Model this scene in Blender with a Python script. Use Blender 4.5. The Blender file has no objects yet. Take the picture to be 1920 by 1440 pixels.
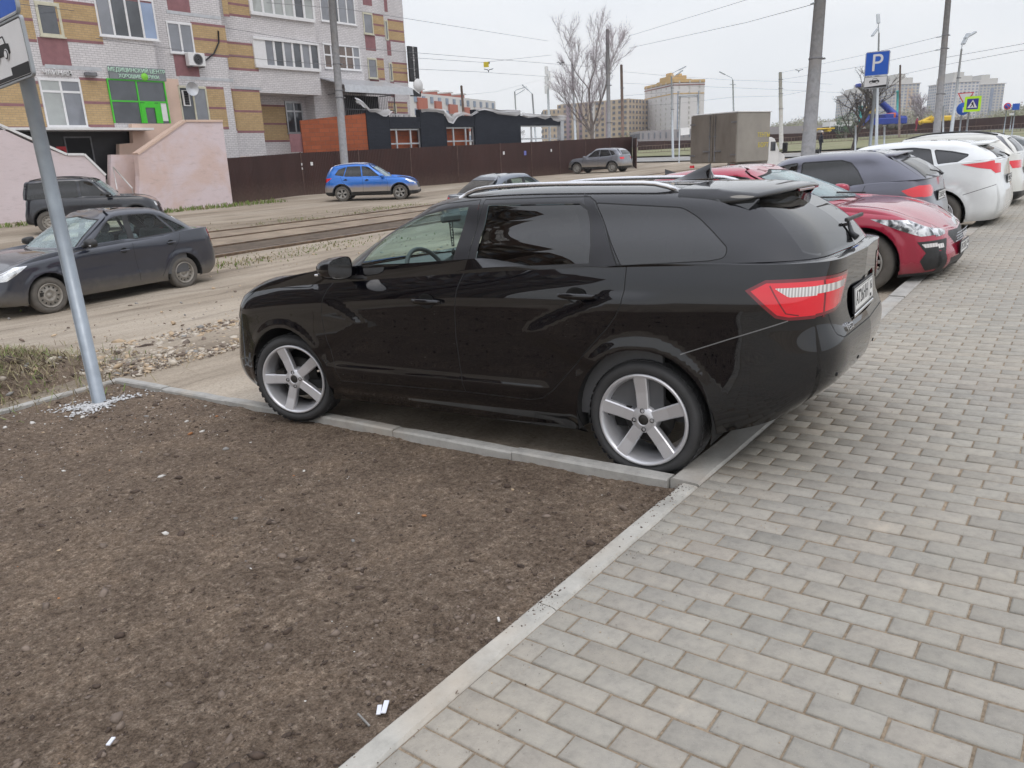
import bpy, math, random
import numpy as np
from mathutils import Vector, Matrix, noise as mnoise
from mathutils.geometry import delaunay_2d_cdt
random.seed(7)
RNG = np.random.default_rng(7)
SC = bpy.context.scene
COL = SC.collection
R_ = math.radians
# ------------------------------------------------------------------ camera
FPX = 1430.44                                   # focal length in pixels of the 1920 px wide photograph
CAM = np.array([-1.3949, 1.1856, 1.5969])
YAW, PITCH, ROLL = -0.9063, 0.2893, -0.0420
def cam_axes():
    fw = np.array([math.cos(YAW)*math.cos(PITCH), math.sin(YAW)*math.cos(PITCH), -math.sin(PITCH)])
    r0 = np.cross(fw, [0, 0, 1.0]); r0 /= np.linalg.norm(r0); u0 = np.cross(r0, fw)
    r = math.cos(ROLL)*r0 + math.sin(ROLL)*u0
    u = -math.sin(ROLL)*r0 + math.cos(ROLL)*u0
    return np.array([r, u, -fw])
CR = cam_axes()
cd = bpy.data.cameras.new('camera')
cam = bpy.data.objects.new('camera', cd); COL.objects.link(cam)
M4 = Matrix(((CR[0][0], CR[1][0], CR[2][0], CAM[0]), (CR[0][1], CR[1][1], CR[2][1], CAM[1]),
             (CR[0][2], CR[1][2], CR[2][2], CAM[2]), (0, 0, 0, 1)))
cam.matrix_world = M4
cd.sensor_width = 36.0; cd.lens = 36.0*FPX/1920; cd.clip_start = 0.05; cd.clip_end = 6000
SC.camera = cam
# ------------------------------------------------------------------ overcast sky and weak sun
SUN_EL, SUN_AZ = R_(52), R_(150)                # azimuth measured from +X, counter-clockwise
wd = bpy.data.worlds.new('World'); SC.world = wd; wd.use_nodes = True
nt = wd.node_tree; nt.nodes.clear()
def wn(t, **k):
    n = nt.nodes.new(t)
    for a, b in k.items(): setattr(n, a, b)
    return n
out = wn('ShaderNodeOutputWorld'); bg = wn('ShaderNodeBackground'); bg.inputs[1].default_value = 0.125
sky = wn('ShaderNodeTexSky', sky_type='NISHITA'); sky.sun_disc = False
sky.sun_elevation = SUN_EL; sky.sun_rotation = math.pi/2 - SUN_AZ
sky.air_density = 1.0; sky.dust_density = 3.0; sky.ozone_density = 1.0
tc = wn('ShaderNodeTexCoord'); mp = wn('ShaderNodeMapping'); mp.inputs['Scale'].default_value = (1, 1, 3.2)
nz = wn('ShaderNodeTexNoise'); nz.inputs['Scale'].default_value = 1.6; nz.inputs['Detail'].default_value = 6; nz.inputs['Roughness'].default_value = .52
nz.inputs['Distortion'].default_value = .3
cr = wn('ShaderNodeValToRGB')
cr.color_ramp.elements[0].position = .33; cr.color_ramp.elements[0].color = (8.4, 8.85, 9.4, 1)
cr.color_ramp.elements[1].position = .66; cr.color_ramp.elements[1].color = (10.2, 10.3, 10.4, 1)
mx = wn('ShaderNodeMix', data_type='RGBA'); mx.inputs[0].default_value = .90
L = nt.links.new
L(tc.outputs['Generated'], mp.inputs[0]); L(mp.outputs[0], nz.inputs['Vector']); L(nz.outputs[0], cr.inputs[0])
sx_ = wn('ShaderNodeSeparateXYZ'); L(tc.outputs['Generated'], sx_.inputs[0])
mr_ = wn('ShaderNodeMapRange'); mr_.inputs[1].default_value = .36; mr_.inputs[2].default_value = .95; L(sx_.outputs[2], mr_.inputs[0])
m2_ = wn('ShaderNodeMix', data_type='RGBA'); L(mr_.outputs[0], m2_.inputs[0]); L(cr.outputs[0], m2_.inputs[6]); m2_.inputs[7].default_value = (15.4, 15.9, 17.6, 1)
L(sky.outputs[0], mx.inputs[6]); L(m2_.outputs[2], mx.inputs[7]); L(mx.outputs[2], bg.inputs[0]); L(bg.outputs[0], out.inputs[0])
sd = bpy.data.lights.new('sun', 'SUN'); sd.energy = .8; sd.angle = R_(28); sd.color = (1, .94, .86)
sun = bpy.data.objects.new('sun', sd); COL.objects.link(sun)
sdir = Vector((math.cos(SUN_AZ)*math.cos(SUN_EL), math.sin(SUN_AZ)*math.cos(SUN_EL), math.sin(SUN_EL)))
sun.rotation_euler = sdir.to_track_quat('Z', 'Y').to_euler(); sun.location = (0, 0, 60)
SC.view_settings.view_transform = 'Standard'; SC.view_settings.look = 'None'
SC.view_settings.exposure = -0.22; SC.view_settings.gamma = 1.0; SC.view_settings.use_curve_mapping = False
# ------------------------------------------------------------------ pixel -> world helpers (photo pixels, 1920x1440)
def ray(px, py):
    d = np.array([(px-960)/FPX, -(py-720)/FPX, -1.0]) @ CR
    return d
def at(px, py, D):                               # point seen at a pixel, D metres along the view axis
    return CAM + ray(px, py)*D
def hit_plane(px, py, n, p0):
    d = ray(px, py); n = np.asarray(n, float)
    return CAM + d*(n @ (np.asarray(p0) - CAM))/(n @ d)
def pav(x, y): return -0.0548*x - 0.018*y
CARX, CARY, CYAW, CHZ, CPI, CRO = 0.4114, -2.9674, 0.0764, -0.053, -0.0419, 0.0142
def gcar(x, y):
    c, s = math.cos(CYAW), math.sin(CYAW)
    dx, dy = x-CARX, y-CARY
    return CHZ + (c*dx+s*dy)*math.tan(CPI) + (-s*dx+c*dy)*math.tan(CRO)
# ------------------------------------------------------------------ objects
def link(o, parent=None):
    COL.objects.link(o)
    if parent is not None: o.parent = parent
    return o
def tag(o, label=None, cat=None, group=None, kind=None):
    if label: o['label'] = label
    if cat: o['category'] = cat
    if group: o['group'] = group
    if kind: o['kind'] = kind
    return o
def empty(name, loc=(0, 0, 0), rz=0.0, parent=None):
    o = bpy.data.objects.new(name, None); o.empty_display_size = .2
    o.location = loc; o.rotation_euler = (0, 0, rz)
    return link(o, parent)
def copy_tree(o, parent=None):
    c = o.copy(); COL.objects.link(c); c.parent = parent
    for ch in list(o.children): copy_tree(ch, c)
    return c
def raw_mesh(name, V, F, mats, midx=None, parent=None, smooth=False, normals=None):
    me = bpy.data.meshes.new(name)
    V = np.asarray(V, float)
    if isinstance(F, np.ndarray):
        n, k = F.shape
        me.vertices.add(len(V)); me.vertices.foreach_set('co', V.ravel())
        me.loops.add(n*k); me.loops.foreach_set('vertex_index', F.astype(np.int32).ravel())
        me.polygons.add(n); me.polygons.foreach_set('loop_start', np.arange(0, n*k, k, dtype=np.int32))
        me.polygons.foreach_set('loop_total', np.full(n, k, np.int32))
    else:
        me.from_pydata(V.tolist(), [], F)
    for m in (mats if isinstance(mats, (list, tuple)) else [mats]): me.materials.append(m)
    if midx is not None: me.polygons.foreach_set('material_index', np.asarray(midx, np.int32))
    me.update(calc_edges=True)
    me.validate(clean_customdata=False)
    if smooth: me.polygons.foreach_set('use_smooth', np.ones(len(me.polygons), bool))
    if normals is not None and len(normals) == len(me.vertices):
        me.normals_split_custom_set_from_vertices([tuple(n) for n in normals])
    o = bpy.data.objects.new(name, me)
    return link(o, parent)
def _n(v):
    v = np.asarray(v, float); l = np.linalg.norm(v)
    return v/l if l > 0 else v
class MB:
    def __init__(s): s.v = []; s.f = []; s.m = []; s.sm = []
    def add(s, V, F, m=0, smooth=False):
        b = len(s.v); s.v += [tuple(map(float, p)) for p in V]
        for f in F: s.f.append([i+b for i in f]); s.m.append(m); s.sm.append(smooth)
        return s
    def box(s, c, d, m=0, ax=None, bevel=0.0):
        c = np.asarray(c, float); h = np.asarray(d, float)/2
        A = np.eye(3) if ax is None else np.asarray(ax, float)
        if bevel > 0:
            b = min(bevel, h.min()*.9); V = []; F = []
            idx = {}
            for sx in (-1, 1):
                for sy in (-1, 1):
                    for sz in (-1, 1):
                        for k in range(3):
                            e = h.copy(); e = e - b; e[k] = h[k]
                            idx[(sx, sy, sz, k)] = len(V); V.append(c + (np.array([sx, sy, sz])*e) @ A)
            S = (-1, 1)
            for sx in S: F.append([idx[(sx, a, b_, 0)] for a, b_ in ((-1, -1), (1, -1), (1, 1), (-1, 1))][::sx])
            for sy in S: F.append([idx[(a, sy, b_, 1)] for a, b_ in ((-1, -1), (1, -1), (1, 1), (-1, 1))][::-sy])
            for sz in S: F.append([idx[(a, b_, sz, 2)] for a, b_ in ((-1, -1), (1, -1), (1, 1), (-1, 1))][::sz])
            for a in S:
                for b_ in S:
                    F.append([idx[(a, b_, -1, 0)], idx[(a, b_, 1, 0)], idx[(a, b_, 1, 1)], idx[(a, b_, -1, 1)]][::a*b_])
                    F.append([idx[(a, -1, b_, 0)], idx[(a, 1, b_, 0)], idx[(a, 1, b_, 2)], idx[(a, -1, b_, 2)]][::-a*b_])
                    F.append([idx[(-1, a, b_, 1)], idx[(1, a, b_, 1)], idx[(1, a, b_, 2)], idx[(-1, a, b_, 2)]][::a*b_])
                    for c_ in S: F.append([idx[(a, b_, c_, 0)], idx[(a, b_, c_, 1)], idx[(a, b_, c_, 2)]][::a*b_*c_])
            return s.add(V, F, m)
        V = [c + (np.array(q)*h) @ A for q in ((-1,-1,-1),(1,-1,-1),(1,1,-1),(-1,1,-1),(-1,-1,1),(1,-1,1),(1,1,1),(-1,1,1))]
        return s.add(V, [[0,3,2,1],[4,5,6,7],[0,1,5,4],[1,2,6,5],[2,3,7,6],[3,0,4,7]], m)
    def tube(s, pts, r, m=0, n=8, cap=True, smooth=True):
        P = [np.asarray(p, float) for p in pts]; k = len(P)
        rr = [r]*k if np.isscalar(r) else list(r)
        V = []; up = None
        for i, p in enumerate(P):
            t = _n(P[min(i+1, k-1)] - P[max(i-1, 0)])
            if up is None:
                a = np.array([0, 0, 1.]) if abs(t[2]) < .9 else np.array([1., 0, 0])
                up = _n(np.cross(np.cross(t, a), t))
            else: up = _n(up - t*(up @ t))
            sd_ = np.cross(t, up)
            for j in range(n):
                w = 2*math.pi*j/n
                V.append(p + rr[i]*(math.cos(w)*up + math.sin(w)*sd_))
        F = []
        for i in range(k-1):
            for j in range(n):
                j2 = (j+1) % n
                F.append([i*n+j, (i+1)*n+j, (i+1)*n+j2, i*n+j2][::-1])
        s.add(V, F, m, smooth)
        if cap:
            b = len(s.v)-len(V)
            s.f.append([b+j for j in range(n)]); s.m.append(m); s.sm.append(False)
            s.f.append([b+(k-1)*n+j for j in range(n)][::-1]); s.m.append(m); s.sm.append(False)
        return s
    def lathe(s, prof, c=(0,0,0), ax=None, n=24, m=0, smooth=True, close=False):
        # prof: (radius, height along local z); ax rows: local x, y, z in world
        A = np.eye(3) if ax is None else np.asarray(ax, float); c = np.asarray(c, float)
        V = []; F = []; k = len(prof)
        for (r, h) in prof:
            for j in range(n):
                w = 2*math.pi*j/n
                V.append(c + np.array([r*math.cos(w), r*math.sin(w), h]) @ A)
        rng = range(k if close else k-1)
        for i in rng:
            i2 = (i+1) % k
            for j in range(n):
                j2 = (j+1) % n
                F.append([i*n+j, i*n+j2, i2*n+j2, i2*n+j])
        return s.add(V, F, m, smooth)
    def prism(s, poly, thick, o=(0,0,0), ax=None, m=0):
        # poly in local xy, extruded along local z from 0 to thick
        A = np.eye(3) if ax is None else np.asarray(ax, float); o = np.asarray(o, float)
        k = len(poly)
        V = [o + np.array([a, b, 0.]) @ A for a, b in poly] + [o + np.array([a, b, thick]) @ A for a, b in poly]
        F = [list(range(k))[::-1], [k+i for i in range(k)]] + [[i, (i+1) % k, k+(i+1) % k, k+i] for i in range(k)]
        return s.add(V, F, m)
    def quad(s, a, b, c, d, m=0): return s.add([a, b, c, d], [[0, 1, 2, 3]], m)
    def build(s, name, mats, parent=None):
        me = bpy.data.meshes.new(name); me.from_pydata(s.v, [], s.f)
        for m in (mats if isinstance(mats, (list, tuple)) else [mats]): me.materials.append(m)
        me.polygons.foreach_set('material_index', s.m)
        me.polygons.foreach_set('use_smooth', s.sm)
        me.update()
        return link(bpy.data.objects.new(name, me), parent)
# ------------------------------------------------------------------ materials
class NT:
    def __init__(s, name):
        s.mat = bpy.data.materials.new(name); s.mat.use_nodes = True; s.t = s.mat.node_tree; s.t.nodes.clear()
        s.out = s.n('ShaderNodeOutputMaterial'); s.b = s.n('ShaderNodeBsdfPrincipled'); s.l(s.b.outputs[0], s.out.inputs[0])
    def n(s, t, **k):
        n = s.t.nodes.new(t)
        for a, b in k.items():
            if a.startswith('i_'):
                key = a[2:]; key = int(key) if key.isdigit() else key.replace('_', ' ')
                n.inputs[key].default_value = b
            else: setattr(n, a, b)
        return n
    def l(s, a, b): s.t.links.new(a, b)
    def coord(s, kind='Object', scale=(1, 1, 1), rot=(0, 0, 0)):
        t = s.n('ShaderNodeTexCoord'); m = s.n('ShaderNodeMapping'); m.inputs['Scale'].default_value = scale; m.inputs['Rotation'].default_value = rot
        s.l(t.outputs[kind], m.inputs[0]); return m.outputs[0]
    def noise(s, vec, sc, det=4, rough=.55, dist=0.):
        n = s.n('ShaderNodeTexNoise'); n.inputs['Scale'].default_value = sc; n.inputs['Detail'].default_value = det
        n.inputs['Roughness'].default_value = rough; n.inputs['Distortion'].default_value = dist
        s.l(vec, n.inputs['Vector']); return n.outputs[0]
    def ramp(s, fac, stops, interp='LINEAR'):
        r = s.n('ShaderNodeValToRGB'); e = r.color_ramp.elements; r.color_ramp.interpolation = interp
        while len(e) < len(stops): e.new(.5)
        for k, (p, c) in enumerate(stops):
            e[k].position = p; e[k].color = (c[0], c[1], c[2], 1) if not np.isscalar(c) else (c, c, c, 1)
        s.l(fac, r.inputs[0]); return r.outputs[0]
    def mix(s, fac, a, b, mode='MIX'):
        m = s.n('ShaderNodeMix', data_type='RGBA'); m.blend_type = mode
        for v, i in ((fac, 0), (a, 6), (b, 7)):
            if hasattr(v, 'is_linked') or isinstance(v, bpy.types.NodeSocket): s.l(v, m.inputs[i])
            elif np.isscalar(v): m.inputs[i].default_value = v if i == 0 else (v, v, v, 1)
            else: m.inputs[i].default_value = (v[0], v[1], v[2], 1)
        return m.outputs[2]
    def math(s, op, a, b=None):
        m = s.n('ShaderNodeMath', operation=op)
        for v, i in ((a, 0), (b, 1)):
            if v is None: continue
            if isinstance(v, bpy.types.NodeSocket): s.l(v, m.inputs[i])
            else: m.inputs[i].default_value = v
        return m.outputs[0]
    def bump(s, h, strength=.5, dist=.01, prev=None):
        b = s.n('ShaderNodeBump'); b.inputs['Strength'].default_value = strength; b.inputs['Distance'].default_value = dist
        s.l(h, b.inputs['Height'])
        if prev is not None: s.l(prev, b.inputs['Normal'])
        s.l(b.outputs[0], s.b.inputs['Normal']); return b.outputs[0]
    def set(s, **k):
        for a, v in k.items():
            i = s.b.inputs[a.replace('_', ' ')]
            if isinstance(v, bpy.types.NodeSocket): s.l(v, i)
            elif isinstance(v, (tuple, list)) and len(v) == 3: i.default_value = (*v, 1)
            else: i.default_value = v
        return s
def simple(name, col, rough=.6, metal=0., var=.12, sc=6., bump=0., bsc=40., spec=.5, coat=0., coord='Object'):
    t = NT(name); v = t.coord(coord)
    if var > 0:
        n = t.noise(v, sc, 5)
        c = t.ramp(n, [(.3, tuple(x*(1-var) for x in col)), (.7, tuple(min(1, x*(1+var)) for x in col))])
        t.set(Base_Color=c)
        t.set(Roughness=t.ramp(t.noise(v, sc*2.3, 3), [(.3, max(.02, rough-.06)), (.7, min(1, rough+.06))]))
    else: t.set(Base_Color=col, Roughness=rough)
    t.set(Metallic=metal, Specular_IOR_Level=spec)
    if coat: t.set(Coat_Weight=coat, Coat_Roughness=.03)
    if bump: t.bump(t.noise(v, bsc, 5), bump, .01)
    return t.mat
# ------------------------------------------------------------------ terrain height: thin plate through surveyed points
TP = []
for x_ in (-2, .4, 2.5, 5):
    for y_ in (-14, -10.5, -7, -3.2): TP.append((x_, y_, gcar(x_, y_) if y_ > -5 else pav(x_, y_)-.10))
TP += [(11.95, -3.94, -.51), (12.24, -6.42, -.51), (22.5, -8.0, -.12), (24.0, -23.6, -.06), (26, -22, -.02), (27.8, -45.7, .30), (26.9, -49, .34), (35.3, -22.5, .07),
       (28, -52.2, .45), (19.6, -70.8, .70), (9, 3, -.45), (16, 8, -.6), (4, -22, -.02), (10.5, -14.5, -.40), (14, -34, .25), (5, -40, .45), (-4, -60, 1.0), (15, -110, 2.0), (-25, -150, 3.0),
       (50, -100, 1.5), (60, -50, .8), (60, -5, .2), (40, 20, -.3), (-60, -60, 2.2), (-20, -20, 1.0), (120, -120, 2.2), (-20, 20, .6)]
TP = np.array(TP)
def _tps():
    P = TP[:, :2]; d = np.linalg.norm(P[:, None]-P[None], axis=2); n = len(P)
    A = np.zeros((n+3, n+3)); A[:n, :n] = d+np.eye(n)*-.0; A[:n, n] = 1; A[:n, n+1:] = P; A[n, :n] = 1; A[n+1:, :n] = P.T
    return np.linalg.solve(A, np.concatenate([TP[:, 2], [0, 0, 0]]))
TW = _tps()
def terr(x, y):
    x = np.asarray(x, float); y = np.asarray(y, float); sh = np.broadcast(x, y).shape
    q = np.stack([np.broadcast_to(x, sh).ravel(), np.broadcast_to(y, sh).ravel()], 1)
    r = np.linalg.norm(q, axis=1); q2 = q*np.minimum(1, 190/np.maximum(r, 1e-6))[:, None]
    d = np.linalg.norm(q2[:, None]-TP[None, :, :2], axis=2)
    z = d @ TW[:-3] + TW[-3] + q2 @ TW[-2:]
    z = np.clip(z, -1.2, 4.5)
    return z.reshape(sh) if sh else float(z[0])
def gp(px, py, dz=0.):                            # point of the ground seen at a pixel
    lo = None; prev = .8
    for D in np.geomspace(1.5, 900, 240):
        p = at(px, py, D)
        if p[2] < terr(p[0], p[1])+dz: lo = prev; hi = D; break
        prev = D
    if lo is None: return None
    for _ in range(30):
        m = (lo+hi)/2; p = at(px, py, m)
        if p[2] < terr(p[0], p[1])+dz: hi = m
        else: lo = m
    return at(px, py, lo)
def dep(p): return float(-(CR[2] @ (np.asarray(p)-CAM)))
# ------------------------------------------------------------------ materials shared by the cars
def paint(name, col, metal=0., rough=.25, coat=1., flake=0., dust=None, spec=.5, cior=1.5):
    t = NT(name); v = t.coord('Object')
    base = col
    n = t.noise(v, 3, 4)
    c = t.ramp(n, [(.3, tuple(x*.94 for x in col)), (.7, tuple(min(1, x*1.05) for x in col))])
    r = t.math('MULTIPLY', t.noise(v, 14, 4), .0); r = t.math('ADD', r, rough)
    if dust:                                   # (colour, height under which dried mud sits, softness, strength)
        dc, h0, soft, st = dust
        sp = t.n('ShaderNodeSeparateXYZ'); t.l(v, sp.inputs[0])
        nn = t.noise(v, 5, 6, .65)
        hh = t.math('ADD', sp.outputs[2], t.math('MULTIPLY', t.math('SUBTRACT', nn, .5), soft*1.6))
        m = t.n('ShaderNodeMapRange'); m.inputs[1].default_value = h0+soft; m.inputs[2].default_value = h0-soft
        m.inputs[3].default_value = 0; m.inputs[4].default_value = st; t.l(hh, m.inputs[0])
        c = t.mix(m.outputs[0], c, dc)
        r = t.math('ADD', r, t.math('MULTIPLY', m.outputs[0], .6))
        t.set(Coat_Weight=t.math('MULTIPLY', t.math('SUBTRACT', 1.0, m.outputs[0]), coat))
    else: t.set(Coat_Weight=coat)
    t.set(Base_Color=c, Roughness=r, Metallic=metal, Coat_Roughness=.015, Specular_IOR_Level=spec, Coat_IOR=cior)
    return t.mat
def glassmat(name, tint, refl=1.0, rough=0.0, dust_sheen=0., ior=1.62, sc_=(.5, .48, .44)):
    t = NT(name); t.t.nodes.remove(t.b)
    tr = t.n('ShaderNodeBsdfTransparent'); tr.inputs[0].default_value = (*tint, 1)
    gl = t.n('ShaderNodeBsdfGlossy'); gl.inputs[0].default_value = (refl, refl, refl, 1); gl.inputs['Roughness'].default_value = rough
    fr = t.n('ShaderNodeFresnel'); ge = t.n('ShaderNodeNewGeometry')
    t.l(t.math('ADD', t.math('MULTIPLY', ge.outputs['Backfacing'], 1/ior-ior), ior), fr.inputs[0])
    ms = t.n('ShaderNodeMixShader'); t.l(fr.outputs[0], ms.inputs[0]); t.l(tr.outputs[0], ms.inputs[1]); t.l(gl.outputs[0], ms.inputs[2])
    last = ms.outputs[0]
    if dust_sheen:  # diffuse layer: dust film; on windshields it also carries painted sky reflection
        df = t.n('ShaderNodeBsdfDiffuse'); df.inputs[0].default_value = (*sc_, 1)
        m2 = t.n('ShaderNodeMixShader'); n = t.ramp(t.noise(t.coord('Object'), 4, 5), [(.3, dust_sheen*.5), (.75, dust_sheen*1.4)])
        t.l(n, m2.inputs[0]); t.l(last, m2.inputs[1]); t.l(df.outputs[0], m2.inputs[2]); last = m2.outputs[0]
    t.l(last, t.out.inputs[0])
    return t.mat
M = {}
M['seam'] = simple('panel_gap', (.006, .006, .006), .7, var=0)
M['blkplastic'] = simple('black_plastic', (.022, .022, .023), .45, var=.15, sc=20, bump=.1, bsc=300)
M['gloss_black'] = paint('gloss_black_trim', (.008, .008, .009), rough=.12)
M['satin_trim'] = simple('satin_pillar_film', (.02, .02, .023), .38, var=.08)
M['chrome'] = simple('chrome', (.75, .75, .76), .12, metal=1., var=.03)
M['silver_rail'] = simple('silver_rail', (.68, .68, .69), .25, metal=.9, var=.03)
M['glass_clear'] = glassmat('clear_car_glass', (.86, .98, .95), dust_sheen=.02, ior=1.32)
M['glass_ws'] = glassmat('windshield_glass', (.70, .86, .84), dust_sheen=.30, ior=1.7, sc_=(.55, .70, .72))  # light dust plus sky reflection painted in as pale turquoise diffuse
M['glass_ws2'] = glassmat('clean_windshield_glass', (.80, .97, .94), dust_sheen=.07, ior=1.5, sc_=(.5, .72, .70))  # faint turquoise diffuse paints in the sky glare off the hood
M['glass_tint'] = glassmat('privacy_glass', (.02, .02, .022), ior=1.78)
M['glass_tint_dusty'] = glassmat('dusty_dark_glass', (.05, .05, .05), dust_sheen=.10)
M['lens_red'] = NT('red_lamp_lens').set(Base_Color=(.74, .006, .022), Roughness=.08, Coat_Weight=1., Specular_IOR_Level=.6, Emission_Color=(0, 0, 0)).mat
M['lens_dark_red'] = NT('dark_red_lamp_lens').set(Base_Color=(.16, .004, .012), Roughness=.1, Coat_Weight=1.).mat
def _ribbed():
    t = NT('ribbed_clear_lens'); v = t.coord('Object')
    w = t.n('ShaderNodeTexWave', bands_direction='X'); w.inputs['Scale'].default_value = 26; w.inputs['Distortion'].default_value = .4; t.l(v, w.inputs['Vector'])
    t.set(Base_Color=t.ramp(w.outputs[1], [(.2, (.40, .37, .36)), (.8, (.74, .72, .70))]), Roughness=.15, Coat_Weight=1.)
    return t.mat
M['lens_clear'] = _ribbed()
M['lamp_chrome'] = simple('lamp_reflector', (.78, .79, .8), .18, metal=.8, var=.2, sc=14)
def _lamp():
    t = NT('headlamp_inside'); v = t.coord('Object'); n = t.noise(v, 13, 3, .5, .8)
    t.set(Base_Color=t.ramp(n, [(.40, (.06, .065, .07)), (.50, (.42, .43, .45)), (.60, (.82, .83, .84))]), Roughness=.12, Metallic=.5, Coat_Weight=1.); return t.mat
M['lamp_dark'] = _lamp()
M['lamp_glass'] = glassmat('lamp_cover_glass', (.93, .95, .96))
def _tyre(name, col):
    t = NT(name); v = t.coord('Object'); n = t.noise(v, 9, 5)
    t.set(Base_Color=t.ramp(n, [(.3, tuple(x*.8 for x in col)), (.7, tuple(x*1.2 for x in col))]), Roughness=.72)
    t.bump(t.noise(v, 120, 2), .15, .004); return t.mat
M['tyre'] = _tyre('tyre_rubber', (.040, .040, .041))
M['tyre_dusty'] = _tyre('dusty_tyre_rubber', (.11, .10, .088))
M['alloy'] = simple('silver_alloy', (.62, .62, .64), .36, metal=.55, var=.03, sc=3)
M['alloy_dusty'] = simple('dusty_alloy', (.33, .32, .30), .5, metal=.4, var=.2, sc=12)
M['steel_rim'] = simple('dusty_steel_rim', (.30, .28, .25), .55, metal=.3, var=.25, sc=16)
M['brake'] = simple('brake_iron', (.05, .048, .045), .5, metal=.7, var=.3)
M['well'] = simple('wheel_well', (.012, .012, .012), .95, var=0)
M['cloth'] = simple('seat_cloth', (.09, .09, .10), .9, var=.2, sc=30)
M['cloth_grey'] = simple('grey_seat_cloth', (.16, .17, .19), .9, var=.2, sc=30)
M['dash'] = simple('dashboard_plastic', (.085, .086, .09), .6, var=.15)
M['white_plate'] = simple('plate_white', (.72, .72, .70), .4, var=.06)
M['ink'] = simple('black_ink', (.012, .012, .014), .5, var=0)
# ------------------------------------------------------------------ spline net
def spline(tk, Y, t):
    tk = np.asarray(tk, float); Y = np.asarray(Y, float); n = len(tk); h = np.diff(tk)
    A = np.zeros((n, n)); B = np.zeros_like(Y)
    A[0, 0] = A[-1, -1] = 1
    for i in range(1, n-1):
        A[i, i-1] = h[i-1]; A[i, i] = 2*(h[i-1]+h[i]); A[i, i+1] = h[i]
        B[i] = 6*((Y[i+1]-Y[i])/h[i] - (Y[i]-Y[i-1])/h[i-1])
    Mm = np.linalg.solve(A, B.reshape(n, -1)).reshape(Y.shape)
    t = np.asarray(t, float); k = np.clip(np.searchsorted(tk, t, 'right')-1, 0, n-2)
    sh = (len(t),)+(1,)*(Y.ndim-1)
    a = ((tk[k+1]-t)/h[k]).reshape(sh); b = ((t-tk[k])/h[k]).reshape(sh); hk = h[k].reshape(sh)
    return a*Y[k]+b*Y[k+1]+((a**3-a)*Mm[k]+(b**3-b)*Mm[k+1])*hk**2/6
def pl(pts, x):
    p = sorted(pts); return np.interp(x, [a for a, _ in p], [b for _, b in p])
def smooth_pl(pts, x):
    p = sorted(pts); xs = [a for a, _ in p]; ys = [b for _, b in p]
    if len(p) < 3: return np.interp(x, xs, ys)
    return spline(xs, np.array(ys), np.clip(np.atleast_1d(x), xs[0], xs[-1]))
class Patch:
    def __init__(s, net, NU, NV, ut, vt, ucr, ucf):
        # net (rows, cols, 3)
        uu = np.linspace(0, 1, NU); vv = np.linspace(0, 1, NV)
        g = spline(vt, net, vv)                       # NV, cols, 3
        g = np.swapaxes(spline(ut, np.swapaxes(g, 0, 1), uu), 0, 1)   # NV, NU, 3
        s.P = g; s.uu, s.vv = uu, vv; s.NU, s.NV = NU, NV; s.ucr, s.ucf = ucr, ucf
        s.Lu = np.linalg.norm(np.diff(g[NV//2], axis=0), axis=1).sum()
        s.Lv = np.linalg.norm(np.diff(g[:, NU//2], axis=0), axis=1).sum()
        s.finish()
    def finish(s):
        du = np.gradient(s.P, s.uu, axis=1); dv = np.gradient(s.P, s.vv, axis=0)
        s.du, s.dv = du, dv
        n = np.cross(du, dv); l = np.linalg.norm(n, axis=2, keepdims=True); n = n/np.maximum(l, 1e-12)
        j = s.NU//2
        s.sign = 1 if n[s.NV//2, j, 1] > 0 else -1
        s.N = n*s.sign
    def ev(s, A, u, v):
        fu = np.clip(u, 0, 1)*(s.NU-1); fv = np.clip(v, 0, 1)*(s.NV-1)
        i = np.minimum(fu.astype(int), s.NU-2); j = np.minimum(fv.astype(int), s.NV-2)
        a = (fu-i)[:, None]; b = (fv-j)[:, None]
        return (A[j, i]*(1-a)+A[j, i+1]*a)*(1-b)+(A[j+1, i]*(1-a)+A[j+1, i+1]*a)*b
    def mask(s, kind, u, tol=0.):
        if kind == 's': return (u >= s.ucr-1e-6-tol) & (u <= s.ucf+1e-6+tol)
        if kind == 'e': return u <= s.ucr+1e-6+tol
        if kind == 'f': return u >= s.ucf-1e-6-tol
        return np.ones_like(u, bool)
    def inv(s, kind, Q):
        ax = {'s': (0, 2), 'e': (1, 2), 'f': (1, 2), 't': (0, 1)}[kind]
        UU, VV = np.meshgrid(s.uu, s.vv); m = s.mask(kind, UU, .02).ravel()
        pts = s.P[:, :, ax].reshape(-1, 2)[m]; U = UU.ravel()[m]; V = VV.ravel()[m]
        du = s.du[:, :, ax]; dv = s.dv[:, :, ax]
        res = []
        for q in Q:
            k = np.argmin(((pts-q)**2).sum(1)); u, v = np.array([U[k]]), np.array([V[k]])
            for _ in range(3):
                p = s.ev(s.P, u, v)[0, list(ax)]; a = s.ev(du, u, v)[0]; b = s.ev(dv, u, v)[0]
                J = np.array([a, b]).T; d = np.linalg.det(J)
                if abs(d) < 1e-6: break
                st = np.linalg.solve(J, q-p); st = np.clip(st, -.02, .02)
                u = np.clip(u+st[0], 0, 1); v = np.clip(v+st[1], 0, 1)
            p = s.ev(s.P, u, v)[0, list(ax)]
            ok = np.hypot(*(p-q)) < .006 and bool(s.mask(kind, u, .02)[0])
            res.append((u[0], v[0]) if ok else None)
        return res
def inpoly(P, poly):
    x, y = P[:, 0], P[:, 1]; r = np.zeros(len(P), bool); n = len(poly)
    for i in range(n):
        x0, y0 = poly[i]; x1, y1 = poly[(i+1) % n]
        if y0 == y1: continue
        c = ((y0 > y) != (y1 > y)) & (x < (x1-x0)*(y-y0)/(y1-y0)+x0)
        r ^= c
    return r
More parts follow.
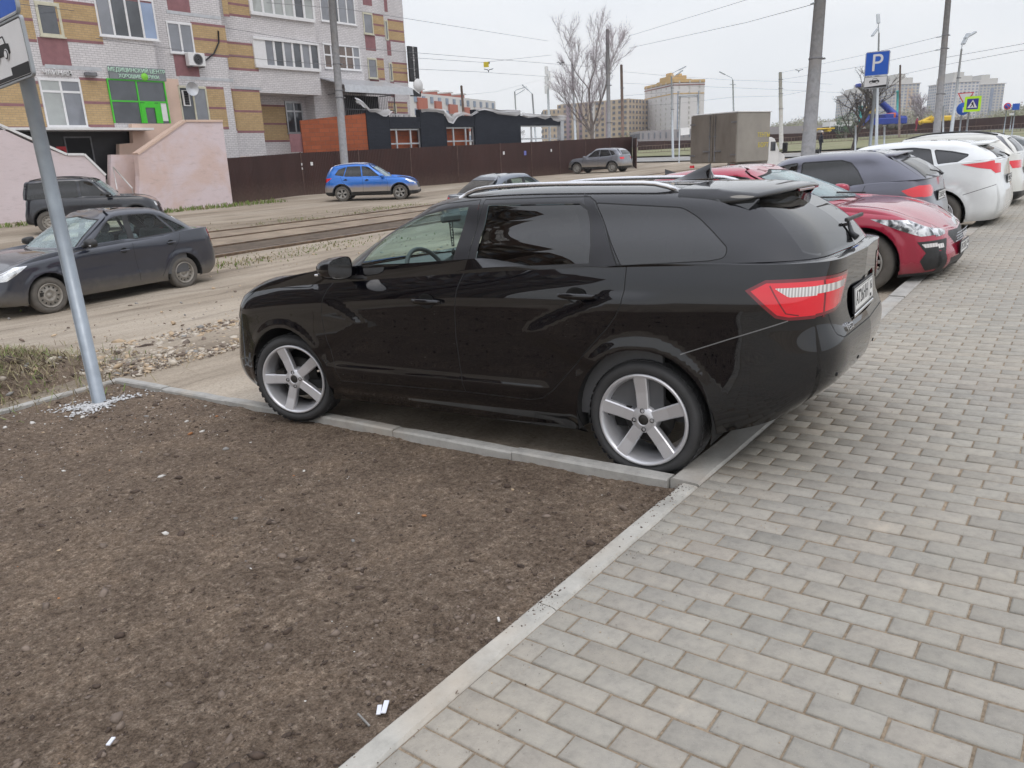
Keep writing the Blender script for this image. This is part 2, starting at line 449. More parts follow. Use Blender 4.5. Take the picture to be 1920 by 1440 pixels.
def distline(P, pts):
    d = np.full(len(P), 9.)
    for a, b in zip(pts[:-1], pts[1:]):
        a = np.array(a); b = np.array(b); e = b-a; t = np.clip(((P-a)@e)/(e@e+1e-12), 0, 1)
        d = np.minimum(d, np.linalg.norm(P-a-t[:, None]*e, axis=1))
    return d
def dens(pts, h, closed=True):
    o = []; n = len(pts)
    for i in range(n if closed else n-1):
        a = np.array(pts[i], float); b = np.array(pts[(i+1) % n], float); k = max(1, int(np.hypot(*(b-a))/h))
        for j in range(k): o.append(a+(b-a)*j/k)
    if not closed: o.append(np.array(pts[-1], float))
    return o
def rounded(pts, r, n=4):
    # round polygon corners
    o = []; k = len(pts)
    for i in range(k):
        p = np.array(pts[i], float); a = np.array(pts[i-1], float); b = np.array(pts[(i+1) % k], float)
        rr = r[i] if not np.isscalar(r) else r
        da, db = a-p, b-p; la, lb = np.hypot(*da), np.hypot(*db); q = min(rr, la*.48, lb*.48)
        if q < 1e-4: o.append(tuple(p)); continue
        A, B = p+da/la*q, p+db/lb*q
        for j in range(n+1):
            t = j/n; o.append(tuple((1-t)**2*A+2*t*(1-t)*p+t*t*B))
    return o
def circ(cx, cz, r, n=40, a0=0, a1=2*math.pi):
    return [(cx+r*math.cos(a0+(a1-a0)*i/n), cz+r*math.sin(a0+(a1-a0)*i/n)) for i in range(n)]
def tessellate(patch, regions, h=.05):
    """regions: dict(kind, poly | line,w, key, mat, off, side_only). Returns per-triangle data."""
    Lu, Lv = patch.Lu, patch.Lv
    V = []; E = []
    nu, nv = max(8, int(Lu/h)), max(4, int(Lv/min(h, .06)))
    for i in range(nu+1):
        for j in range(nv+1): V.append((i/nu*Lu, j/nv*Lv))
    V.append((patch.ucr*Lu, 0)); V.append((patch.ucr*Lu, Lv)); E.append((len(V)-2, len(V)-1))
    V.append((patch.ucf*Lu, 0)); V.append((patch.ucf*Lu, Lv)); E.append((len(V)-2, len(V)-1))
    def addline(pts, kind, closed):
        D = dens(pts, min(.02, h*.6), closed); I = patch.inv(kind, D); prev = None; first = None; seq = []
        for q in I:
            if q is None: prev = None; seq.append(None); continue
            V.append((q[0]*Lu, q[1]*Lv)); k = len(V)-1; seq.append(k)
            if prev is not None: E.append((prev, k))
            prev = k
        if closed and seq[0] is not None and seq[-1] is not None: E.append((seq[-1], seq[0]))
    for r in regions:
        if 'line' in r:
            pts = [np.array(p, float) for p in dens(r['line'], .05, False)]; w = r['w']/2
            for sg in (-1, 1):
                o = []
                for i, p in enumerate(pts):
                    t = pts[min(i+1, len(pts)-1)]-pts[max(i-1, 0)]; t = t/(np.hypot(*t)+1e-12)
                    o.append(p+sg*w*np.array([-t[1], t[0]]))
                addline(o, r['kind'], False)
        elif 'poly' in r: addline(r['poly'], r['kind'], True)
    vs, es, fs, *_ = delaunay_2d_cdt([Vector(p) for p in V], E, [], 0, 1e-5)
    D = np.array([tuple(p) for p in vs]); T = np.array([f for f in fs if len(f) == 3], int)
    uv = D/np.array([Lu, Lv]); P = patch.ev(patch.P, uv[:, 0], uv[:, 1]); N = patch.ev(patch.N, uv[:, 0], uv[:, 1])
    a = D[T]; ar = (a[:, 1, 0]-a[:, 0, 0])*(a[:, 2, 1]-a[:, 0, 1])-(a[:, 2, 0]-a[:, 0, 0])*(a[:, 1, 1]-a[:, 0, 1])
    T = T[np.abs(ar) > 1e-9]; ar = ar[np.abs(ar) > 1e-9]
    T = np.where((ar*patch.sign > 0)[:, None], T, T[:, ::-1])
    c = uv[T].mean(1); pc = P[T].mean(1)
    lab = np.full(len(T), -1)
    AX = {'s': (0, 2), 'e': (1, 2), 'f': (1, 2), 't': (0, 1)}
    for i, r in enumerate(regions):
        free = lab < 0
        m = patch.mask(r['kind'], c[:, 0]) & free; q = pc[:, AX[r['kind']]]
        if 'cond' in r: m &= r['cond'](pc)
        if 'line' in r: m &= distline(q, r['line']) < r['w']/2+1e-4
        elif 'poly' in r: m &= inpoly(q, r['poly'])
        lab[m] = i
    return P, N, T, lab
def wheel(car, x, y, r, w, rim_r, style, side, mats, steer=0., tread=False, face_in=.012, hub=.0, zc=None):
    e = empty('wheel', (x, y*side, zc if zc else r), steer, car)
    ax = np.array([[1, 0, 0], [0, 0, side*1.], [0, side*1., 0]])   # local z -> outward (+y*side)
    ax = np.array([[1, 0, 0], [0, 0, 1], [0, side*1., 0]])
    rt = MB(); hw = w/2
    sw = rim_r*1.015
    prof = [(sw, -.01), (sw+.012, .0), (sw+(r-sw)*.35, .006), (sw+(r-sw)*.7, .002), (r-.016, -.010), (r-.004, -.024), (r, -.045),
            (r, -w*.5), (r, -w+.05), (r-.006, -w+.03), (r-.03, -w), (sw, -w)]
    rt.lathe(prof, ax=ax, n=72)
    if tread:
        nb = 44
        for i in range(nb):
            a = 2*math.pi*i/nb
            for k, (zz, ln, tw) in enumerate(((-.034, .042, .34), (-.075, .030, -.3), (-.118, .030, .3), (-.16, .042, -.34))):
                a2 = a + k*.05
                c = np.array([math.cos(a2)*(r-.0005), math.sin(a2)*(r-.0005), zz])
                er = np.array([math.cos(a2), math.sin(a2), 0]); et = np.array([-math.sin(a2), math.cos(a2), 0]); ez = np.array([0, 0, 1.])
                e1 = math.cos(tw)*ez+math.sin(tw)*et; e2 = np.cross(er, e1)
                rt.box(c@ax, (ln, 2*math.pi*r/nb*.66, .0035), 0, np.array([e1@ax, e2@ax, er@ax]))
    # groove on the sidewall
    tyre = rt.build('tyre', mats['tyre'], e)
    rm = MB(); R = rim_r
    # lip + barrel
    rm.lathe([(R+.004, -.004), (R+.002, .006), (R-.006, .008), (R-.014, .002), (R-.020, -.012), (R-.030, -.05), (R-.035, -w*.8), (R-.05, -w*.82), (R-.035, -.08)], ax=ax, n=72, m=0)
    A = lambda p: np.asarray(p, float)@ax
    if style[0] == 'spoke':
        _, n, w0, w1, a0 = style[:5]; twin = len(style) > 5
        hubr = R*.30; f = -.010
        rm.lathe([(0, f-.002), (R*.115, f-.002), (R*.12, f+.004), (R*.13, f+.004), (hubr*.9, f), (hubr, f-.012), (hubr*1.02, f-.05), (hubr, -.09)], ax=ax, n=40)
        for i in range(n):
            a = a0+2*math.pi*i/n
            for da in ((-style[5], style[5]) if twin else (0,)):
                aa = a+da; er = np.array([math.cos(aa), math.sin(aa), 0]); et = np.array([-math.sin(aa), math.cos(aa), 0]); ez = np.array([0, 0, 1.])
                r0, r1 = hubr*.80, R-.008; rs = (r0, (r0+r1)/2, r1); ww = (w0, (w0+w1)/2*.97, w1); zf = (f+.001, f+.002, .003)
                V = []
                for q, wq, z in zip(rs, ww, zf):
                    V += [A(er*q+et*(-wq/2)+ez*z), A(er*q+et*(wq/2)+ez*z), A(er*q+et*(wq/2+.006)+ez*(z-.006)), A(er*q+et*(wq/2+.002)+ez*(z-.045)),
                          A(er*q-et*(wq/2+.002)+ez*(z-.045)), A(er*q-et*(wq/2+.006)+ez*(z-.006))]
                F = []
                for k in range(2):
                    for j in range(6): F.append([k*6+j, k*6+(j+1) % 6, (k+1)*6+(j+1) % 6, (k+1)*6+j])
                F.append([0, 1, 2, 3, 4, 5]); F.append([12+j for j in range(6)][::-1])
                rm.add(V, F, 0)
        for i in range(4 if n == 5 and style[1] == 5 and tread else 5):
            nn = 4 if tread else 5; a = math.pi/2*.93+2*math.pi*i/nn+.05
            c = A([math.cos(a)*.050, math.sin(a)*.050, f+.0055])
            rm.lathe([(.0125, 0), (.0115, .003), (.010, -.003), (.009, -.004)], c=c, ax=ax, n=14, m=1)
            rm.lathe([(.0, .001), (.006, .001), (.0065, -.004)], c=c, ax=ax, n=6, m=0, smooth=False)
        rm.lathe([(0, .004), (R*.095, .004), (R*.11, .001), (R*.112, -.004)], c=A([0, 0, f]), ax=ax, n=30, m=1)
    elif style[0] == 'steel':
        n = style[1]; f = -.03
        rm.lathe([(0, f+.012), (.03, f+.012), (.036, f), (.06, f), (R*.42, f+.018), (R*.5, f+.018), (R*.58, f+.004), (R*.83, f+.002), (R*.93, f-.012), (R-.02, -.02)], ax=ax, n=60)
        for i in range(n):
            a = 2*math.pi*i/n+.1; c = A([math.cos(a)*R*.72, math.sin(a)*R*.72, f+.006])
            er = np.array([math.cos(a), math.sin(a), 0]); et = np.array([-math.sin(a), math.cos(a), 0]); ez = np.array([0, 0, 1.])
            pts = [(R*.085*math.cos(b), R*.062*math.sin(b)) for b in np.linspace(0, 2*math.pi, 11)[:-1]]
            rm.prism(pts, .004, c, np.array([er@ax, et@ax, ez@ax]), 1)
        for i in range(4):
            a = math.pi/2*i+.4; rm.lathe([(0, .006), (.008, .006), (.009, 0)], c=A([math.cos(a)*.049, math.sin(a)*.049, f+.006]), ax=ax, n=6, smooth=False)
    rm.build('rim', [mats['rim'], M['brake']], e)
    br = MB(); br.lathe([(0, -.10), (.14, -.10), (.14, -.085), (.05, -.085), (.05, -.06), (0, -.06)], ax=ax, n=30)
    br.box(A([.11, .03, -.08]), (.07, .06, .13) if False else (.07, .13, .06) if side else (.07, .06, .13), 0)
    br.build('brake_disc', M['brake'], e)
    return e
def car_shape(sp):
    W, xr, xf = sp['W'], sp['xr'], sp['xf']
    nc = 14
    X = np.array([xr, xr+.016, xr+.095, xr+.225]+list(np.linspace(xr+.42, xf-.62, 5))+[xf-.42, xf-.28, xf-.12, xf-.03, xf])
    Yk = np.array(sp.get('Y', [0, .48, .825, .925, .968, .99, 1., 1., .995, .975, .92, .76, .42, 0]))
    wt = np.array(sp.get('wt', [1, 1, 1, .75, .2])+[0]*9); wnn = np.array([0]*8+[0, .1, .5, .9, 1, 1])
    rows = []
    for (z, dr, df, ins) in sp['rows']:
        x = X+wt*dr-wnn*df; y = Yk*W*(1-ins/W)
        if z is None: zz = smooth_pl(sp['zb'], X)
        else: zz = np.full(nc, z)+np.array([0.]*nc)
        rows.append(np.stack([x, y, zz], 1))
    low = np.array(rows)
    # limit: keep rows below belt line in nose/tail by blending heights
    zb = low[-1, :, 2]; z0 = low[0, 0, 2]; zr = [r[0] if r[0] is not None else None for r in sp['rows']]
    zmid = np.interp(1.2, *zip(*sorted(sp['zb'])))
    for i in range(len(rows)-1):
        f = (zr[i]-z0)/(zmid-z0); fe = f
        low[i, :, 2] = np.where(zb < zmid, z0+(zb-z0)*fe, low[i, :, 2])
    tz = sp.get('tail_z')
    if tz:
        z0_, zr_ = sp['rows'][0][0], .95
        for c, t0 in enumerate(tz):
            z = low[:-1, c, 2]; low[:-1, c, 2] = np.where(z < zr_, t0+(z-z0_)*(zr_-t0)/(zr_-z0_), z)
    g = sp['g']
    # greenhouse base and roof edge loops
    def loop(x0, x1, xA, y, fr, cr_, rr=(.02, .09, .2), yl=None):
        xs = [x0, x0+rr[0], x0+rr[1], x0+rr[2]]+list(np.linspace(x0+rr[2], xA, 8)[1:])+[xA+(x1-xA)*.42, xA+(x1-xA)*.85, x1]
        ys = [0, .52*y, .88*y, .97*y]+[y]*7+[fr*y, .5*y, 0]
        xs = np.array(xs); ys = np.array(ys)
        if yl is not None: ys = ys*np.interp(xs, *zip(*yl))
        return xs, ys
    bx, by = loop(g['xr0'], g['xf0'], g['xA0'], g['y0'], .86, 0, g.get('rr0', (.02, .09, .2)), g.get('yl'))
    tx, ty = loop(g['xr1'], g['xf1'], g['xA1'], g['y1'], .86, 0, g.get('rr1', (.015, .06, .14)), g.get('yl'))
    bz = smooth_pl(g['zg'], bx); tz = smooth_pl(g['ze'], tx)
    base = np.stack([bx, by, bz], 1); top = np.stack([tx, ty, tz], 1)
    up = [base]
    for t in (.33, .68):
        q = base*(1-t)+top*t; bl = math.sin(math.pi*t)*g.get('bulge', .018)
        q[:, 1] += bl*np.array([0, .3, .8, 1]+[1]*7+[.7, .3, 0])
        q[:, 0] += g.get('ebulge', .02)*math.sin(math.pi*t)*np.array([-1, -1, -.6]+[0]*6+g.get('ab', [0, 0])+[.6, 1, 1])
        q[:, 2] += .012*math.sin(math.pi*t)*np.array([1, 1, .6]+[0]*8+[.6, 1, 1])
        up.append(q)
    up.append(top)
    crn = g['crown']; sx = np.linspace(g['xr1']+.30, g['xf1']-.30, nc)
    q = top.copy(); q[:, 1] *= .93; q[:, 0] += np.array([.02]*3+[.01]+[0]*7+[-.01, -.03, -.04]); q[:, 2] += crn*.42*np.array([.55, .55, .7]+[1]*8+[.7, .55, .5]); up.append(q)
    q = top.copy(); q[:, 1] *= .55; q[:, 0] = .45*top[:, 0]+.55*sx; q[:, 2] = smooth_pl(g['ze'], q[:, 0])+crn*.88; up.append(q)
    q = top.copy(); q[:, 1] = 0; q[:, 0] = sx; q[:, 2] = smooth_pl(g['ze'], q[:, 0])+crn; up.append(q)
    up = np.array(up)
    def chord(net, ax):
        d = np.linalg.norm(np.diff(net, axis=ax), axis=2).mean(1-ax); c = np.concatenate([[0], np.cumsum(d)]); return c/c[-1]
    utl = chord(low, 1); vtl = chord(low, 0)
    utg = chord(up[:4], 1); vtg = chord(up, 0)
    # corners in u
    PL = Patch(low, 460, 130, utl, vtl, utl[2], utl[11])
    PG = Patch(up, 260, 90, utg, vtg, utg[2]+.0, utg[10]+.25*(utg[11]-utg[10]))
    PG.vroof = vtg[3]
    if sp.get('feat'):
        P = PL.P; nrm = PL.N
        d = sp['feat'](P[:, :, 0], P[:, :, 1], P[:, :, 2]); P = P+nrm*d[:, :, None]; PL.P = P; PL.finish()
    # hood/shoulder/deck patch between lower top loop and greenhouse base loop
    uu = PL.uu; B = PL.P[-1]; G0 = np.array([np.interp(uu, utl, np.interp(utl, utl, PG.ev(PG.P, utg, np.zeros(nc))[:, k])) for k in range(3)]).T
    G0 = spline(utl, PG.ev(PG.P, utg, np.zeros(nc)), uu)
    G0[:, 2] -= .002
    dist = np.linalg.norm(G0-B, axis=1)
    NV = 40; vv = np.linspace(0, 1, NV)
    S = np.zeros((NV, len(uu), 3))
    hc = sp.get('hood_crown', .05); dc = sp.get('deck_crown', .02)
    amp = np.where(uu > .5, hc, dc)*np.clip((dist-.08)/.5, 0, 1)
    for j, v in enumerate(vv):
        q = B*(1-v)+G0*v
        rise = (1-(1-v)**2.6) - v
        q[:, 2] += (G0[:, 2]-B[:, 2])*rise*.5 + amp*(1-(1-v)**3)*(1-v)*1.9
        S[j] = q
    PH = Patch.__new__(Patch); PH.P = S; PH.uu = uu; PH.vv = vv; PH.NU = len(uu); PH.NV = NV
    PH.ucr, PH.ucf = PL.ucr, PL.ucf; PH.Lu = PL.Lu; PH.Lv = max(.15, dist.max()*.8)
    PH.finish()
    n = PH.N; PH.sign = PH.sign if n[NV//2, int(len(uu)*.85), 2] > 0 else -PH.sign
    if n[NV//2, int(len(uu)*.97), 2] < 0: PH.N = -n; 
    return PL, PH, PG
def car_body(car, sp, h=.05):
    PL, PH, PG = car_shape(sp)
    store = {}
    def put(key, mat, V, N, F):
        d = store.setdefault(key, dict(V=[], N=[], F=[], m=[], mats=[]))
        if mat not in d['mats']: d['mats'].append(mat)
        b = sum(len(a) for a in d['V']); d['V'].append(V); d['N'].append(N); d['F'] += (F+b).tolist(); d['m'] += [d['mats'].index(mat)]*len(F)
    for patch, regs in ((PL, sp['low']), (PH, sp['hood']), (PG, sp['up'])):
        P, N, T, lab = tessellate(patch, regs, h)
        for side in (1, -1):
            for i in list(range(len(regs)))+[-1]:
                sel = lab == i
                if not sel.any(): continue
                r = regs[i] if i >= 0 else dict(key='body', mat='paint')
                if r['key'] == 'CUT': continue
                t = T[sel]; ids, invx = np.unique(t, return_inverse=True); t = invx.reshape(t.shape)
                V = P[ids]+N[ids]*r.get('off', 0.); n = N[ids].copy(); V = V.copy()
                V[:, 1] *= side; n[:, 1] *= side
                if side < 0: t = t[:, ::-1]
                k = r['key'] if r.get('c') or r['key'] == 'body' else (r['key'], side, r.get('id', 0))
                put(k, r.get('mat', 'paint'), V, n, t)
    objs = {}
    mats = sp['mats']
    order = sorted(store.items(), key=lambda kv: 0 if kv[0] == 'body' else 1)
    parents = sp.get('parents', {})
    def mk(k):
        if k in objs: return objs[k]
        d = store[k]; nm = k if isinstance(k, str) else k[0]
        par = car
        pk = parents.get(nm)
        if pk:
            kk = pk if pk in store else ((pk, k[1], k[2]) if not isinstance(k, str) else None)
            if kk in store: par = mk(kk)
        V = np.concatenate(d['V']); N = np.concatenate(d['N'])
        mm = [mats[m] if m in mats else M[m] for m in d['mats']]
        o = raw_mesh(nm, V, d['F'], mm, d['m'], par, True, None)
        try: o.data.normals_split_custom_set_from_vertices([tuple(a) for a in N]) if len(o.data.vertices) == len(N) else None
        except Exception as ex: print('normals', ex)
        objs[k] = o; return o
    for k, _ in order: mk(k)
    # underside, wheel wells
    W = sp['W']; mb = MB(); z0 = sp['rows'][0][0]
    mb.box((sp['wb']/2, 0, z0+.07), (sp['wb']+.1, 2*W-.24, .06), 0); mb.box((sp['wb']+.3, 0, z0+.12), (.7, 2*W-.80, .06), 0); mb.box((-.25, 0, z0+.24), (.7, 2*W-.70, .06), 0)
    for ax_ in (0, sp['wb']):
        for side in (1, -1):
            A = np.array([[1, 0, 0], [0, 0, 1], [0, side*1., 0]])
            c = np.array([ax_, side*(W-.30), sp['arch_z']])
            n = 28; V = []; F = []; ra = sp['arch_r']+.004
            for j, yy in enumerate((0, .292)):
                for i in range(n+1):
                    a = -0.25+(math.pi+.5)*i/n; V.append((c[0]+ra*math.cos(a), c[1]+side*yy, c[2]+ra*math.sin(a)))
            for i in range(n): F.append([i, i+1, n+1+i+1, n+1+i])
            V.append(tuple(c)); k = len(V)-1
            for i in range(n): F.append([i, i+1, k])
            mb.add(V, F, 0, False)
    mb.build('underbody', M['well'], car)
    return PL, PH, PG, objs
def surf_pt(patch, kind, q, off=0., side=1):
    u, v = patch.inv(kind, [np.array(q, float)])[0]
    p = patch.ev(patch.P, np.array([u]), np.array([v]))[0]; n = patch.ev(patch.N, np.array([u]), np.array([v]))[0]
    p = p+_n(n)*off; n = _n(n)
    return np.array([p[0], p[1]*side, p[2]]), np.array([n[0], n[1]*side, n[2]])
def place_car(car, x, y, yaw, zf=None, pitch=0, roll=0, z=None):
    car.matrix_world = Matrix.Translation((x, y, z)) @ Matrix.Rotation(yaw, 4, 'Z') @ Matrix.Rotation(-pitch, 4, 'Y') @ Matrix.Rotation(roll, 4, 'X')
def door_handle(parent, car_side, p, n, L=.20, mat=None, m2=None, slope=0.):
    mb = MB(); s = car_side
    ux = np.array([math.cos(slope), 0, math.sin(slope)]); uz = np.array([-math.sin(slope), 0, math.cos(slope)]); uy = np.array([0, s*1., 0])
    # recess cup
    mb.lathe([(.0, -.001), (.030, -.001), (.036, .0025), (.044, .002)], c=p+uy*.002+ux*.01, ax=np.array([ux*1.35, uz, uy]), n=24, m=1)
    pts = [p+ux*(t*L-L/2)+uy*(.010+.026*math.sin(min(1, max(0, (t+.02)/1.04))*math.pi)**.6) for t in np.linspace(0, 1, 12)]
    V = []; F = []; n_ = 8; k = len(pts)
    for i, q in enumerate(pts):
        t = i/(k-1); hz = .0165*(1-.35*abs(2*t-1)**3); hy = .010
        for j in range(n_):
            a = 2*math.pi*j/n_; V.append(q+uz*hz*math.cos(a)+uy*hy*math.sin(a))
    for i in range(k-1):
        for j in range(n_): F.append([i*n_+j, i*n_+(j+1) % n_, (i+1)*n_+(j+1) % n_, (i+1)*n_+j])
    F.append(list(range(n_))); F.append([(k-1)*n_+j for j in range(n_)][::-1])
    mb.add(V, F, 0, True)
    return mb.build('handle', [mat, m2 or M['seam']], parent)
def text_obj(name, s, size, mat, mtx, parent=None, extrude=.001, align='CENTER', spacing=1., shear=0., sx=1.):
    cu = bpy.data.curves.new(name, 'FONT'); cu.body = s; cu.size = size; cu.extrude = extrude; cu.align_x = align; cu.align_y = 'CENTER'
    cu.space_character = spacing; cu.shear = shear
    o = bpy.data.objects.new(name, cu); COL.objects.link(o)
    bpy.context.view_layer.update()
    me = bpy.data.meshes.new_from_object(o.evaluated_get(bpy.context.evaluated_depsgraph_get()))
    bpy.data.objects.remove(o)
    me.transform(mtx @ Matrix.Diagonal((sx, 1, 1, 1)))
    me.materials.clear(); me.materials.append(mat)
    o = bpy.data.objects.new(name, me)
    return link(o, parent)
def frame(o, ex, ey, ez):
    return Matrix(((ex[0], ey[0], ez[0], o[0]), (ex[1], ey[1], ez[1], o[1]), (ex[2], ey[2], ez[2], o[2]), (0, 0, 0, 1)))
def plate(parent, c, n_dir, text, w=.52, h=.112, region='16', tilt=0.):
    """number plate centred at c facing n_dir (horizontal), leaning by tilt"""
    ez = _n(n_dir); up = np.array([0, 0, 1.]); ex = _n(np.cross(up, ez)); ey = np.cross(ez, ex)
    ez2 = _n(ez*math.cos(tilt)+ey*math.sin(tilt)); ey = np.cross(ez2, ex); A = np.array([ex, ey, ez2])
    mb = MB(); mb.box(c, (w+.016, h+.022, .012), 1, A, .003); mb.box(c+ez2*.0065, (w, h, .003), 0, A)
    p = mb.build('number_plate', [M['white_plate'], M['ink']], parent)
    f = MB(); o = c+ez2*.0085
    for dx, dy, a, b in ((0, h/2-.004, w-.01, .002), (0, -h/2+.004, w-.01, .002), (-w/2+.005, 0, .002, h-.008), (w/2-.005, 0, .002, h-.008), (w/2-.125, 0, .002, h-.008)):
        f.box(o+ex*dx+ey*dy, (a, b, .001), 0, A)
    f.build('border', M['ink'], p)
    text_obj('plate_text', text, .098, M['ink'], frame(o+ex*(-.064), ex, ey, ez2), p, .0008, spacing=1.05, sx=.92)
    text_obj('region_text', region, .066, M['ink'], frame(o+ex*(w/2-.066)+ey*.014, ex, ey, ez2), p, .0008, sx=.9)
    text_obj('country_text', 'RUS', .026, M['ink'], frame(o+ex*(w/2-.078)-ey*.036, ex, ey, ez2), p, .0008)
    return p
# ------------------------------------------------------------------ the black estate car
M['seam_grey'] = simple('pale_panel_gap', (.16, .16, .16), .5, var=0)
def sst(a, b, x): t = np.clip((x-a)/(b-a), 0, 1); return t*t*(3-2*t)
def wagon_feat(x, y, z):
    h = np.zeros_like(x)
    X = .70-x; Xc = np.maximum(X, 0)               # rear wing wedge, tip on the rear door
    ins = np.minimum(.745+.235*np.minimum(Xc/.55, 1)**.75-z, z-(.745-.42*Xc))
    h += .016*sst(-.012, .055, ins)*sst(0, .12, X)*sst(.60, .85, 1.5-X)*(X > 0)
    X = x-1.83; Xc = np.maximum(X, 0)              # front wing wedge, tip on the front door
    ins = np.minimum(.735+.26*np.minimum(Xc/.5, 1)**.8-z, z-(.735-.45*Xc))
    h += .012*sst(-.012, .055, ins)*sst(0, .12, X)*(X > 0)
    # flared lips of the wheel arches
    for cx in (0, 2.635):
        r = np.hypot(x-cx, z-.325); h += .010*sst(.45, .375, r)*(y > .5)
    # sill tuck and lower door crease
    h += .010*np.exp(-((z-.43)/.035)**2)*sst(.45, .6, x)*sst(2.3, 2.1, x)
    h -= .012*np.exp(-((z-.245)/.04)**2)*sst(.3, .45, x)*sst(2.4, 2.2, x)
    # step above the rear bumper and around the plate
    return h
WAG = dict(W=.872, xr=-.925, xf=3.50, wb=2.635, arch_r=.368, arch_z=.325,
    rows=[(.20, .14, .12, .075), (.31, .04, .03, .02), (.47, .0, .0, .0), (.62, .005, .03, .0), (.71, .030, .05, .0), (.83, .045, .09, .0), (.955, .040, .15, .003), (None, .03, .17, .05)], wt=[1, 1, .7, .35, .05], tail_z=[.44, .44, .42, .37, .31],
    zb=[(-.95, 1.10), (-.6, 1.102), (-.2, 1.10), (.3, 1.09), (1.2, 1.055), (1.9, 1.01), (2.3, .985), (2.8, .935), (3.1, .885), (3.3, .832), (3.45, .765), (3.5, .74)],
    hood_crown=.080, feat=wagon_feat,
    g=dict(xr0=-.835, xf0=2.42, xA0=2.11, ab=[.25, .6], y0=.812, xr1=-.50, xf1=1.68, xA1=1.50, y1=.585, bulge=.022, ebulge=.045, crown=.035,
           zg=[(-.9, 1.112), (-.3, 1.108), (.3, 1.098), (1.2, 1.063), (2.0, 1.02), (2.42, 1.045)],
           ze=[(-.55, 1.375), (-.2, 1.418), (.3, 1.452), (.8, 1.472), (1.1, 1.470), (1.36, 1.448), (1.5, 1.422), (1.7, 1.385)],
           yl=[(-.95, .90), (-.4, .965), (.2, 1.), (1.5, 1.), (2.1, .985), (2.4, .97)]))
FD = [(2.10, 1.10), (2.14, 1.0), (2.184, .949), (2.22, .82), (2.222, .716), (2.193, .567), (2.165, .42), (2.14, .352), (1.11, .372), (1.13, .528), (1.142, .699), (1.135, .85), (1.114, .969), (1.085, 1.06), (1.06, 1.2)]
RD = [(1.06, 1.2), (1.085, 1.06), (1.114, .969), (1.135, .85), (1.142, .699), (1.13, .528), (1.11, .372), (.66, .366), (.58, .385), (.514, .432), (.361, .592), (.24, .72), (.169, .792), (.115, .86), (.085, .92), (.075, .99), (.082, 1.2)]
LAMP_S = [(-.515, .99), (-.60, 1.035), (-1.3, 1.04), (-1.3, .853), (-.70, .853), (-.648, .866)]
LAMP_E = [(1.3, 1.04), (.42, 1.035), (.43, .99), (.50, .885), (.57, .868), (.80, .853), (1.3, .85)]
STR_S = [(-.64, .998), (-1.3, 1.0), (-1.3, .955), (-.70, .957)]
STR_E = [(1.3, 1.0), (.455, 1.0), (.47, .968), (1.3, .955)]
Sq = lambda **k: k
WAG['low'] = [
    Sq(kind='s', poly=circ(0, .325, .368), key='CUT'), Sq(kind='s', poly=circ(2.635, .325, .368), key='CUT'),
    Sq(kind='s', poly=rounded(STR_S, .01), key='clear_lens', mat='lens_clear', off=.003), Sq(kind='e', poly=STR_E, key='clear_lens', mat='lens_clear', off=.003),
    Sq(kind='s', line=[(-.62, 1.01), (-.69, .885), (-.74, .873)], w=.006, key='tail_lamp', mat='lens_dark_red', off=.003),
    Sq(kind='e', line=[(.675, 1.03), (.675, .86)], w=.012, key='tail_lamp', mat='lens_dark_red', off=.003),
    Sq(kind='s', line=LAMP_S+[LAMP_S[0]], w=.030, key='tail_lamp', mat='lens_dark_red', off=.003, cond=None),
    Sq(kind='e', line=LAMP_E+[LAMP_E[0]], w=.030, key='tail_lamp', mat='lens_dark_red', off=.003, cond=None),
    Sq(kind='s', poly=LAMP_S, key='tail_lamp', mat='lens_red', off=.003), Sq(kind='e', poly=LAMP_E, key='tail_lamp', mat='lens_red', off=.003),
    Sq(kind='s', line=[(-.215, .680), (-.45, .765), (-.70, .851)], w=.005, key='body', mat='seam_grey'),
    Sq(kind='s', line=FD, w=.006, key='body', mat='seam'), Sq(kind='s', line=RD, w=.006, key='body', mat='seam'),
    Sq(kind='s', poly=FD, key='door', id=1), Sq(kind='s', poly=RD, key='door', id=2),
    Sq(kind='e', line=[(.0, .735), (.54, .735), (.60, .76), (.64, .86)], w=.006, key='body', mat='seam'),
    Sq(kind='e', poly=rounded([(-.02, .775), (.33, .775), (.37, .93), (.30, .955), (-.02, .955)], .02), key='tailgate', mat='paint', off=-.012, c=1),
    Sq(kind='e', poly=[(.34, .45), (.58, .45), (.58, .485), (.34, .48)], key='reflector', mat='lens_red', off=.002),
    Sq(kind='e', poly=[(-.02, .735), (.54, .735), (.60, .76), (.64, .86), (.64, 1.2), (-.02, 1.2)], key='tailgate', c=1),
    Sq(kind='s', poly=[(-.213, .680), (-.45, .766), (-.70, .853), (-1.3, .853), (-1.3, .1), (-.30, .1)], key='bumper', c=1),
    Sq(kind='e', poly=[(-.02, .1), (1.3, .1), (1.3, .9), (.65, .86), (.60, .76), (.54, .735), (-.02, .735)], key='bumper', c=1),
    Sq(kind='s', line=[(2.93, .56), (3.05, .66), (3.2, .70), (3.3, .70)], w=.005, key='body', mat='seam'),
    Sq(kind='s', poly=[(3.10, .72), (3.16, .785), (3.5, .74), (3.6, .60), (3.3, .62)], key='headlamp', mat='lamp_chrome', off=.002),
    Sq(kind='f', poly=[(1.0, .74), (.50, .70), (.52, .62), (1.0, .60)], key='headlamp', mat='lamp_chrome', off=.002),
    Sq(kind='f', poly=[(-.01, .66), (.50, .66), (.45, .44), (-.01, .44)], key='grille', mat='blkplastic', c=1),
    Sq(kind='f', poly=[(.55, .46), (.75, .48), (.72, .36), (.55, .36)], key='grille', mat='blkplastic', c=1),
]
for r in WAG['low']:
    if 'cond' in r: r.pop('cond')
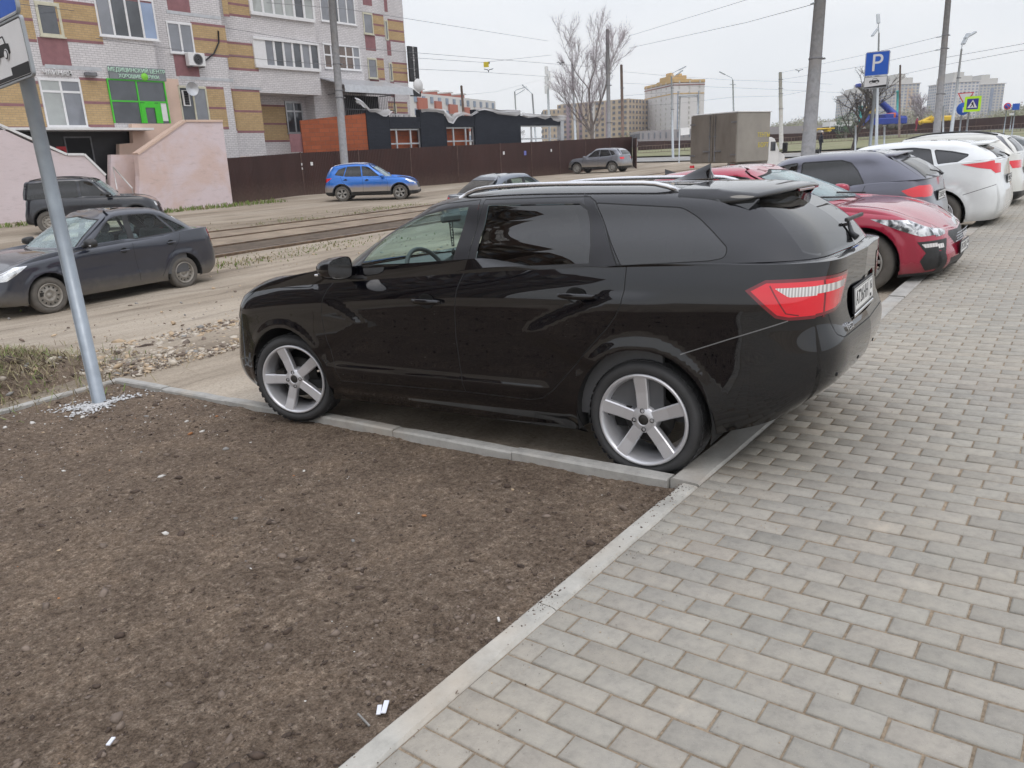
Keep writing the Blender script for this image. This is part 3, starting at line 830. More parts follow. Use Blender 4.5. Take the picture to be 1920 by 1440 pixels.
for r, ins in ((WAG['low'][6], LAMP_S), (WAG['low'][7], LAMP_E)):
    r['cond'] = (lambda pc, a=ins, k=r['kind']: inpoly(pc[:, (0, 2)] if k == 's' else pc[:, (1, 2)], a))
HOODL = [(2.16, .795), (2.5, .765), (2.95, .71), (3.22, .60), (3.36, .40), (3.42, 0)]
WAG['hood'] = [
    Sq(kind='t', line=HOODL, w=.007, key='body', mat='seam'),
    Sq(kind='t', poly=HOODL+[(2.0, -.01), (2.0, .795)], key='hood', c=1),
    Sq(kind='t', poly=[(-1.2, -.1), (-.75, -.1), (-.75, .66), (-1.2, .66)], key='tailgate', c=1),
]
FG = [(1.93, 1.045), (1.90, 1.10), (1.845, 1.18), (1.765, 1.262), (1.61, 1.338), (1.45, 1.387), (1.29, 1.413), (1.15, 1.422), (1.186, 1.078)]
RG = [(1.020, 1.090), (1.005, 1.424), (.42, 1.408), (.365, 1.375), (.335, 1.31), (.30, 1.20), (.293, 1.113)]
CP = [(.42, 1.46), (.35, 1.43), (.255, 1.30), (.131, 1.09), (.293, 1.09), (.30, 1.20), (.335, 1.31), (.365, 1.375)]
QG = rounded([(.315, 1.405), (-.15, 1.362), (-.235, 1.315), (-.325, 1.245), (-.405, 1.175), (-.40, 1.135), (-.33, 1.122), (.112, 1.104)], [.01, .03, .03, .03, .03, .03, .03, .01])
FDU = [(2.15, 1.0), (2.06, 1.10), (1.975, 1.20), (1.86, 1.29), (1.69, 1.372), (1.52, 1.418), (1.33, 1.447), (1.08, 1.458), (1.06, 1.3), (1.083, 1.0)]
RDU = [(1.083, 1.0), (1.06, 1.3), (1.045, 1.456), (.60, 1.448), (.37, 1.440), (.325, 1.415), (.25, 1.31), (.128, 1.09), (.09, 1.0)]
WS = [(-.02, 1.06), (.745, 1.05), (.71, 1.22), (.60, 1.395), (-.02, 1.455)]
RW = rounded([(-.02, 1.125), (.60, 1.128), (.655, 1.15), (.60, 1.25), (.53, 1.40), (-.02, 1.42)], [.0, .03, .03, .03, .02, 0])
WAG['up'] = [
    Sq(kind='s', poly=FG, key='window', mat='glass_clear', id=1, off=-.006),
    Sq(kind='s', poly=RG, key='window', mat='glass_tint', id=2, off=-.006),
    Sq(kind='s', poly=QG, key='window', mat='glass_tint', id=3, off=-.001),
    Sq(kind='s', line=QG+[QG[0]], w=.010, key='body', mat='seam'),
    Sq(kind='s', line=FG+[FG[0]], w=.022, key='window_frame', mat='blkplastic', id=1, off=.001),
    Sq(kind='s', line=RG+[RG[0]], w=.022, key='window_frame', mat='blkplastic', id=2, off=.001),
    Sq(kind='s', line=FDU, w=.006, key='body', mat='seam'), Sq(kind='s', line=RDU, w=.006, key='body', mat='seam'),
    Sq(kind='s', poly=[(1.19, 1.0), (1.15, 1.43), (1.0, 1.43), (1.018, 1.0)], key='pillar_trim', mat='satin_trim', off=.001),
    Sq(kind='s', poly=CP, key='pillar_trim', mat='satin_trim', off=.001, id=1),
    Sq(kind='s', line=[(2.1, 1.028), (1.2, 1.066), (.3, 1.100), (.1, 1.102)], w=.02, key='window_frame', mat='blkplastic', id=1, off=.002),
    Sq(kind='s', poly=FDU, key='door', id=1), Sq(kind='s', poly=RDU, key='door', id=2),
    Sq(kind='e', poly=RW, key='rear_window', mat='glass_tint', c=1, off=-.001),
    Sq(kind='e', line=RW[1:], w=.018, key='tailgate', mat='gloss_black', c=1),
    Sq(kind='f', poly=WS, key='windshield', mat='glass_ws2', c=1, off=-.001),
    Sq(kind='e', poly=[(-.1, 1.0), (.63, 1.0), (.56, 1.43), (-.1, 1.43)], key='tailgate', c=1),
    Sq(kind='t', line=[(-.17, 0), (-.16, .40), (-.12, .60)], w=.006, key='body', mat='seam'),
]
WAG['parents'] = {'clear_lens': 'tail_lamp'}
WAG['mats'] = {'paint': paint('black_car_paint', (.0018, .0019, .0034), rough=.3, coat=1., spec=.05, cior=1.62)}
def add_interior(car, mats, dash=True, y0=.70, z=.36, xs=(1.25, .35), belt=1.0, dx=0.):
    t = MB(); t.box((1.0, 0, z-.05), (2.5, 1.4, .06), 0)
    t.box((.95, .79, .62), (2.1, .03, .62), 0); t.box((.95, -.79, .62), (2.1, .03, .62), 0)
    t.build('cabin_floor', mats[1], car)
    for x in xs:
        for s in ((1, -1) if x > .8 else (0,)):
            w = .50 if s else 1.25; y = s*.36
            m = MB(); m.box((x, y, z+.13), (.50, w, .16), 0, bevel=.05)
            a = R_(14); A = np.array([[math.cos(a), 0, math.sin(a)], [0, 1, 0], [-math.sin(a), 0, math.cos(a)]])
            m.box((x-.29, y, z+.42), (.14, w*.95, .60), 0, A, .05)
            for q in ((0,) if s else (.36, -.36)): m.box((x-.38, y+q, z+.80), (.10, .26, .18), 0, A, .045)
            m.build('seat', mats[0], car)
    if dash:
        m = MB(); m.box((1.93+dx, 0, belt-.20), (.36, 1.44, .26), 0, bevel=.07); m.box((2.02+dx, 0, belt-.04), (.50, 1.40, .10), 0, bevel=.045)
        m.box((1.75+dx, .36, belt-.03), (.10, .34, .10), 0, bevel=.04); m.box((1.4, 0, .5), (.7, .2, .3), 0, bevel=.04)
        m.build('dashboard', M['dash'], car)
        m = MB(); c = np.array([1.60+dx, .36, belt-.04]); a = R_(24); ax = np.array([[0, 1., 0], [math.sin(a), 0, math.cos(a)], [-math.cos(a), 0, math.sin(a)]])
        k = 28; m.tube([c+np.array([math.cos(2*math.pi*i/k)*.185, math.sin(2*math.pi*i/k)*.185, 0])@ax for i in range(k+1)], .015, 0, 8, False)
        m.lathe([(0, -.02), (.06, -.02), (.07, .03), (0, .04)], c=c, ax=ax, n=16)
        for q in (0, math.pi, -math.pi/2): m.box(c+np.array([math.cos(q)*.12, math.sin(q)*.12, .01])@ax, (.13, .03, .015), 0, np.array([np.array([math.cos(q), math.sin(q), 0])@ax, np.array([-math.sin(q), math.cos(q), 0])@ax, ax[2]]))
        m.tube([c, c-ax[2]*-.25], .03, 0, 8)
        m.build('steering_wheel', M['dash'], car)
def mirror(car, p, side, mat, big=1.0, signal=True):
    m = MB(); c = np.asarray(p, float); n = 18
    # housing: rounded shell, open to the rear
    prof = [(-.085, .35), (-.07, .72), (-.03, .95), (.02, 1.0), (.045, .97)]
    V = []; k = 20
    for (dx, sc) in prof:
        for j in range(k):
            a = 2*math.pi*j/k; e = .62
            yy = math.copysign(abs(math.cos(a))**e, math.cos(a))*.105*sc*big; zz = math.copysign(abs(math.sin(a))**e, math.sin(a))*.068*sc*big
            V.append(c+np.array([-dx*1.15+.0, side*yy, zz*(1-.22*math.cos(a))]))
    F = []
    for i in range(len(prof)-1):
        for j in range(k): F.append([i*k+j, i*k+(j+1) % k, (i+1)*k+(j+1) % k, (i+1)*k+j][::side])
    F.append([j for j in range(k)][::-side])
    m.add(V, F, 0, True)
    m.tube([c+np.array([.02, -side*.09, -.03]), c+np.array([.05, -side*.17, -.05])], [.03, .035], 1, 8)
    if signal: m.box(c+np.array([.07, side*.055, -.03]), (.03, .08, .014), 2, bevel=.004)
    o = m.build('mirror', [mat, M['blkplastic'], M['lamp_chrome']], car)
    g = MB(); V = []
    for j in range(k):
        a = 2*math.pi*j/k; e = .62
        yy = math.copysign(abs(math.cos(a))**e, math.cos(a))*.098*big; zz = math.copysign(abs(math.sin(a))**e, math.sin(a))*.062*big
        V.append(c+np.array([-.046, side*yy, zz*(1-.22*math.cos(a))]))
    g.add(V, [list(range(k))[::side]], 0); g.build('mirror_glass', M['chrome'], o)
    return o
def make_wagon():
    car = empty('estate_car')
    tag(car, 'glossy black estate car with five spoke silver wheels parked nose away from the pavement', 'car')
    PL, PH, PG, ob = car_body(car, WAG, .024)
    mats = WAG['mats']; P = mats['paint']
    wm = dict(tyre=M['tyre'], rim=M['alloy'])
    for x, st in ((0, 0), (2.635, .29)):
        for s in (1, -1):
            a0 = R_(87) if x == 0 else 0.
            wheel(car, x, .845, .3145, .222, .242, ('spoke', 5, .052, .062, a0), s, wm, st if x else 0, tread=True)
    for s in (1, -1):
        for idn, (x, z) in ((1, (1.325, .905)), (2, (.335, .955))):
            p, n = surf_pt(PL, 's', (x, z), .0, s)
            d = ob.get(('door', s, idn)); door_handle(d or car, s, p, n, .215, P, M['seam'], slope=.02)
        mirror(car, (1.965, s*.965, 1.105), s, P)
        # roof rail
        r = MB(); xs = np.linspace(-.10, 1.28, 22); pts = []
        for x in xs:
            t = (x+.10)/1.38; h = .038*min(1, math.sin(math.pi*t)*3)**.7 if 0 < t < 1 else 0
            z = float(smooth_pl(WAG['g']['ze'], x)[0]); pts.append((x, s*(.555-.02*abs(2*t-1)**2), z+.012+h))
        r.tube(pts, [.013]*22, 0, 8); r.build('roof_rail', M['silver_rail'], car)
    # roof spoiler
    sp = MB(); V = []; F = []; ny = 25; prof = [(-.11, .008), (-.30, .008), (-.44, .005), (-.565, -.006), (-.590, -.017), (-.586, -.028), (-.51, -.044), (-.44, -.078), (-.38, -.096), (-.11, -.082)]
    for i in range(ny):
        e = -1+2*i/(ny-1); y = e*.575; k = abs(e)
        for (x, dz) in prof:
            xx = x+.11*k**3.5 if x < -.3 else x
            zz = 1.438+.028*(1-k**2)+dz+.058*(x+.16)
            V.append((xx, e*(.575+.42*max(0, -dz-.01)+.012), zz))
    m_ = len(prof)
    for i in range(ny-1):
        for j in range(m_-1): F.append([i*m_+j, i*m_+j+1, (i+1)*m_+j+1, (i+1)*m_+j])
    F.append([j for j in range(m_)][::-1]); F.append([(ny-1)*m_+j for j in range(m_)])
    sp.add(V, F, 0, True); so = sp.build('spoiler', [P], car)
    b = MB(); b.box((-.586, 0, 1.404), (.01, .34, .012), 0, bevel=.003); b.build('brake_light', M['lens_dark_red'], so)
    # dark side winglets under the spoiler
    for s in (1, -1):
        w = MB(); w.add([(-.30, s*.600, 1.395), (-.50, s*.566, 1.385), (-.43, s*.612, 1.31), (-.40, s*.617, 1.275), (-.30, s*.585, 1.40), (-.49, s*.53, 1.37), (-.43, s*.58, 1.31), (-.40, s*.585, 1.275)],
                      [[0, 1, 2, 3], [4, 7, 6, 5], [1, 5, 6, 2], [2, 6, 7, 3]], 0); w.build('spoiler_side', M['gloss_black'], car)
    # shark fin antenna
    f = MB(); prof = [(.16, .0, .012), (.10, .022, .022), (.04, .045, .020), (-.02, .066, .014), (-.055, .080, .006)]
    zr = 1.490; V = []; F = []
    for (x, h, w) in prof:
        V += [(x, w*1.5+.012, zr), (x, w*.55, zr+h*.55), (x-.006, .002, zr+h), (x-.006, -.002, zr+h), (x, -w*.55, zr+h*.55), (x, -w*1.5-.012, zr)]
    V += [(-.075, .03, zr), (-.062, .012, zr+.04), (-.060, .002, zr+.078), (-.060, -.002, zr+.078), (-.062, -.012, zr+.04), (-.075, -.03, zr)]
    for i in range(len(prof)):
        for j in range(5): F.append([i*6+j, i*6+j+1, (i+1)*6+j+1, (i+1)*6+j])
    F.append([len(V)-6+j for j in range(6)])
    f.add([(a-.01, b, c) for a, b, c in V], F, 0, True); f.build('roof_antenna', P, car)
    # rear wiper
    w = MB(); w.tube([(-.835, -.02, 1.145), (-.81, -.03, 1.165), (-.775, -.12, 1.215), (-.765, -.16, 1.235)], [.018, .013, .009, .008], 0, 8)
    w.box((-.772, -.30, 1.232), (.018, .46, .020), 0, bevel=.004)
    w.build('wiper', M['blkplastic'], car)
    # number plate, chrome strip, badge
    xp = -.862
    pt = plate(car, np.array([xp-.018, 0, .862]), (-1, 0, 0), 'А726НН', region='16', tilt=.06)
    s_ = MB(); s_.box((xp-.026, 0, .786), (.012, .54, .018), 0, bevel=.004); s_.build('chrome_strip', M['chrome'], car)
    bp, bn = surf_pt(PL, 'e', (.42, .765), .004); ex_ = _n(np.array([bn[1], -bn[0], 0])*1.); ex_ = ex_ if ex_[1] < 0 else -ex_; ez_ = _n(bn); ey_ = _n(np.cross(ez_, ex_))
    text_obj('model_badge', 'Vesta', .058, M['chrome'], frame(bp, ex_, ey_, ez_), car, .004, shear=.2)
    # recess border
    add_interior(car, (M['cloth'], M['dash']), belt=1.03, dx=.13)
    # things hanging from the mirror
    m = MB(); m.box((1.78, 0, 1.335), (.03, .22, .055), 0, bevel=.015); m.tube([(1.78, 0, 1.34), (1.85, 0, 1.38)], .01); ro = m.build('rear_view_mirror', M['dash'], car)
    c = MB()
    for dy in (.02, -.015): c.tube([(1.78, dy, 1.31), (1.78, dy*.6, 1.14)], .0035)
    for i in range(9): c.lathe([(0, -.008), (.008, 0), (0, .008)], c=(1.78, .012*math.cos(i), 1.29-i*.018), n=8)
    c.lathe([(0, -.03), (.016, -.01), (.016, .01), (0, .03)], c=(1.78, 0, 1.10), n=10)
    tag(c.build('beads', M['ink'], None), 'black prayer beads hanging from the mirror inside the black estate car', 'beads')
    bpy.data.objects['beads'].parent = None
    # exhaust-side diffuser, parking sensor
    for y in (.60, .22, -.22, -.60):
        p, n = surf_pt(PL, 'e', (abs(y), .57), .0, 1 if y > 0 else -1); u_ = _n(np.cross([0, 0, 1.], n)); d = MB(); d.lathe([(0, .003), (.009, .003), (.011, -.002)], c=p, ax=np.array([u_, np.cross(n, u_), n]), n=14); d.build('parking_sensor', M['seam'], car)
    return car
wagon = make_wagon()
place_car(wagon, CARX, CARY, CYAW, z=CHZ, pitch=math.atan(math.tan(CPI)), roll=math.atan(CRO))
bd = bpy.data.objects['beads']; bd.matrix_world = wagon.matrix_world.copy()
# ------------------------------------------------------------------ lattice noise for displacement
_LAT = RNG.random((64, 64))
def vnoise(x, y):
    xi = np.floor(x).astype(int); yi = np.floor(y).astype(int); fx = x-xi; fy = y-yi
    fx = fx*fx*(3-2*fx); fy = fy*fy*(3-2*fy)
    a = _LAT[xi % 64, yi % 64]; b = _LAT[(xi+1) % 64, yi % 64]; c = _LAT[xi % 64, (yi+1) % 64]; d = _LAT[(xi+1) % 64, (yi+1) % 64]
    return (a*(1-fx)+b*fx)*(1-fy)+(c*(1-fx)+d*fx)*fy
def fbm(x, y, sc, octv=5, rough=.55):
    s = 0; a = 1.; t = 0; x = np.asarray(x)*sc; y = np.asarray(y)*sc
    for k in range(octv):
        s = s+a*vnoise(x+17.3*k, y-9.1*k); t += a; a *= rough; x, y = x*1.93*.8-y*1.93*.6, x*1.93*.6+y*1.93*.8
    return s/t-.5
def curbx(y): return 0.022*np.maximum(0, -np.asarray(y, float)-3)
BX1, BY0 = 5.98, -2.03                            # corner of the soil bed
# ------------------------------------------------------------------ ground sheet
def dirt_mat():
    t = NT('dry_dirt'); v = t.coord('Object')
    big = t.noise(t.coord('Object', (1, .25, 1)), .35, 5, .6, .4); mid = t.noise(t.coord('Object', (1, .16, 1)), 2.2, 7, .65, .6); fine = t.noise(v, 38, 5, .7)
    c = t.ramp(big, [(.30, (.27, .222, .17)), (.52, (.405, .345, .275)), (.72, (.51, .45, .375))])
    c = t.mix(.65, c, t.ramp(mid, [(.28, (.30, .27, .24)), (.5, (.85, .84, .82)), (.75, (1.15, 1.13, 1.1))]), 'MULTIPLY')
    c = t.mix(.55, c, t.ramp(fine, [(.3, (.45, .44, .42)), (.5, (.95, .95, .95)), (.75, (1.2, 1.2, 1.2))]), 'MULTIPLY')
    t.set(Base_Color=c, Roughness=.95, Specular_IOR_Level=.2)
    h = t.math('ADD', t.math('MULTIPLY', mid, 1.5), t.math('MULTIPLY', fine, .25)); t.bump(h, .7, .05)
    return t.mat
def grow(a, b, step, g):                         # coordinates growing away from a to b
    o = [a]; s = step
    while (o[-1] < b) if b > a else (o[-1] > b):
        o.append(o[-1]+(s if b > a else -s)); s *= g
    return o
xs = sorted(set(np.round(grow(-1, -1600, .3, 1.22)+list(np.arange(-1, 9, .085))+grow(9, 1600, .1, 1.06), 4)))
ys = sorted(set(np.round(grow(-9, -1700, .1, 1.05)+list(np.arange(-9, -1.9, .085))+grow(-1.9, 1400, .1, 1.16), 4)))
XX, YY = np.meshgrid(xs, ys)
ZZ = terr(XX, YY)
near = np.exp(-(np.hypot(XX-6, YY+6)/25)**2)
ZZ = ZZ + near*(.10*fbm(XX*1.0, YY*.35, .55, 4)+.035*fbm(XX, YY*.7, 3.5, 4)) + (1-near)*.10*fbm(XX, YY, .2, 3)
under = (XX > .2) & (XX < 4.2) & (YY < -1.9) & (YY > -9)
ZZ = np.where(under, np.minimum(ZZ, terr(XX, YY)+.012), ZZ)
def cutmask(X, Y):
    a = np.clip((X+.0-curbx(Y))/-.12+1.0, 0, 1)*1.0
    pave = (X < curbx(Y)+.08) & (X > -13) & (Y < 6) & (Y > -60)
    bed = (X < BX1-.0) & (X > -1) & (Y > BY0+.02) & (Y < 5)
    return pave | bed
ZZ = np.where(cutmask(XX, YY), np.minimum(ZZ, pav(XX, YY)-.16), ZZ)
ny_, nx_ = XX.shape
idx = np.arange(nx_*ny_).reshape(ny_, nx_)
F = np.stack([idx[:-1, :-1], idx[:-1, 1:], idx[1:, 1:], idx[1:, :-1]], -1).reshape(-1, 4)
M['dirt'] = dirt_mat()
tag(raw_mesh('ground', np.stack([XX, YY, ZZ], -1).reshape(-1, 3), F, M['dirt'], smooth=True), kind='structure')
# ------------------------------------------------------------------ pavement of grey concrete blocks
def paver_mat():
    t = NT('concrete_pavers'); v = t.coord('Object')
    at_ = t.n('ShaderNodeAttribute', attribute_name='tone'); a2 = t.n('ShaderNodeAttribute', attribute_name='warm')
    c = t.ramp(at_.outputs['Fac'], [(0, (.25, .238, .208)), (.35, (.315, .301, .266)), (.7, (.365, .348, .308)), (1, (.45, .422, .365))])
    c = t.mix(t.math('MULTIPLY', a2.outputs['Fac'], .6), c, (.42, .355, .285))
    n1 = t.noise(v, 1.1, 4, .6); n2 = t.noise(v, 26, 6, .7); n3 = t.noise(v, 330, 2, .8)
    c = t.mix(.55, c, t.ramp(n1, [(.35, (.86, .86, .87)), (.65, (1.1, 1.07, 1.02))]), 'MULTIPLY')
    c = t.mix(.7, c, t.ramp(n2, [(.28, (.74, .74, .75)), (.5, (1, 1, 1)), (.72, (1.17, 1.16, 1.13))]), 'MULTIPLY')
    c = t.mix(t.ramp(n3, [(.66, 0.), (.74, .55)]), c, (.66, .64, .60))
    c = t.mix(t.ramp(t.noise(v, 210, 2, .6), [(.27, .45), (.35, 0.)]), c, (.14, .13, .115))
    c = t.mix(t.ramp(t.noise(v, 4.2, 6, .72, .3), [(.60, 0.), (.72, .5)]), c, (.50, .44, .36))
    t.set(Base_Color=c, Roughness=.85, Specular_IOR_Level=.3)
    t.bump(t.math('ADD', n2, t.math('MULTIPLY', n3, .6)), .35, .004); return t.mat
def sand_mat():
    t = NT('joint_sand'); v = t.coord('Object'); n = t.noise(v, 60, 4); m = t.noise(v, 3.5, 4)
    c = t.mix(.6, t.ramp(n, [(.3, (.185, .145, .10)), (.7, (.35, .285, .21))]), t.ramp(m, [(.3, (.5, .48, .45)), (.65, (1.15, 1.1, 1.05))]), 'MULTIPLY')
    t.set(Base_Color=c, Roughness=1.); t.bump(n, .6, .006); return t.mat
PQ, PP = .20199, .10087
M['paver'] = paver_mat(); M['sand'] = sand_mat()
r0, r1 = -26, 330; nxp = 62
jj, ii = np.meshgrid(np.arange(r0, r1), np.arange(-1, nxp), indexing='ij')
off = np.where(jj % 2 == 0, 0.0, .5)
xa = -(ii+1+off)*PQ; xb = xa+PQ; yb = -jj*PP; ya = yb-PP
gx = .0036
xa = xa+gx; xb = np.minimum(xb, 0.)-gx; ya = ya+.0037; yb = yb-.0037
ok = (xb-xa > .02)
xa, xb, ya, yb = xa[ok], xb[ok], ya[ok], yb[ok]; n = len(xa)
jit = RNG.normal(0, .0011, (n, 4)); xa = xa+jit[:, 0]; xb = np.minimum(xb+jit[:, 1], -.001); ya = ya+jit[:, 2]*.8; yb = yb+jit[:, 3]*.8
dz = RNG.normal(0, .0010, n); tx = RNG.normal(0, .004, n); ty = RNG.normal(0, .006, n)
bev = .0055
V = np.zeros((n, 12, 3)); cx, cy = (xa+xb)/2, (ya+yb)/2
wob = .02*fbm(cx, cy, .25, 2)
for k, (px_, py_, e, z_) in enumerate([(xa, ya, 1, 0), (xb, ya, 1, 0), (xb, yb, 1, 0), (xa, yb, 1, 0), (xa, ya, 0, -.0045), (xb, ya, 0, -.0045), (xb, yb, 0, -.0045), (xa, yb, 0, -.0045), (xa, ya, 0, -.03), (xb, ya, 0, -.03), (xb, yb, 0, -.03), (xa, yb, 0, -.03)]):
    X = px_+np.sign(cx-px_)*bev*e*RNG.uniform(.5, 1.5, n); Y = py_+np.sign(cy-py_)*bev*e*RNG.uniform(.5, 1.4, n)
    V[:, k, 0] = X+curbx(Y); V[:, k, 1] = Y; V[:, k, 2] = pav(X, Y)+dz+tx*(X-cx)+ty*(Y-cy)+z_+wob
b = (np.arange(n)*12)[:, None]
fq = np.array([[0, 1, 2, 3], [4, 5, 1, 0], [5, 6, 2, 1], [6, 7, 3, 2], [7, 4, 0, 3], [8, 9, 5, 4], [9, 10, 6, 5], [10, 11, 7, 6], [11, 8, 4, 7]])
F = (b[:, :, None]+fq[None]).reshape(-1, 4)
po = raw_mesh('pavement', V.reshape(-1, 3), F, M['paver'])
at_ = po.data.attributes.new('tone', 'FLOAT', 'POINT'); tone = np.clip(RNG.normal(.5, .095, n)+.22*fbm(cx, cy, .7, 3), 0, 1); at_.data.foreach_set('value', np.repeat(tone, 12))
at_ = po.data.attributes.new('warm', 'FLOAT', 'POINT'); at_.data.foreach_set('value', np.repeat(np.clip(RNG.normal(.2, .12, n)+.6*fbm(cx, cy, .9, 3), 0, 1), 12))
tag(po, kind='structure')
gy = np.concatenate([np.linspace(2.7, -34, 90), np.linspace(-36, -60, 8)]); gx_ = np.linspace(-12.6, .0, 24)
GX, GY = np.meshgrid(gx_, gy); GZ = pav(GX, GY)-.0055+.02*fbm(GX, GY, .25, 2)+np.where(GY < -33.3, .006, 0); GX = GX+curbx(GY)
idx = np.arange(GX.size).reshape(GX.shape); F = np.stack([idx[:-1, :-1], idx[1:, :-1], idx[1:, 1:], idx[:-1, 1:]], -1).reshape(-1, 4)
tag(raw_mesh('pavement_sand', np.stack([GX, GY, GZ], -1).reshape(-1, 3), F, M['sand'], smooth=True), kind='structure')
# ------------------------------------------------------------------ kerbs
def concrete(name, base, warm=(.42, .36, .29)):
    t = NT(name); v = t.coord('Object'); n = t.noise(v, 7, 7, .7); m = t.noise(v, 1.6, 4)
    c = t.ramp(n, [(.28, tuple(x*.72 for x in base)), (.5, base), (.72, tuple(min(1, x*1.22) for x in base))])
    c = t.mix(t.ramp(m, [(.5, 0.), (.7, .6)]), c, warm)
    c = t.mix(t.ramp(t.noise(v, 160, 2), [(.68, 0.), (.76, .4)]), c, (.2, .19, .17))
    t.set(Base_Color=c, Roughness=.88, Specular_IOR_Level=.3); t.bump(t.noise(v, 45, 6, .7), .5, .006); return t.mat
M['kerb'] = concrete('kerb_concrete', (.385, .375, .35)); M['kerb_white'] = concrete('new_kerb_concrete', (.44, .425, .385), (.42, .35, .27))
def kerb_run(name, pts_fn, s0, s1, L, w, h, mat, top, side=0):
    mb = MB(); s = s0
    while s < s1-.02:
        e = min(s+L, s1); g = .003; k = 6
        ss = np.linspace(s+g, e-g, k); b = .012; zj = RNG.normal(0, .003); V = []
        for i, q in enumerate(ss):
            (x, y), (nx, ny) = pts_fn(q)
            z = top(x, y)+zj+RNG.normal(0, .0008); en = .004 if i in (0, k-1) else 0
            r = RNG.normal(0, .0014, 3)
            for (o, dz_) in ((0, -h), (r[0], -b), (b+r[1], -en), (w-b+r[2], -en), (w+r[0]*.6, -b), (w, -h)): V.append((x+nx*o, y+ny*o, z+dz_))
        F = []
        for i in range(k-1):
            for j in range(5): F.append([i*6+j, i*6+j+1, (i+1)*6+j+1, (i+1)*6+j])
        F.append([0, 5, 4, 3, 2, 1]); F.append([(k-1)*6+j for j in range(6)])
        mb.add(V, F); s = e
    o = mb.build(name, mat); o.data.update()
    return tag(o, kind='structure')
kerb_run('garden_kerb', lambda s: ((.001, -s), (1, 0)), -3.2, 2.03, 1.0, .088, .16, M['kerb_white'], lambda x, y: pav(x, y)+.004)
kerb_run('road_kerb', lambda s: ((.001+float(curbx(-s)), -s), (1, 0)), 2.036, 40, 1.0, .155, .25, M['kerb'], lambda x, y: pav(x, y)+.004)
kerb_run('bed_kerb', lambda s: ((s, -2.105), (0, 1)), .16, 5.98, .98, .088, .2, M['kerb'], lambda x, y: pav(x, y)+.004)
kerb_run('bed_end_kerb', lambda s: ((5.985, -2.1+s), (-1, 0)), .0, 7.0, 1.0, .07, .2, M['kerb'], lambda x, y: pav(x, y)+.002)
# ------------------------------------------------------------------ soil bed
def soil_mat():
    t = NT('garden_soil'); v = t.coord('Object')
    a = t.noise(v, 2.6, 7, .7, .3); b = t.noise(v, 30, 9, .80); c_ = t.noise(v, 150, 5, .8)
    vo = t.n('ShaderNodeTexVoronoi'); vo.inputs['Scale'].default_value = 85; t.l(v, vo.inputs['Vector']); vd = vo.outputs['Distance']
    c = t.ramp(b, [(.32, (.068, .047, .032)), (.43, (.165, .124, .092)), (.54, (.238, .184, .140)), (.68, (.45, .37, .29))])
    c = t.mix(.6, c, t.ramp(a, [(.34, (.70, .67, .65)), (.5, (1, 1, 1)), (.64, (1.45, 1.43, 1.38))]), 'MULTIPLY')
    c = t.mix(.85, c, t.ramp(c_, [(.32, (.42, .41, .40)), (.5, (1, 1, 1)), (.68, (1.55, 1.5, 1.45))]), 'MULTIPLY'); c = t.mix(.5, c, t.ramp(vd, [(.0, (1.15, 1.13, 1.1)), (.5, (.95, .95, .95)), (.8, (.45, .44, .43))]), 'MULTIPLY')
    t.set(Base_Color=c, Roughness=.98, Specular_IOR_Level=.15); t.bump(t.math('SUBTRACT', t.math('ADD', b, t.math('MULTIPLY', c_, .5)), t.math('MULTIPLY', vd, .5)), .9, .02); return t.mat
M['soil'] = soil_mat()
def soilz(X, Y):
    z = pav(X, Y)-.035+.035*fbm(X, Y, 1.3, 3)+.020*fbm(X, Y, 6, 4)+.014*np.maximum(0, fbm(X, Y, 17, 3))
    ed = np.minimum(np.minimum(X-.08, BX1-X), Y-(BY0-.02)); z = z-.012*np.exp(-np.maximum(ed, 0)/.08)
    return z
sx = np.concatenate([np.arange(.06, 3.2, .0125), np.arange(3.2, BX1-.03, .026)]); sy = np.concatenate([np.arange(BY0+.005, .8, .024), np.arange(.8, 3.2, .015)])
X, Y = np.meshgrid(sx, sy); Z = soilz(X, Y)
cr_ = fbm(X, Y, 38, 2); Z = Z+.010*cr_+.006*np.maximum(0, fbm(X, Y, 21, 2))
idx = np.arange(X.size).reshape(X.shape); F = np.stack([idx[:-1, :-1], idx[:-1, 1:], idx[1:, 1:], idx[1:, :-1]], -1).reshape(-1, 4)
tag(raw_mesh('soil', np.stack([X, Y, Z], -1).reshape(-1, 3), F, M['soil'], smooth=True), kind='structure')
ICO_V = []; 
def _ico():
    ph = (1+5**.5)/2; v = np.array([(-1, ph, 0), (1, ph, 0), (-1, -ph, 0), (1, -ph, 0), (0, -1, ph), (0, 1, ph), (0, -1, -ph), (0, 1, -ph), (ph, 0, -1), (ph, 0, 1), (-ph, 0, -1), (-ph, 0, 1)], float)
    v /= np.linalg.norm(v[0])
    f = np.array([(0,11,5),(0,5,1),(0,1,7),(0,7,10),(0,10,11),(1,5,9),(5,11,4),(11,10,2),(10,7,6),(7,1,8),(3,9,4),(3,4,2),(3,2,6),(3,6,8),(3,8,9),(4,9,5),(2,4,11),(6,2,10),(8,6,7),(9,8,1)])
    return v, f
IV, IF = _ico()
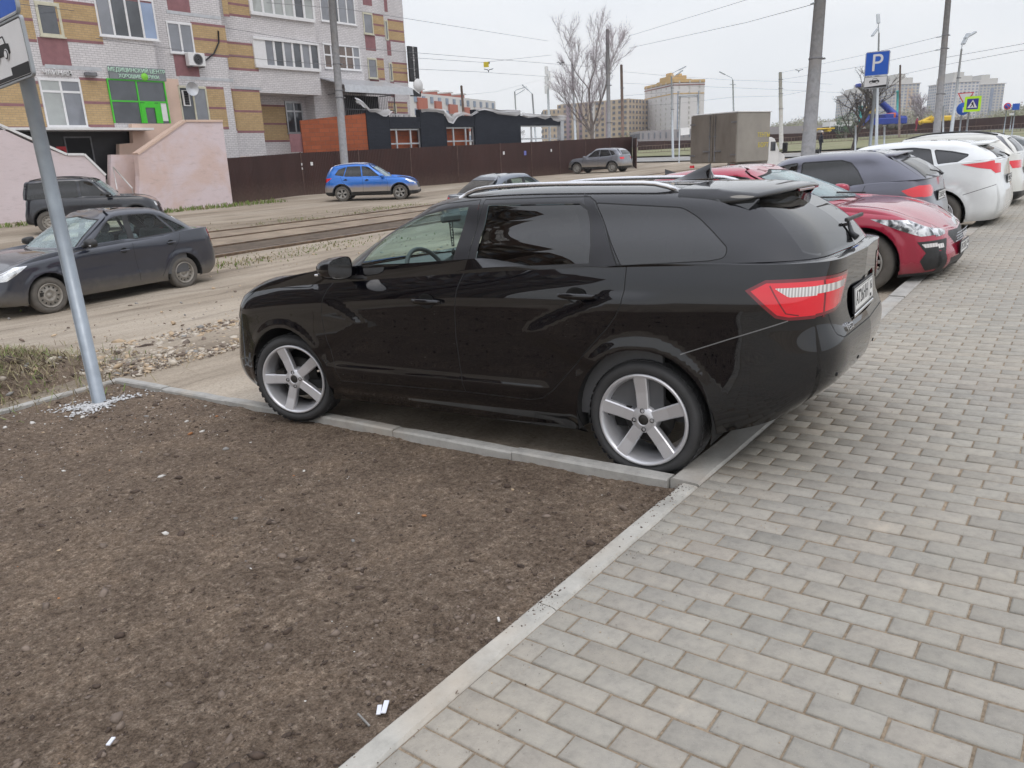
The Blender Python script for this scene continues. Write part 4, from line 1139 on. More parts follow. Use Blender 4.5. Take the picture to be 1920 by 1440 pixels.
def lumps(name, X, Y, Z, R, mats, w=None, flat=.7, rough=.25, smooth=False, kind='stuff', sink=.3):
    n = len(X); V = np.repeat(IV[None], n, 0)*(1+RNG.normal(0, rough, (n, 12, 1)).clip(-.45, .6))
    S = np.stack([RNG.uniform(.7, 1.35, n), RNG.uniform(.6, 1.1, n), RNG.uniform(.5, 1, n)*flat], 1)[:, None]
    V = V*S; a = RNG.uniform(0, 6.283, n); c, s = np.cos(a)[:, None], np.sin(a)[:, None]
    x = V[:, :, 0]*c-V[:, :, 1]*s; y = V[:, :, 0]*s+V[:, :, 1]*c; zz = V[:, :, 2]+RNG.normal(0, .25, n)[:, None]*V[:, :, 0]
    R = R[:, None]; P = np.stack([X[:, None]+x*R, Y[:, None]+y*R, Z[:, None]+(zz+flat*(1-2*sink)*.6)*R], -1)
    F = (np.arange(n)*12)[:, None, None]+IF[None]
    mi = None
    if isinstance(mats, list) and len(mats) > 1:
        mi = np.repeat(RNG.choice(len(mats), n, p=w), 20)
    o = raw_mesh(name, P.reshape(-1, 3), F.reshape(-1, 3), mats, mi, smooth=smooth)
    return tag(o, kind=kind)
M['clod'] = simple('dark_clod', (.075, .053, .040), 1., var=.35, sc=12, bump=.5, bsc=90)
M['clod2'] = simple('pale_clod', (.19, .148, .118), 1., var=.3, sc=12, bump=.5, bsc=90)
M['st_white'] = simple('white_stone', (.62, .60, .56), .8, var=.15, sc=20, bump=.3, bsc=60)
M['st_tan'] = simple('tan_stone', (.46, .35, .235), .85, var=.25, sc=14, bump=.3, bsc=60)
M['st_pale'] = simple('pale_tan_stone', (.52, .46, .38), .85, var=.15, sc=14)
M['st_grey'] = simple('grey_stone', (.26, .25, .235), .8, var=.25, sc=14, bump=.3, bsc=60)
M['st_orange'] = simple('orange_stone', (.42, .19, .08), .85, var=.2, sc=14)
n = 42000; X = .12+5.78*RNG.random(n)**1.35; Y = RNG.uniform(BY0+.05, 2.9, n); dens_ = fbm(X, Y, 1.4, 3); k = dens_ > RNG.uniform(-.30, .22, n); X, Y = X[k], Y[k]
Rr = np.minimum(.0026*RNG.random(len(X))**-.40, .024)
lumps('soil_clods', X, Y, soilz(X, Y), Rr, [M['clod'], M['clod2']], [.55, .45])
n = 420; X = np.concatenate([RNG.uniform(.12, 5.9, n), RNG.uniform(3.5, 5.9, 420)]); Y = np.concatenate([RNG.uniform(BY0+.05, 2.9, n), BY0+.1+np.abs(RNG.normal(0, 1.0, 420))])
Rr = np.minimum(.003*RNG.random(len(X))**-.40, .022)
lumps('pebbles', X, Y, soilz(X, Y), Rr, [M['st_white'], M['st_tan'], M['st_grey'], M['st_orange']], [.42, .26, .24, .08], rough=.15)
# broken stone in front of the estate car
n = 9500; a = RNG.random(n); X = 5.9+1.9*RNG.random(n)+.5*a; Y = -2.3-5.2*a+RNG.normal(0, .45, n); k = fbm(X, Y, .8, 3) > RNG.uniform(-.35, .0, n); X, Y = X[k], Y[k]
Rr = np.minimum(.010*RNG.random(len(X))**-.40, .050)
lumps('broken_stone', X, Y, terr(X, Y)+.0, Rr, [M['st_tan'], M['st_pale'], M['st_grey'], M['clod2']], [.30, .44, .03, .23], rough=.30, flat=.6)
n = 1500; X = RNG.uniform(6, 15, n); Y = RNG.uniform(-14, 0, n); Rr = np.minimum(.006*RNG.random(n)**-.5, .05)
lumps('loose_stones', X, Y, terr(X, Y)+.01, Rr, [M['st_tan'], M['clod2'], M['st_grey']], [.4, .4, .2], rough=.18)
# earth and rubble heap with dead grass left of the sign
hx, hy = 7.35, -1.35
def heapz(X, Y):
    d = np.maximum(0, 1-(((X-hx)/1.15)**2+((Y-hy-.4)/1.5)**2)); return terr(X, Y)+.30*d**.8+.10*fbm(X, Y, 2.5, 4)*np.minimum(1, d*3)-.02
u = np.linspace(-1.3, 1.3, 70); X, Y = np.meshgrid(hx+u, hy+.4+u*1.4); Z = heapz(X, Y)-.03*(heapz(X, Y) < terr(X, Y)+.005)
idx = np.arange(X.size).reshape(X.shape); F = np.stack([idx[:-1, :-1], idx[:-1, 1:], idx[1:, 1:], idx[1:, :-1]], -1).reshape(-1, 4)
o = raw_mesh('earth_heap', np.stack([X, Y, Z], -1).reshape(-1, 3), F, M['soil'], smooth=True)
tag(o, 'low heap of earth and rubble with dead grass left of the leaning sign post', 'heap')
n = 700; X = hx+RNG.normal(0, .55, n); Y = hy+.4+RNG.normal(0, .8, n)
lumps('rubble', X, Y, heapz(X, Y), np.minimum(.014*RNG.random(n)**-.5, .08), [M['st_tan'], M['clod'], M['st_grey'], M['st_pale']], [.25, .5, .1, .15], rough=.28)
M['straw'] = simple('dead_grass', (.30, .26, .15), .9, var=.3, sc=3); M['straw2'] = simple('brown_dead_grass', (.19, .15, .095), .9, var=.3, sc=3); M['green'] = simple('fresh_grass', (.15, .21, .05), .85, var=.35, sc=3)
def blades(name, X, Y, zf, hmean, mats, w, lay=.6, width=.004, seg=2):
    n = len(X); V = []; F = []
    a = RNG.uniform(0, 6.283, n); h = hmean*RNG.uniform(.4, 1.6, n); ln = RNG.uniform(0, lay, n); wd_ = width*RNG.uniform(.6, 1.4, n)
    Z = zf(X, Y); dx, dy = np.cos(a), np.sin(a)
    P = np.zeros((n, 5, 3))
    P[:, 0] = np.stack([X-dy*wd_, Y+dx*wd_, Z-.005], 1); P[:, 1] = np.stack([X+dy*wd_, Y-dx*wd_, Z-.005], 1)
    mx_, my_ = X+dx*h*ln*.4, Y+dy*h*ln*.4; mz = Z+h*.55
    P[:, 2] = np.stack([mx_+dy*wd_*.8, my_-dx*wd_*.8, mz], 1); P[:, 3] = np.stack([mx_-dy*wd_*.8, my_+dx*wd_*.8, mz], 1)
    P[:, 4] = np.stack([X+dx*h*ln*1.2, Y+dy*h*ln*1.2, Z+h*(1-.5*ln)], 1)
    F = []
    for i in range(n): b = i*5; F.append([b, b+1, b+2, b+3]); F.append([b+3, b+2, b+4])
    mi = np.repeat(RNG.choice(len(mats), n, p=w), 2)
    return tag(raw_mesh(name, P.reshape(-1, 3), F, mats, mi), kind='stuff')
n = 11000; X = hx+RNG.normal(0, .6, n); Y = hy+.5+RNG.normal(0, .8, n); k = fbm(X, Y, 1.8, 3) > RNG.uniform(-.3, .1, n)
blades('dead_grass', X[k], Y[k], heapz, .105, [M['straw'], M['straw2'], M['green']], [.45, .40, .15], 2.6)
# spilt white concrete round the sign foot
n = 1500; a = RNG.uniform(0, 6.283, n); r = np.abs(RNG.normal(0, .115, n))*(1+.5*np.sin(3*a)); X = 5.22+r*np.cos(a)*1.0; Y = -1.52+r*np.sin(a)*1.25
M['spill'] = simple('white_concrete_crumbs', (.60, .60, .60), .9, var=.15, sc=30, bump=.5, bsc=80)
lumps('spilt_concrete', X, Y, soilz(X, Y)+.008, .005+.011*RNG.random(n)**2, M['spill'], rough=.3, flat=.5)
# ------------------------------------------------------------------ tram track
M['rail'] = simple('rusty_rail', (.23, .165, .115), .6, metal=.4, var=.3, sc=8); M['rail_top'] = simple('worn_rail_top', (.42, .37, .32), .35, metal=.7, var=.2)
M['sleeper'] = simple('oily_sleeper', (.105, .078, .055), .9, var=.35, sc=5, bump=.5)
M['bed_b'] = simple('trodden_track_fill', (.26, .205, .15), .95, var=.3, sc=1.5, bump=.5)
def tracks():
    for k, xr_ in enumerate((15.2, 18.25)):
        root = empty('tram_track', (0, 0, 0))
        tag(root, 'rusty tram track nearer the black cars, sleepers half buried in dirt' if k == 0 else 'rusty tram track on the far side, nearer the brown fence', 'tram track', 'tram tracks across the dirt')
        yy = np.linspace(2, -60, 63)
        for g in (0, 1.52):
            m = MB(); V = []
            prof = [(-.065, .0), (-.065, .015), (-.012, .03), (-.012, .115), (-.035, .125), (-.035, .155), (.035, .155), (.035, .125), (.012, .115), (.012, .03), (.065, .015), (.065, .0)]
            for y in yy:
                z = terr(xr_+g, y)-.085
                V += [(xr_+g+a, y, z+b) for a, b in prof]
            kk = len(prof); F = []; 
            for i in range(len(yy)-1):
                for j in range(kk-1): F.append([i*kk+j, i*kk+j+1, (i+1)*kk+j+1, (i+1)*kk+j])
            m.add(V, F, 0); 
            m.m = [1 if (f_ % (kk-1)) == 5 else 0 for f_ in range(len(F))]
            m.build('rail', [M['rail'], M['rail_top']], root)
        V = []
        for y in yy: V += [(xr_+.05, y, terr(xr_+.05, y)+.03), (xr_+1.47, y, terr(xr_+1.47, y)+.03)]
        raw_mesh('track_bed', V, [[2*i, 2*i+1, 2*i+3, 2*i+2] for i in range(len(yy)-1)], M['sleeper'] if k == 0 else M['bed_b'], None, root)
        if k == 0:
            V = []
            for y in yy: V += [(xr_+1.56, y, terr(xr_+1.56, y)+.035), (xr_+3.0, y, terr(xr_+3.0, y)+.035)]
            raw_mesh('track_bed', V, [[2*i, 2*i+1, 2*i+3, 2*i+2] for i in range(len(yy)-1)], M['bed_b'], None, root)
        m = MB()
        for y in np.arange(2, -60, -.62): m.box((xr_+.76, y+random.uniform(-.03, .03), terr(xr_+.76, y)-(.005 if k == 0 else .15)+random.uniform(-.03, .03)-.04), (1.3 if k == 0 else 2.5, .23, .12), 0, bevel=.01)
        tag(m.build('sleepers', M['sleeper'], root), kind='stuff')
tracks()
n = 16000; X = np.concatenate([RNG.normal(14.1, .42, n//2), RNG.normal(20.9, .5, n//2)]); Y = RNG.uniform(-34, -2, n); k = fbm(X, Y, .7, 3) > RNG.uniform(-.15, .25, n)
blades('track_grass', X[k], Y[k], lambda a, b: terr(a, b), .05, [M['straw'], M['green']], [.6, .4], .9, .012)
# ------------------------------------------------------------------ far roads and lawns draped over the ground
def drape(name, poly, dz, mat, step=None, kind='structure'):
    P = np.array(poly, float); lo, hi = P.min(0), P.max(0); st = step or max((hi-lo).max()/40, .5)
    D = dens([tuple(p) for p in P], st); V = [Vector(p) for p in D]; n = len(V); E = [(i, (i+1) % n) for i in range(n)]
    gx, gy = np.meshgrid(np.arange(lo[0], hi[0], st), np.arange(lo[1], hi[1], st)); q = np.stack([gx.ravel(), gy.ravel()], 1); q = q[inpoly(q, [tuple(p) for p in P])]
    V += [Vector(p) for p in q]
    vs, _, fs, *_ = delaunay_2d_cdt(V, E, [], 0, 1e-4); vs = np.array([tuple(v) for v in vs]); fs = np.array([f for f in fs]); c = vs[fs].mean(1); fs = fs[inpoly(c, [tuple(p) for p in P])]
    a = vs[fs]; ar = (a[:, 1, 0]-a[:, 0, 0])*(a[:, 2, 1]-a[:, 0, 1])-(a[:, 2, 0]-a[:, 0, 0])*(a[:, 1, 1]-a[:, 0, 1]); fs = np.where((ar > 0)[:, None], fs, fs[:, ::-1])
    z = terr(vs[:, 0], vs[:, 1])+dz
    o = raw_mesh(name, np.column_stack([vs, z]), fs, mat, smooth=True)
    return tag(o, kind=kind) if kind else o
def lawn_mat():
    t = NT('spring_lawn'); v = t.coord('Object'); c = t.ramp(t.noise(v, .25, 6, .65), [(.3, (.15, .15, .075)), (.5, (.20, .20, .10)), (.72, (.27, .245, .16))])
    c = t.mix(.5, c, t.ramp(t.noise(v, 3, 5, .7), [(.3, (.7, .7, .7)), (.7, (1.2, 1.2, 1.2))]), 'MULTIPLY'); t.set(Base_Color=c, Roughness=1.); return t.mat
M['lawn'] = lawn_mat(); M['asphalt'] = simple('worn_asphalt', (.27, .262, .25), .9, var=.15, sc=.6, bump=.2, bsc=30)
M['pale_path'] = simple('pale_concrete_path', (.42, .41, .39), .9, var=.1, sc=.5)
def px2w(pts): return [tuple(gp(x, y)[:2]) for x, y in pts]
drape('road', [(33.5, -61.5), (24, -61.5), (8, -64), (-30, -70), (-30, -80), (10, -74), (34, -72), (90, -70), (140, -60), (140, -52), (60, -58)], .10, M['asphalt'])
drape('lawn', [(-60, -84), (10, -77.5), (34, -75.5), (90, -73), (200, -60), (300, -60), (300, -190), (-60, -190)], .13, M['lawn'])
drape('path', [(-60, -120), (200, -128), (200, -131), (-60, -123)], .19, M['pale_path'])
# ------------------------------------------------------------------ the other cars: one builder, one dictionary of shapes per body
def gspec(W, xr, xf, wb, r, zs, belt, ge, g, wins, lamps_t, lamps_h, seams, glass='glass_tint', clad=None, bumper_z=.45, deck=False, Yk=None, tailrow=None, noserow=None, arch=.06, hoodx=None, grille=None, plate_z=None, frame_k='blkplastic', roofz=None):
    tr = tailrow or [(zs, .12), (.32, .03), (.48, 0), (.62, .01), (.78, .05), (.92, .07), (None, .09)]
    nr = noserow or [.12, .02, 0, .03, .06, .10, .14]
    ins = [.07, .02, .005, 0, 0, .012, .045]
    sp = dict(W=W, xr=xr, xf=xf, wb=wb, arch_r=r+arch, arch_z=r+.01, rows=[(z, d, f, i) for (z, d), f, i in zip(tr, nr, ins)], zb=belt, hood_crown=.06, deck_crown=.03)
    if Yk: sp['Y'] = Yk
    sp['g'] = dict(dict(bulge=.02, ebulge=.04, crown=.04), **g); sp['g']['ze'] = ge
    ar = r+arch
    def ff(x, y, z, wb=wb, ar=ar, r=r):
        h = np.zeros_like(x)
        for cx in (0, wb):
            q = np.hypot(x-cx, z-r-.01); h += .014*sst(ar+.10, ar+.01, q)*(y > .4)
        h += .012*np.exp(-((z-.42)/.04)**2)*sst(.45, .6, x)*sst(wb-.45, wb-.6, x)
        h -= .010*np.exp(-((z-.66)/.10)**2)*sst(.40, .7, x)*sst(wb-.35, wb-.6, x)
        return h
    sp['feat'] = ff
    low = [dict(kind='s', poly=circ(0, r+.01, ar, 30), key='CUT'), dict(kind='s', poly=circ(wb, r+.01, ar, 30), key='CUT')]
    for k, (kind, poly, mat, key) in enumerate(lamps_t+lamps_h): low.append(dict(kind=kind, poly=poly, key=key, mat=mat, off=.003, c=0))
    for s_ in seams: low.append(dict(kind='s', line=s_, w=.008, key='body', mat='seam'))
    if grille:
        for gr in grille: low.append(dict(kind='f', poly=gr, key='grille', mat='blkplastic', c=1, off=-.004))
    if clad:
        low.append(dict(kind='s', poly=circ(0, r+.01, ar+clad, 30), key='cladding', mat='blkplastic', c=1)); low.append(dict(kind='s', poly=circ(wb, r+.01, ar+clad, 30), key='cladding', mat='blkplastic', c=1))
        for kd, a, b in (('s', xr-.2, xf+.2), ('e', -.1, 1.3), ('f', -.1, 1.3)): low.append(dict(kind=kd, poly=[(a, .1), (b, .1), (b, zs+.17), (a, zs+.17)], key='cladding', mat='blkplastic', c=1))
    if seams:                                            # doors closed by the seams: rear of B, front of B
        for i, dpoly in enumerate(sp_doors(seams)): low.append(dict(kind='s', poly=dpoly, key='door', id=i+1))
    sp['low'] = low
    sp['hood'] = []
    if hoodx: sp['hood'] = [dict(kind='t', line=hoodx, w=.009, key='body', mat='seam'), dict(kind='t', poly=hoodx+[(hoodx[0][0]-.1, -.01), (hoodx[0][0]-.1, hoodx[0][1])], key='hood', c=1)]
    up = []
    for i, wpoly in enumerate(wins['s']):
        wpoly = rounded(wpoly, .02); gl = wins.get('mats', {}).get(i, glass)
        up.append(dict(kind='s', poly=wpoly, key='window', mat=gl, id=i, off=-.004))
        up.append(dict(kind='s', line=wpoly+[wpoly[0]], w=.03, key='window_frame', mat=frame_k, id=i, off=.001))
    up.append(dict(kind='e', poly=rounded(wins['e'], .02), key='rear_window', mat=wins.get('eg', glass), c=1)); up.append(dict(kind='e', line=wins['e'][1:], w=.03, key='body', mat='seam'))
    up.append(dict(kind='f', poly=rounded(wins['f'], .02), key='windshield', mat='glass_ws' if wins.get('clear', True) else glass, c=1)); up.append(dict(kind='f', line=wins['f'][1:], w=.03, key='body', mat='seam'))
    if wins.get('bp'):
        for q in wins['bp']: up.append(dict(kind='s', poly=q, key='pillar_trim', mat='blkplastic', id=len(up)))
    sp['up'] = up; sp['parents'] = {}
    return sp
def sp_doors(seams):
    # seams[0]: front edge of the front door, seams[1]: middle, seams[2]: rear edge; each from top to bottom
    return [seams[0]+seams[1][::-1], seams[1]+seams[2][::-1]]
SED = gspec(.845, -.90, 3.34, 2.476, .293, .20,
    belt=[(-1.0, 1.045), (-.6, 1.055), (-.2, 1.03), (.3, .985), (1.2, .955), (1.7, .93), (2.1, .90), (2.6, .845), (3.0, .775), (3.2, .70), (3.4, .62)],
    ge=[(-.3, 1.33), (-.1, 1.40), (.3, 1.455), (.8, 1.475), (1.15, 1.445), (1.35, 1.405), (1.5, 1.36)],
    g=dict(xr0=-.50, xf0=2.12, xA0=1.86, y0=.765, xr1=.10, xf1=1.32, xA1=1.14, y1=.555, zg=[(-.6, 1.065), (-.1, 1.03), (.3, .998), (1.2, .97), (1.9, .945), (2.2, .96)], rr0=(.02, .10, .22), rr1=(.015, .06, .14)),
    wins=dict(s=[[(1.66, .975), (1.17, 1.355), (1.02, 1.39), (.93, 1.40), (.965, 1.0)], [(.85, 1.01), (.82, 1.40), (.42, 1.39), (.31, 1.36), (.08, 1.05)], [(.02, 1.06), (.235, 1.345), (.04, 1.245), (-.20, 1.09)]],
              e=[(-.02, 1.09), (.60, 1.09), (.48, 1.37), (-.02, 1.38)], f=[(-.02, .98), (.70, .98), (.55, 1.36), (-.02, 1.41)], clear=True, eg='glass_tint_dusty',
              mats={0: 'glass_clear', 1: 'glass_clear', 2: 'glass_clear'}, bp=[[(.965, .95), (.93, 1.41), (.82, 1.41), (.85, .95)]]),
    lamps_t=[('s', [(-.66, 1.02), (-1.1, 1.02), (-1.1, .70), (-.79, .70), (-.72, .82)], 'lens_red', 'tail_lamp'), ('e', [(1.1, 1.02), (.50, 1.0), (.52, .86), (.66, .70), (1.1, .70)], 'lens_red', 'tail_lamp')],
    lamps_h=[('s', [(2.74, .80), (3.5, .78), (3.5, .56), (3.05, .60)], 'lamp_chrome', 'headlamp'), ('f', [(1.1, .72), (.38, .66), (.42, .56), (1.1, .56)], 'lamp_chrome', 'headlamp')],
    seams=[[(1.98, .99), (2.06, .86), (2.09, .60), (2.02, .30)], [(.93, 1.03), (.95, .86), (.93, .55), (.90, .29)], [(-.06, 1.08), (.02, .90), (.16, .74), (.35, .50), (.46, .29)]],
    glass='glass_tint_dusty', hoodx=[(1.96, .74), (2.5, .71), (3.0, .62), (3.16, .3), (3.2, 0)], grille=[[(-.02, .40), (.55, .40), (.50, .27), (-.02, .27)], [(-.02, .66), (.40, .66), (.38, .58), (-.02, .58)]])
NIVA = gspec(.86, -.70, 3.20, 2.45, .345, .30,
    belt=[(-.8, 1.02), (1.2, 1.02), (1.9, 1.0), (2.4, .985), (2.9, .94), (3.1, .88), (3.25, .80)],
    ge=[(-.7, 1.52), (-.3, 1.58), (.4, 1.61), (1.1, 1.60), (1.45, 1.555), (1.6, 1.51)],
    g=dict(xr0=-.66, xf0=1.98, xA0=1.86, y0=.79, xr1=-.52, xf1=1.42, xA1=1.30, y1=.64, crown=.03, zg=[(-.8, 1.035), (1.2, 1.035), (2.0, 1.02)]),
    wins=dict(s=[[(1.68, 1.06), (1.30, 1.49), (.98, 1.53), (1.0, 1.07)], [(.90, 1.07), (.88, 1.53), (.28, 1.53), (.20, 1.07)], [(.10, 1.07), (.16, 1.53), (-.40, 1.48), (-.50, 1.07)]],
              e=[(-.02, 1.08), (.66, 1.08), (.58, 1.48), (-.02, 1.50)], f=[(-.02, 1.07), (.72, 1.07), (.60, 1.50), (-.02, 1.53)]),
    lamps_t=[('s', [(-.60, .95), (-.9, .95), (-.9, .65), (-.62, .65)], 'lens_red', 'tail_lamp')],
    lamps_h=[('s', [(2.98, .88), (3.5, .86), (3.5, .68), (3.05, .70)], 'lamp_chrome', 'headlamp'), ('f', [(1.1, .86), (.50, .84), (.50, .70), (1.1, .70)], 'lamp_chrome', 'headlamp')],
    seams=[[(1.96, 1.04), (2.0, .8), (1.98, .42)], [(.97, 1.06), (.97, .7), (.95, .42)], [(.10, 1.06), (.12, .85), (.34, .6), (.42, .42)]],
    clad=.05, hoodx=[(1.96, .74), (2.6, .72), (3.0, .66), (3.1, .3), (3.12, 0)], grille=[[(-.02, .80), (.45, .80), (.42, .68), (-.02, .68)]])
CRETA = gspec(.885, -.84, 3.43, 2.59, .335, .24,
    belt=[(-.9, 1.07), (-.4, 1.07), (.3, 1.04), (1.2, 1.0), (1.9, .975), (2.5, .955), (3.0, .90), (3.3, .80), (3.45, .72)],
    ge=[(-.6, 1.44), (-.3, 1.51), (.4, 1.565), (1.0, 1.56), (1.35, 1.51), (1.55, 1.46)],
    g=dict(xr0=-.72, xf0=2.16, xA0=1.95, y0=.80, xr1=-.46, xf1=1.40, xA1=1.24, y1=.62, zg=[(-.8, 1.09), (-.3, 1.09), (.3, 1.055), (1.2, 1.015), (2.2, .99)]),
    wins=dict(s=[[(1.72, 1.03), (1.25, 1.43), (.95, 1.49), (.98, 1.05)], [(.90, 1.06), (.86, 1.49), (.30, 1.48), (.16, 1.09)], [(.10, 1.10), (.22, 1.46), (-.10, 1.36), (-.25, 1.16)]],
              e=[(-.02, 1.14), (.62, 1.14), (.52, 1.42), (-.02, 1.43)], f=[(-.02, 1.03), (.72, 1.03), (.58, 1.43), (-.02, 1.47)]),
    lamps_t=[('s', [(-.40, 1.02), (-1.1, .98), (-1.1, .84), (-.66, .84)], 'lens_red', 'tail_lamp'), ('e', [(1.1, .98), (.50, .98), (.55, .84), (1.1, .84)], 'lens_red', 'tail_lamp')],
    lamps_h=[('s', [(2.86, .90), (3.5, .84), (3.5, .74), (3.05, .76)], 'lamp_chrome', 'headlamp'), ('f', [(1.1, .84), (.45, .80), (.48, .70), (1.1, .70)], 'lamp_chrome', 'headlamp')],
    seams=[[(2.0, 1.0), (2.06, .8), (2.02, .34)], [(.95, 1.03), (.97, .7), (.95, .34)], [(-.02, 1.07), (.06, .85), (.32, .6), (.42, .34)]],
    clad=.04, hoodx=[(2.0, .76), (2.6, .73), (3.1, .64), (3.25, .3), (3.28, 0)], grille=[[(-.02, .72), (.42, .72), (.36, .5), (-.02, .5)]])
KAP = gspec(.905, -.80, 3.53, 2.674, .345, .26,
    belt=[(-.9, 1.08), (-.3, 1.10), (.3, 1.06), (1.2, 1.0), (1.9, .98), (2.5, .97), (3.0, .93), (3.3, .86), (3.55, .74)],
    ge=[(-.6, 1.42), (-.3, 1.48), (.4, 1.555), (1.0, 1.565), (1.4, 1.52), (1.65, 1.46)],
    g=dict(xr0=-.70, xf0=2.36, xA0=2.12, y0=.80, xr1=-.40, xf1=1.50, xA1=1.34, y1=.60, zg=[(-.8, 1.12), (-.3, 1.12), (.3, 1.075), (1.2, 1.015), (2.3, .99)]),
    wins=dict(s=[[(1.85, 1.03), (1.34, 1.43), (1.0, 1.49), (1.03, 1.05)], [(.95, 1.06), (.92, 1.49), (.36, 1.46), (.12, 1.12)], [(.04, 1.13), (.26, 1.44), (-.04, 1.35), (-.18, 1.20)]],
              e=[(-.02, 1.16), (.60, 1.16), (.50, 1.40), (-.02, 1.42)], f=[(-.02, 1.03), (.72, 1.03), (.56, 1.44), (-.02, 1.48)]),
    lamps_t=[('s', [(-.52, 1.0), (-1.1, 1.0), (-1.1, .86), (-.6, .86)], 'lens_red', 'tail_lamp'), ('e', [(1.1, 1.0), (.45, 1.0), (.5, .86), (1.1, .86)], 'lens_red', 'tail_lamp')],
    lamps_h=[('s', [(2.95, .92), (3.6, .86), (3.6, .74), (3.2, .76)], 'lamp_chrome', 'headlamp'), ('f', [(1.1, .86), (.42, .80), (.44, .70), (1.1, .70)], 'lamp_chrome', 'headlamp')],
    seams=[[(2.12, 1.02), (2.18, .8), (2.1, .34)], [(1.0, 1.03), (1.03, .7), (1.0, .34)], [(-.04, 1.1), (.06, .85), (.34, .6), (.44, .34)]],
    clad=.05, hoodx=[(2.2, .76), (2.7, .73), (3.2, .62), (3.36, .3), (3.4, 0)], grille=[[(-.02, .80), (.45, .78), (.40, .70), (-.02, .72)], [(-.02, .55), (.6, .55), (.5, .38), (-.02, .38)]])
CER = gspec(.90, -1.09, 3.545, 2.70, .325, .18,
    belt=[(-1.2, 1.05), (-.6, 1.06), (-.1, 1.03), (.4, .99), (1.3, .95), (1.8, .93), (2.3, .905), (2.8, .85), (3.15, .775), (3.35, .70), (3.55, .62)],
    ge=[(-.4, 1.27), (-.1, 1.345), (.4, 1.405), (.9, 1.42), (1.3, 1.385), (1.55, 1.335), (1.7, 1.30)],
    g=dict(xr0=-.72, xf0=2.42, xA0=2.10, y0=.79, xr1=.0, xf1=1.50, xA1=1.30, y1=.57, zg=[(-.9, 1.07), (-.1, 1.045), (.4, 1.005), (1.3, .965), (2.1, .945), (2.5, .96)]),
    wins=dict(s=[[(1.88, .985), (1.36, 1.305), (1.14, 1.34), (1.02, 1.345), (1.06, 1.0)], [(.95, 1.0), (.92, 1.345), (.40, 1.33), (.20, 1.28), (-.12, 1.08)], [(-.18, 1.09), (.05, 1.24), (-.15, 1.17), (-.30, 1.10)]],
              e=[(-.02, 1.09), (.58, 1.09), (.48, 1.32), (-.02, 1.33)], f=[(-.02, .985), (.715, .985), (.57, 1.31), (-.02, 1.37)], mats={0: 'glass_tint', 1: 'glass_tint', 2: 'glass_tint'}),
    lamps_t=[('s', [(-.80, 1.0), (-1.3, 1.0), (-1.3, .86), (-.85, .86)], 'lens_red', 'tail_lamp'), ('e', [(1.1, 1.0), (.3, 1.0), (.3, .88), (1.1, .86)], 'lens_red', 'tail_lamp')],
    lamps_h=[('s', [(2.78, .80), (3.10, .775), (3.8, .70), (3.8, .59), (3.26, .595), (3.05, .68)], 'lamp_dark', 'headlamp'), ('f', [(1.1, .72), (.60, .69), (.44, .62), (.50, .585), (.62, .575), (1.1, .585)], 'lamp_dark', 'headlamp'),
             ('s', [(3.27, .515), (3.8, .51), (3.8, .475), (3.30, .475)], 'lens_clear', 'fog_lamp'), ('s', [(3.23, .54), (3.8, .54), (3.8, .46), (3.42, .45), (3.8, .42), (3.8, .30), (3.30, .23), (3.26, .34), (3.31, .42)], 'blkplastic', 'air_intake'), ('s', [(2.9, .1), (3.8, .1), (3.8, .225), (3.1, .205), (2.9, .195)], 'blkplastic', 'lip'), ('f', [(-.1, .1), (1.2, .1), (1.2, .225), (-.1, .21)], 'blkplastic', 'lip'),
             ('f', [(.60, .50), (.86, .50), (.84, .455), (.60, .455)], 'lens_clear', 'fog_lamp'), ('f', [(.50, .54), (.90, .54), (.88, .47), (.64, .43), (.84, .40), (.86, .34), (.66, .22), (.54, .20), (.60, .40)], 'blkplastic', 'air_intake')],
    seams=[[(2.18, .99), (2.24, .80), (2.22, .50), (2.16, .29)], [(1.05, 1.02), (1.08, .80), (1.05, .29)], [(-.06, 1.08), (.02, .86), (.2, .68), (.42, .45), (.50, .29)]],
    glass='glass_tint', hoodx=[(2.2, .79), (2.7, .755), (3.1, .68), (3.36, .48), (3.46, .25), (3.48, 0)],
    grille=[[(-.02, .585), (.36, .60), (.43, .565), (.30, .46), (-.02, .45)], [(-.02, .33), (.50, .33), (.46, .19), (-.02, .19)]],
    noserow=[.10, .02, 0, .02, .05, .09, .13])
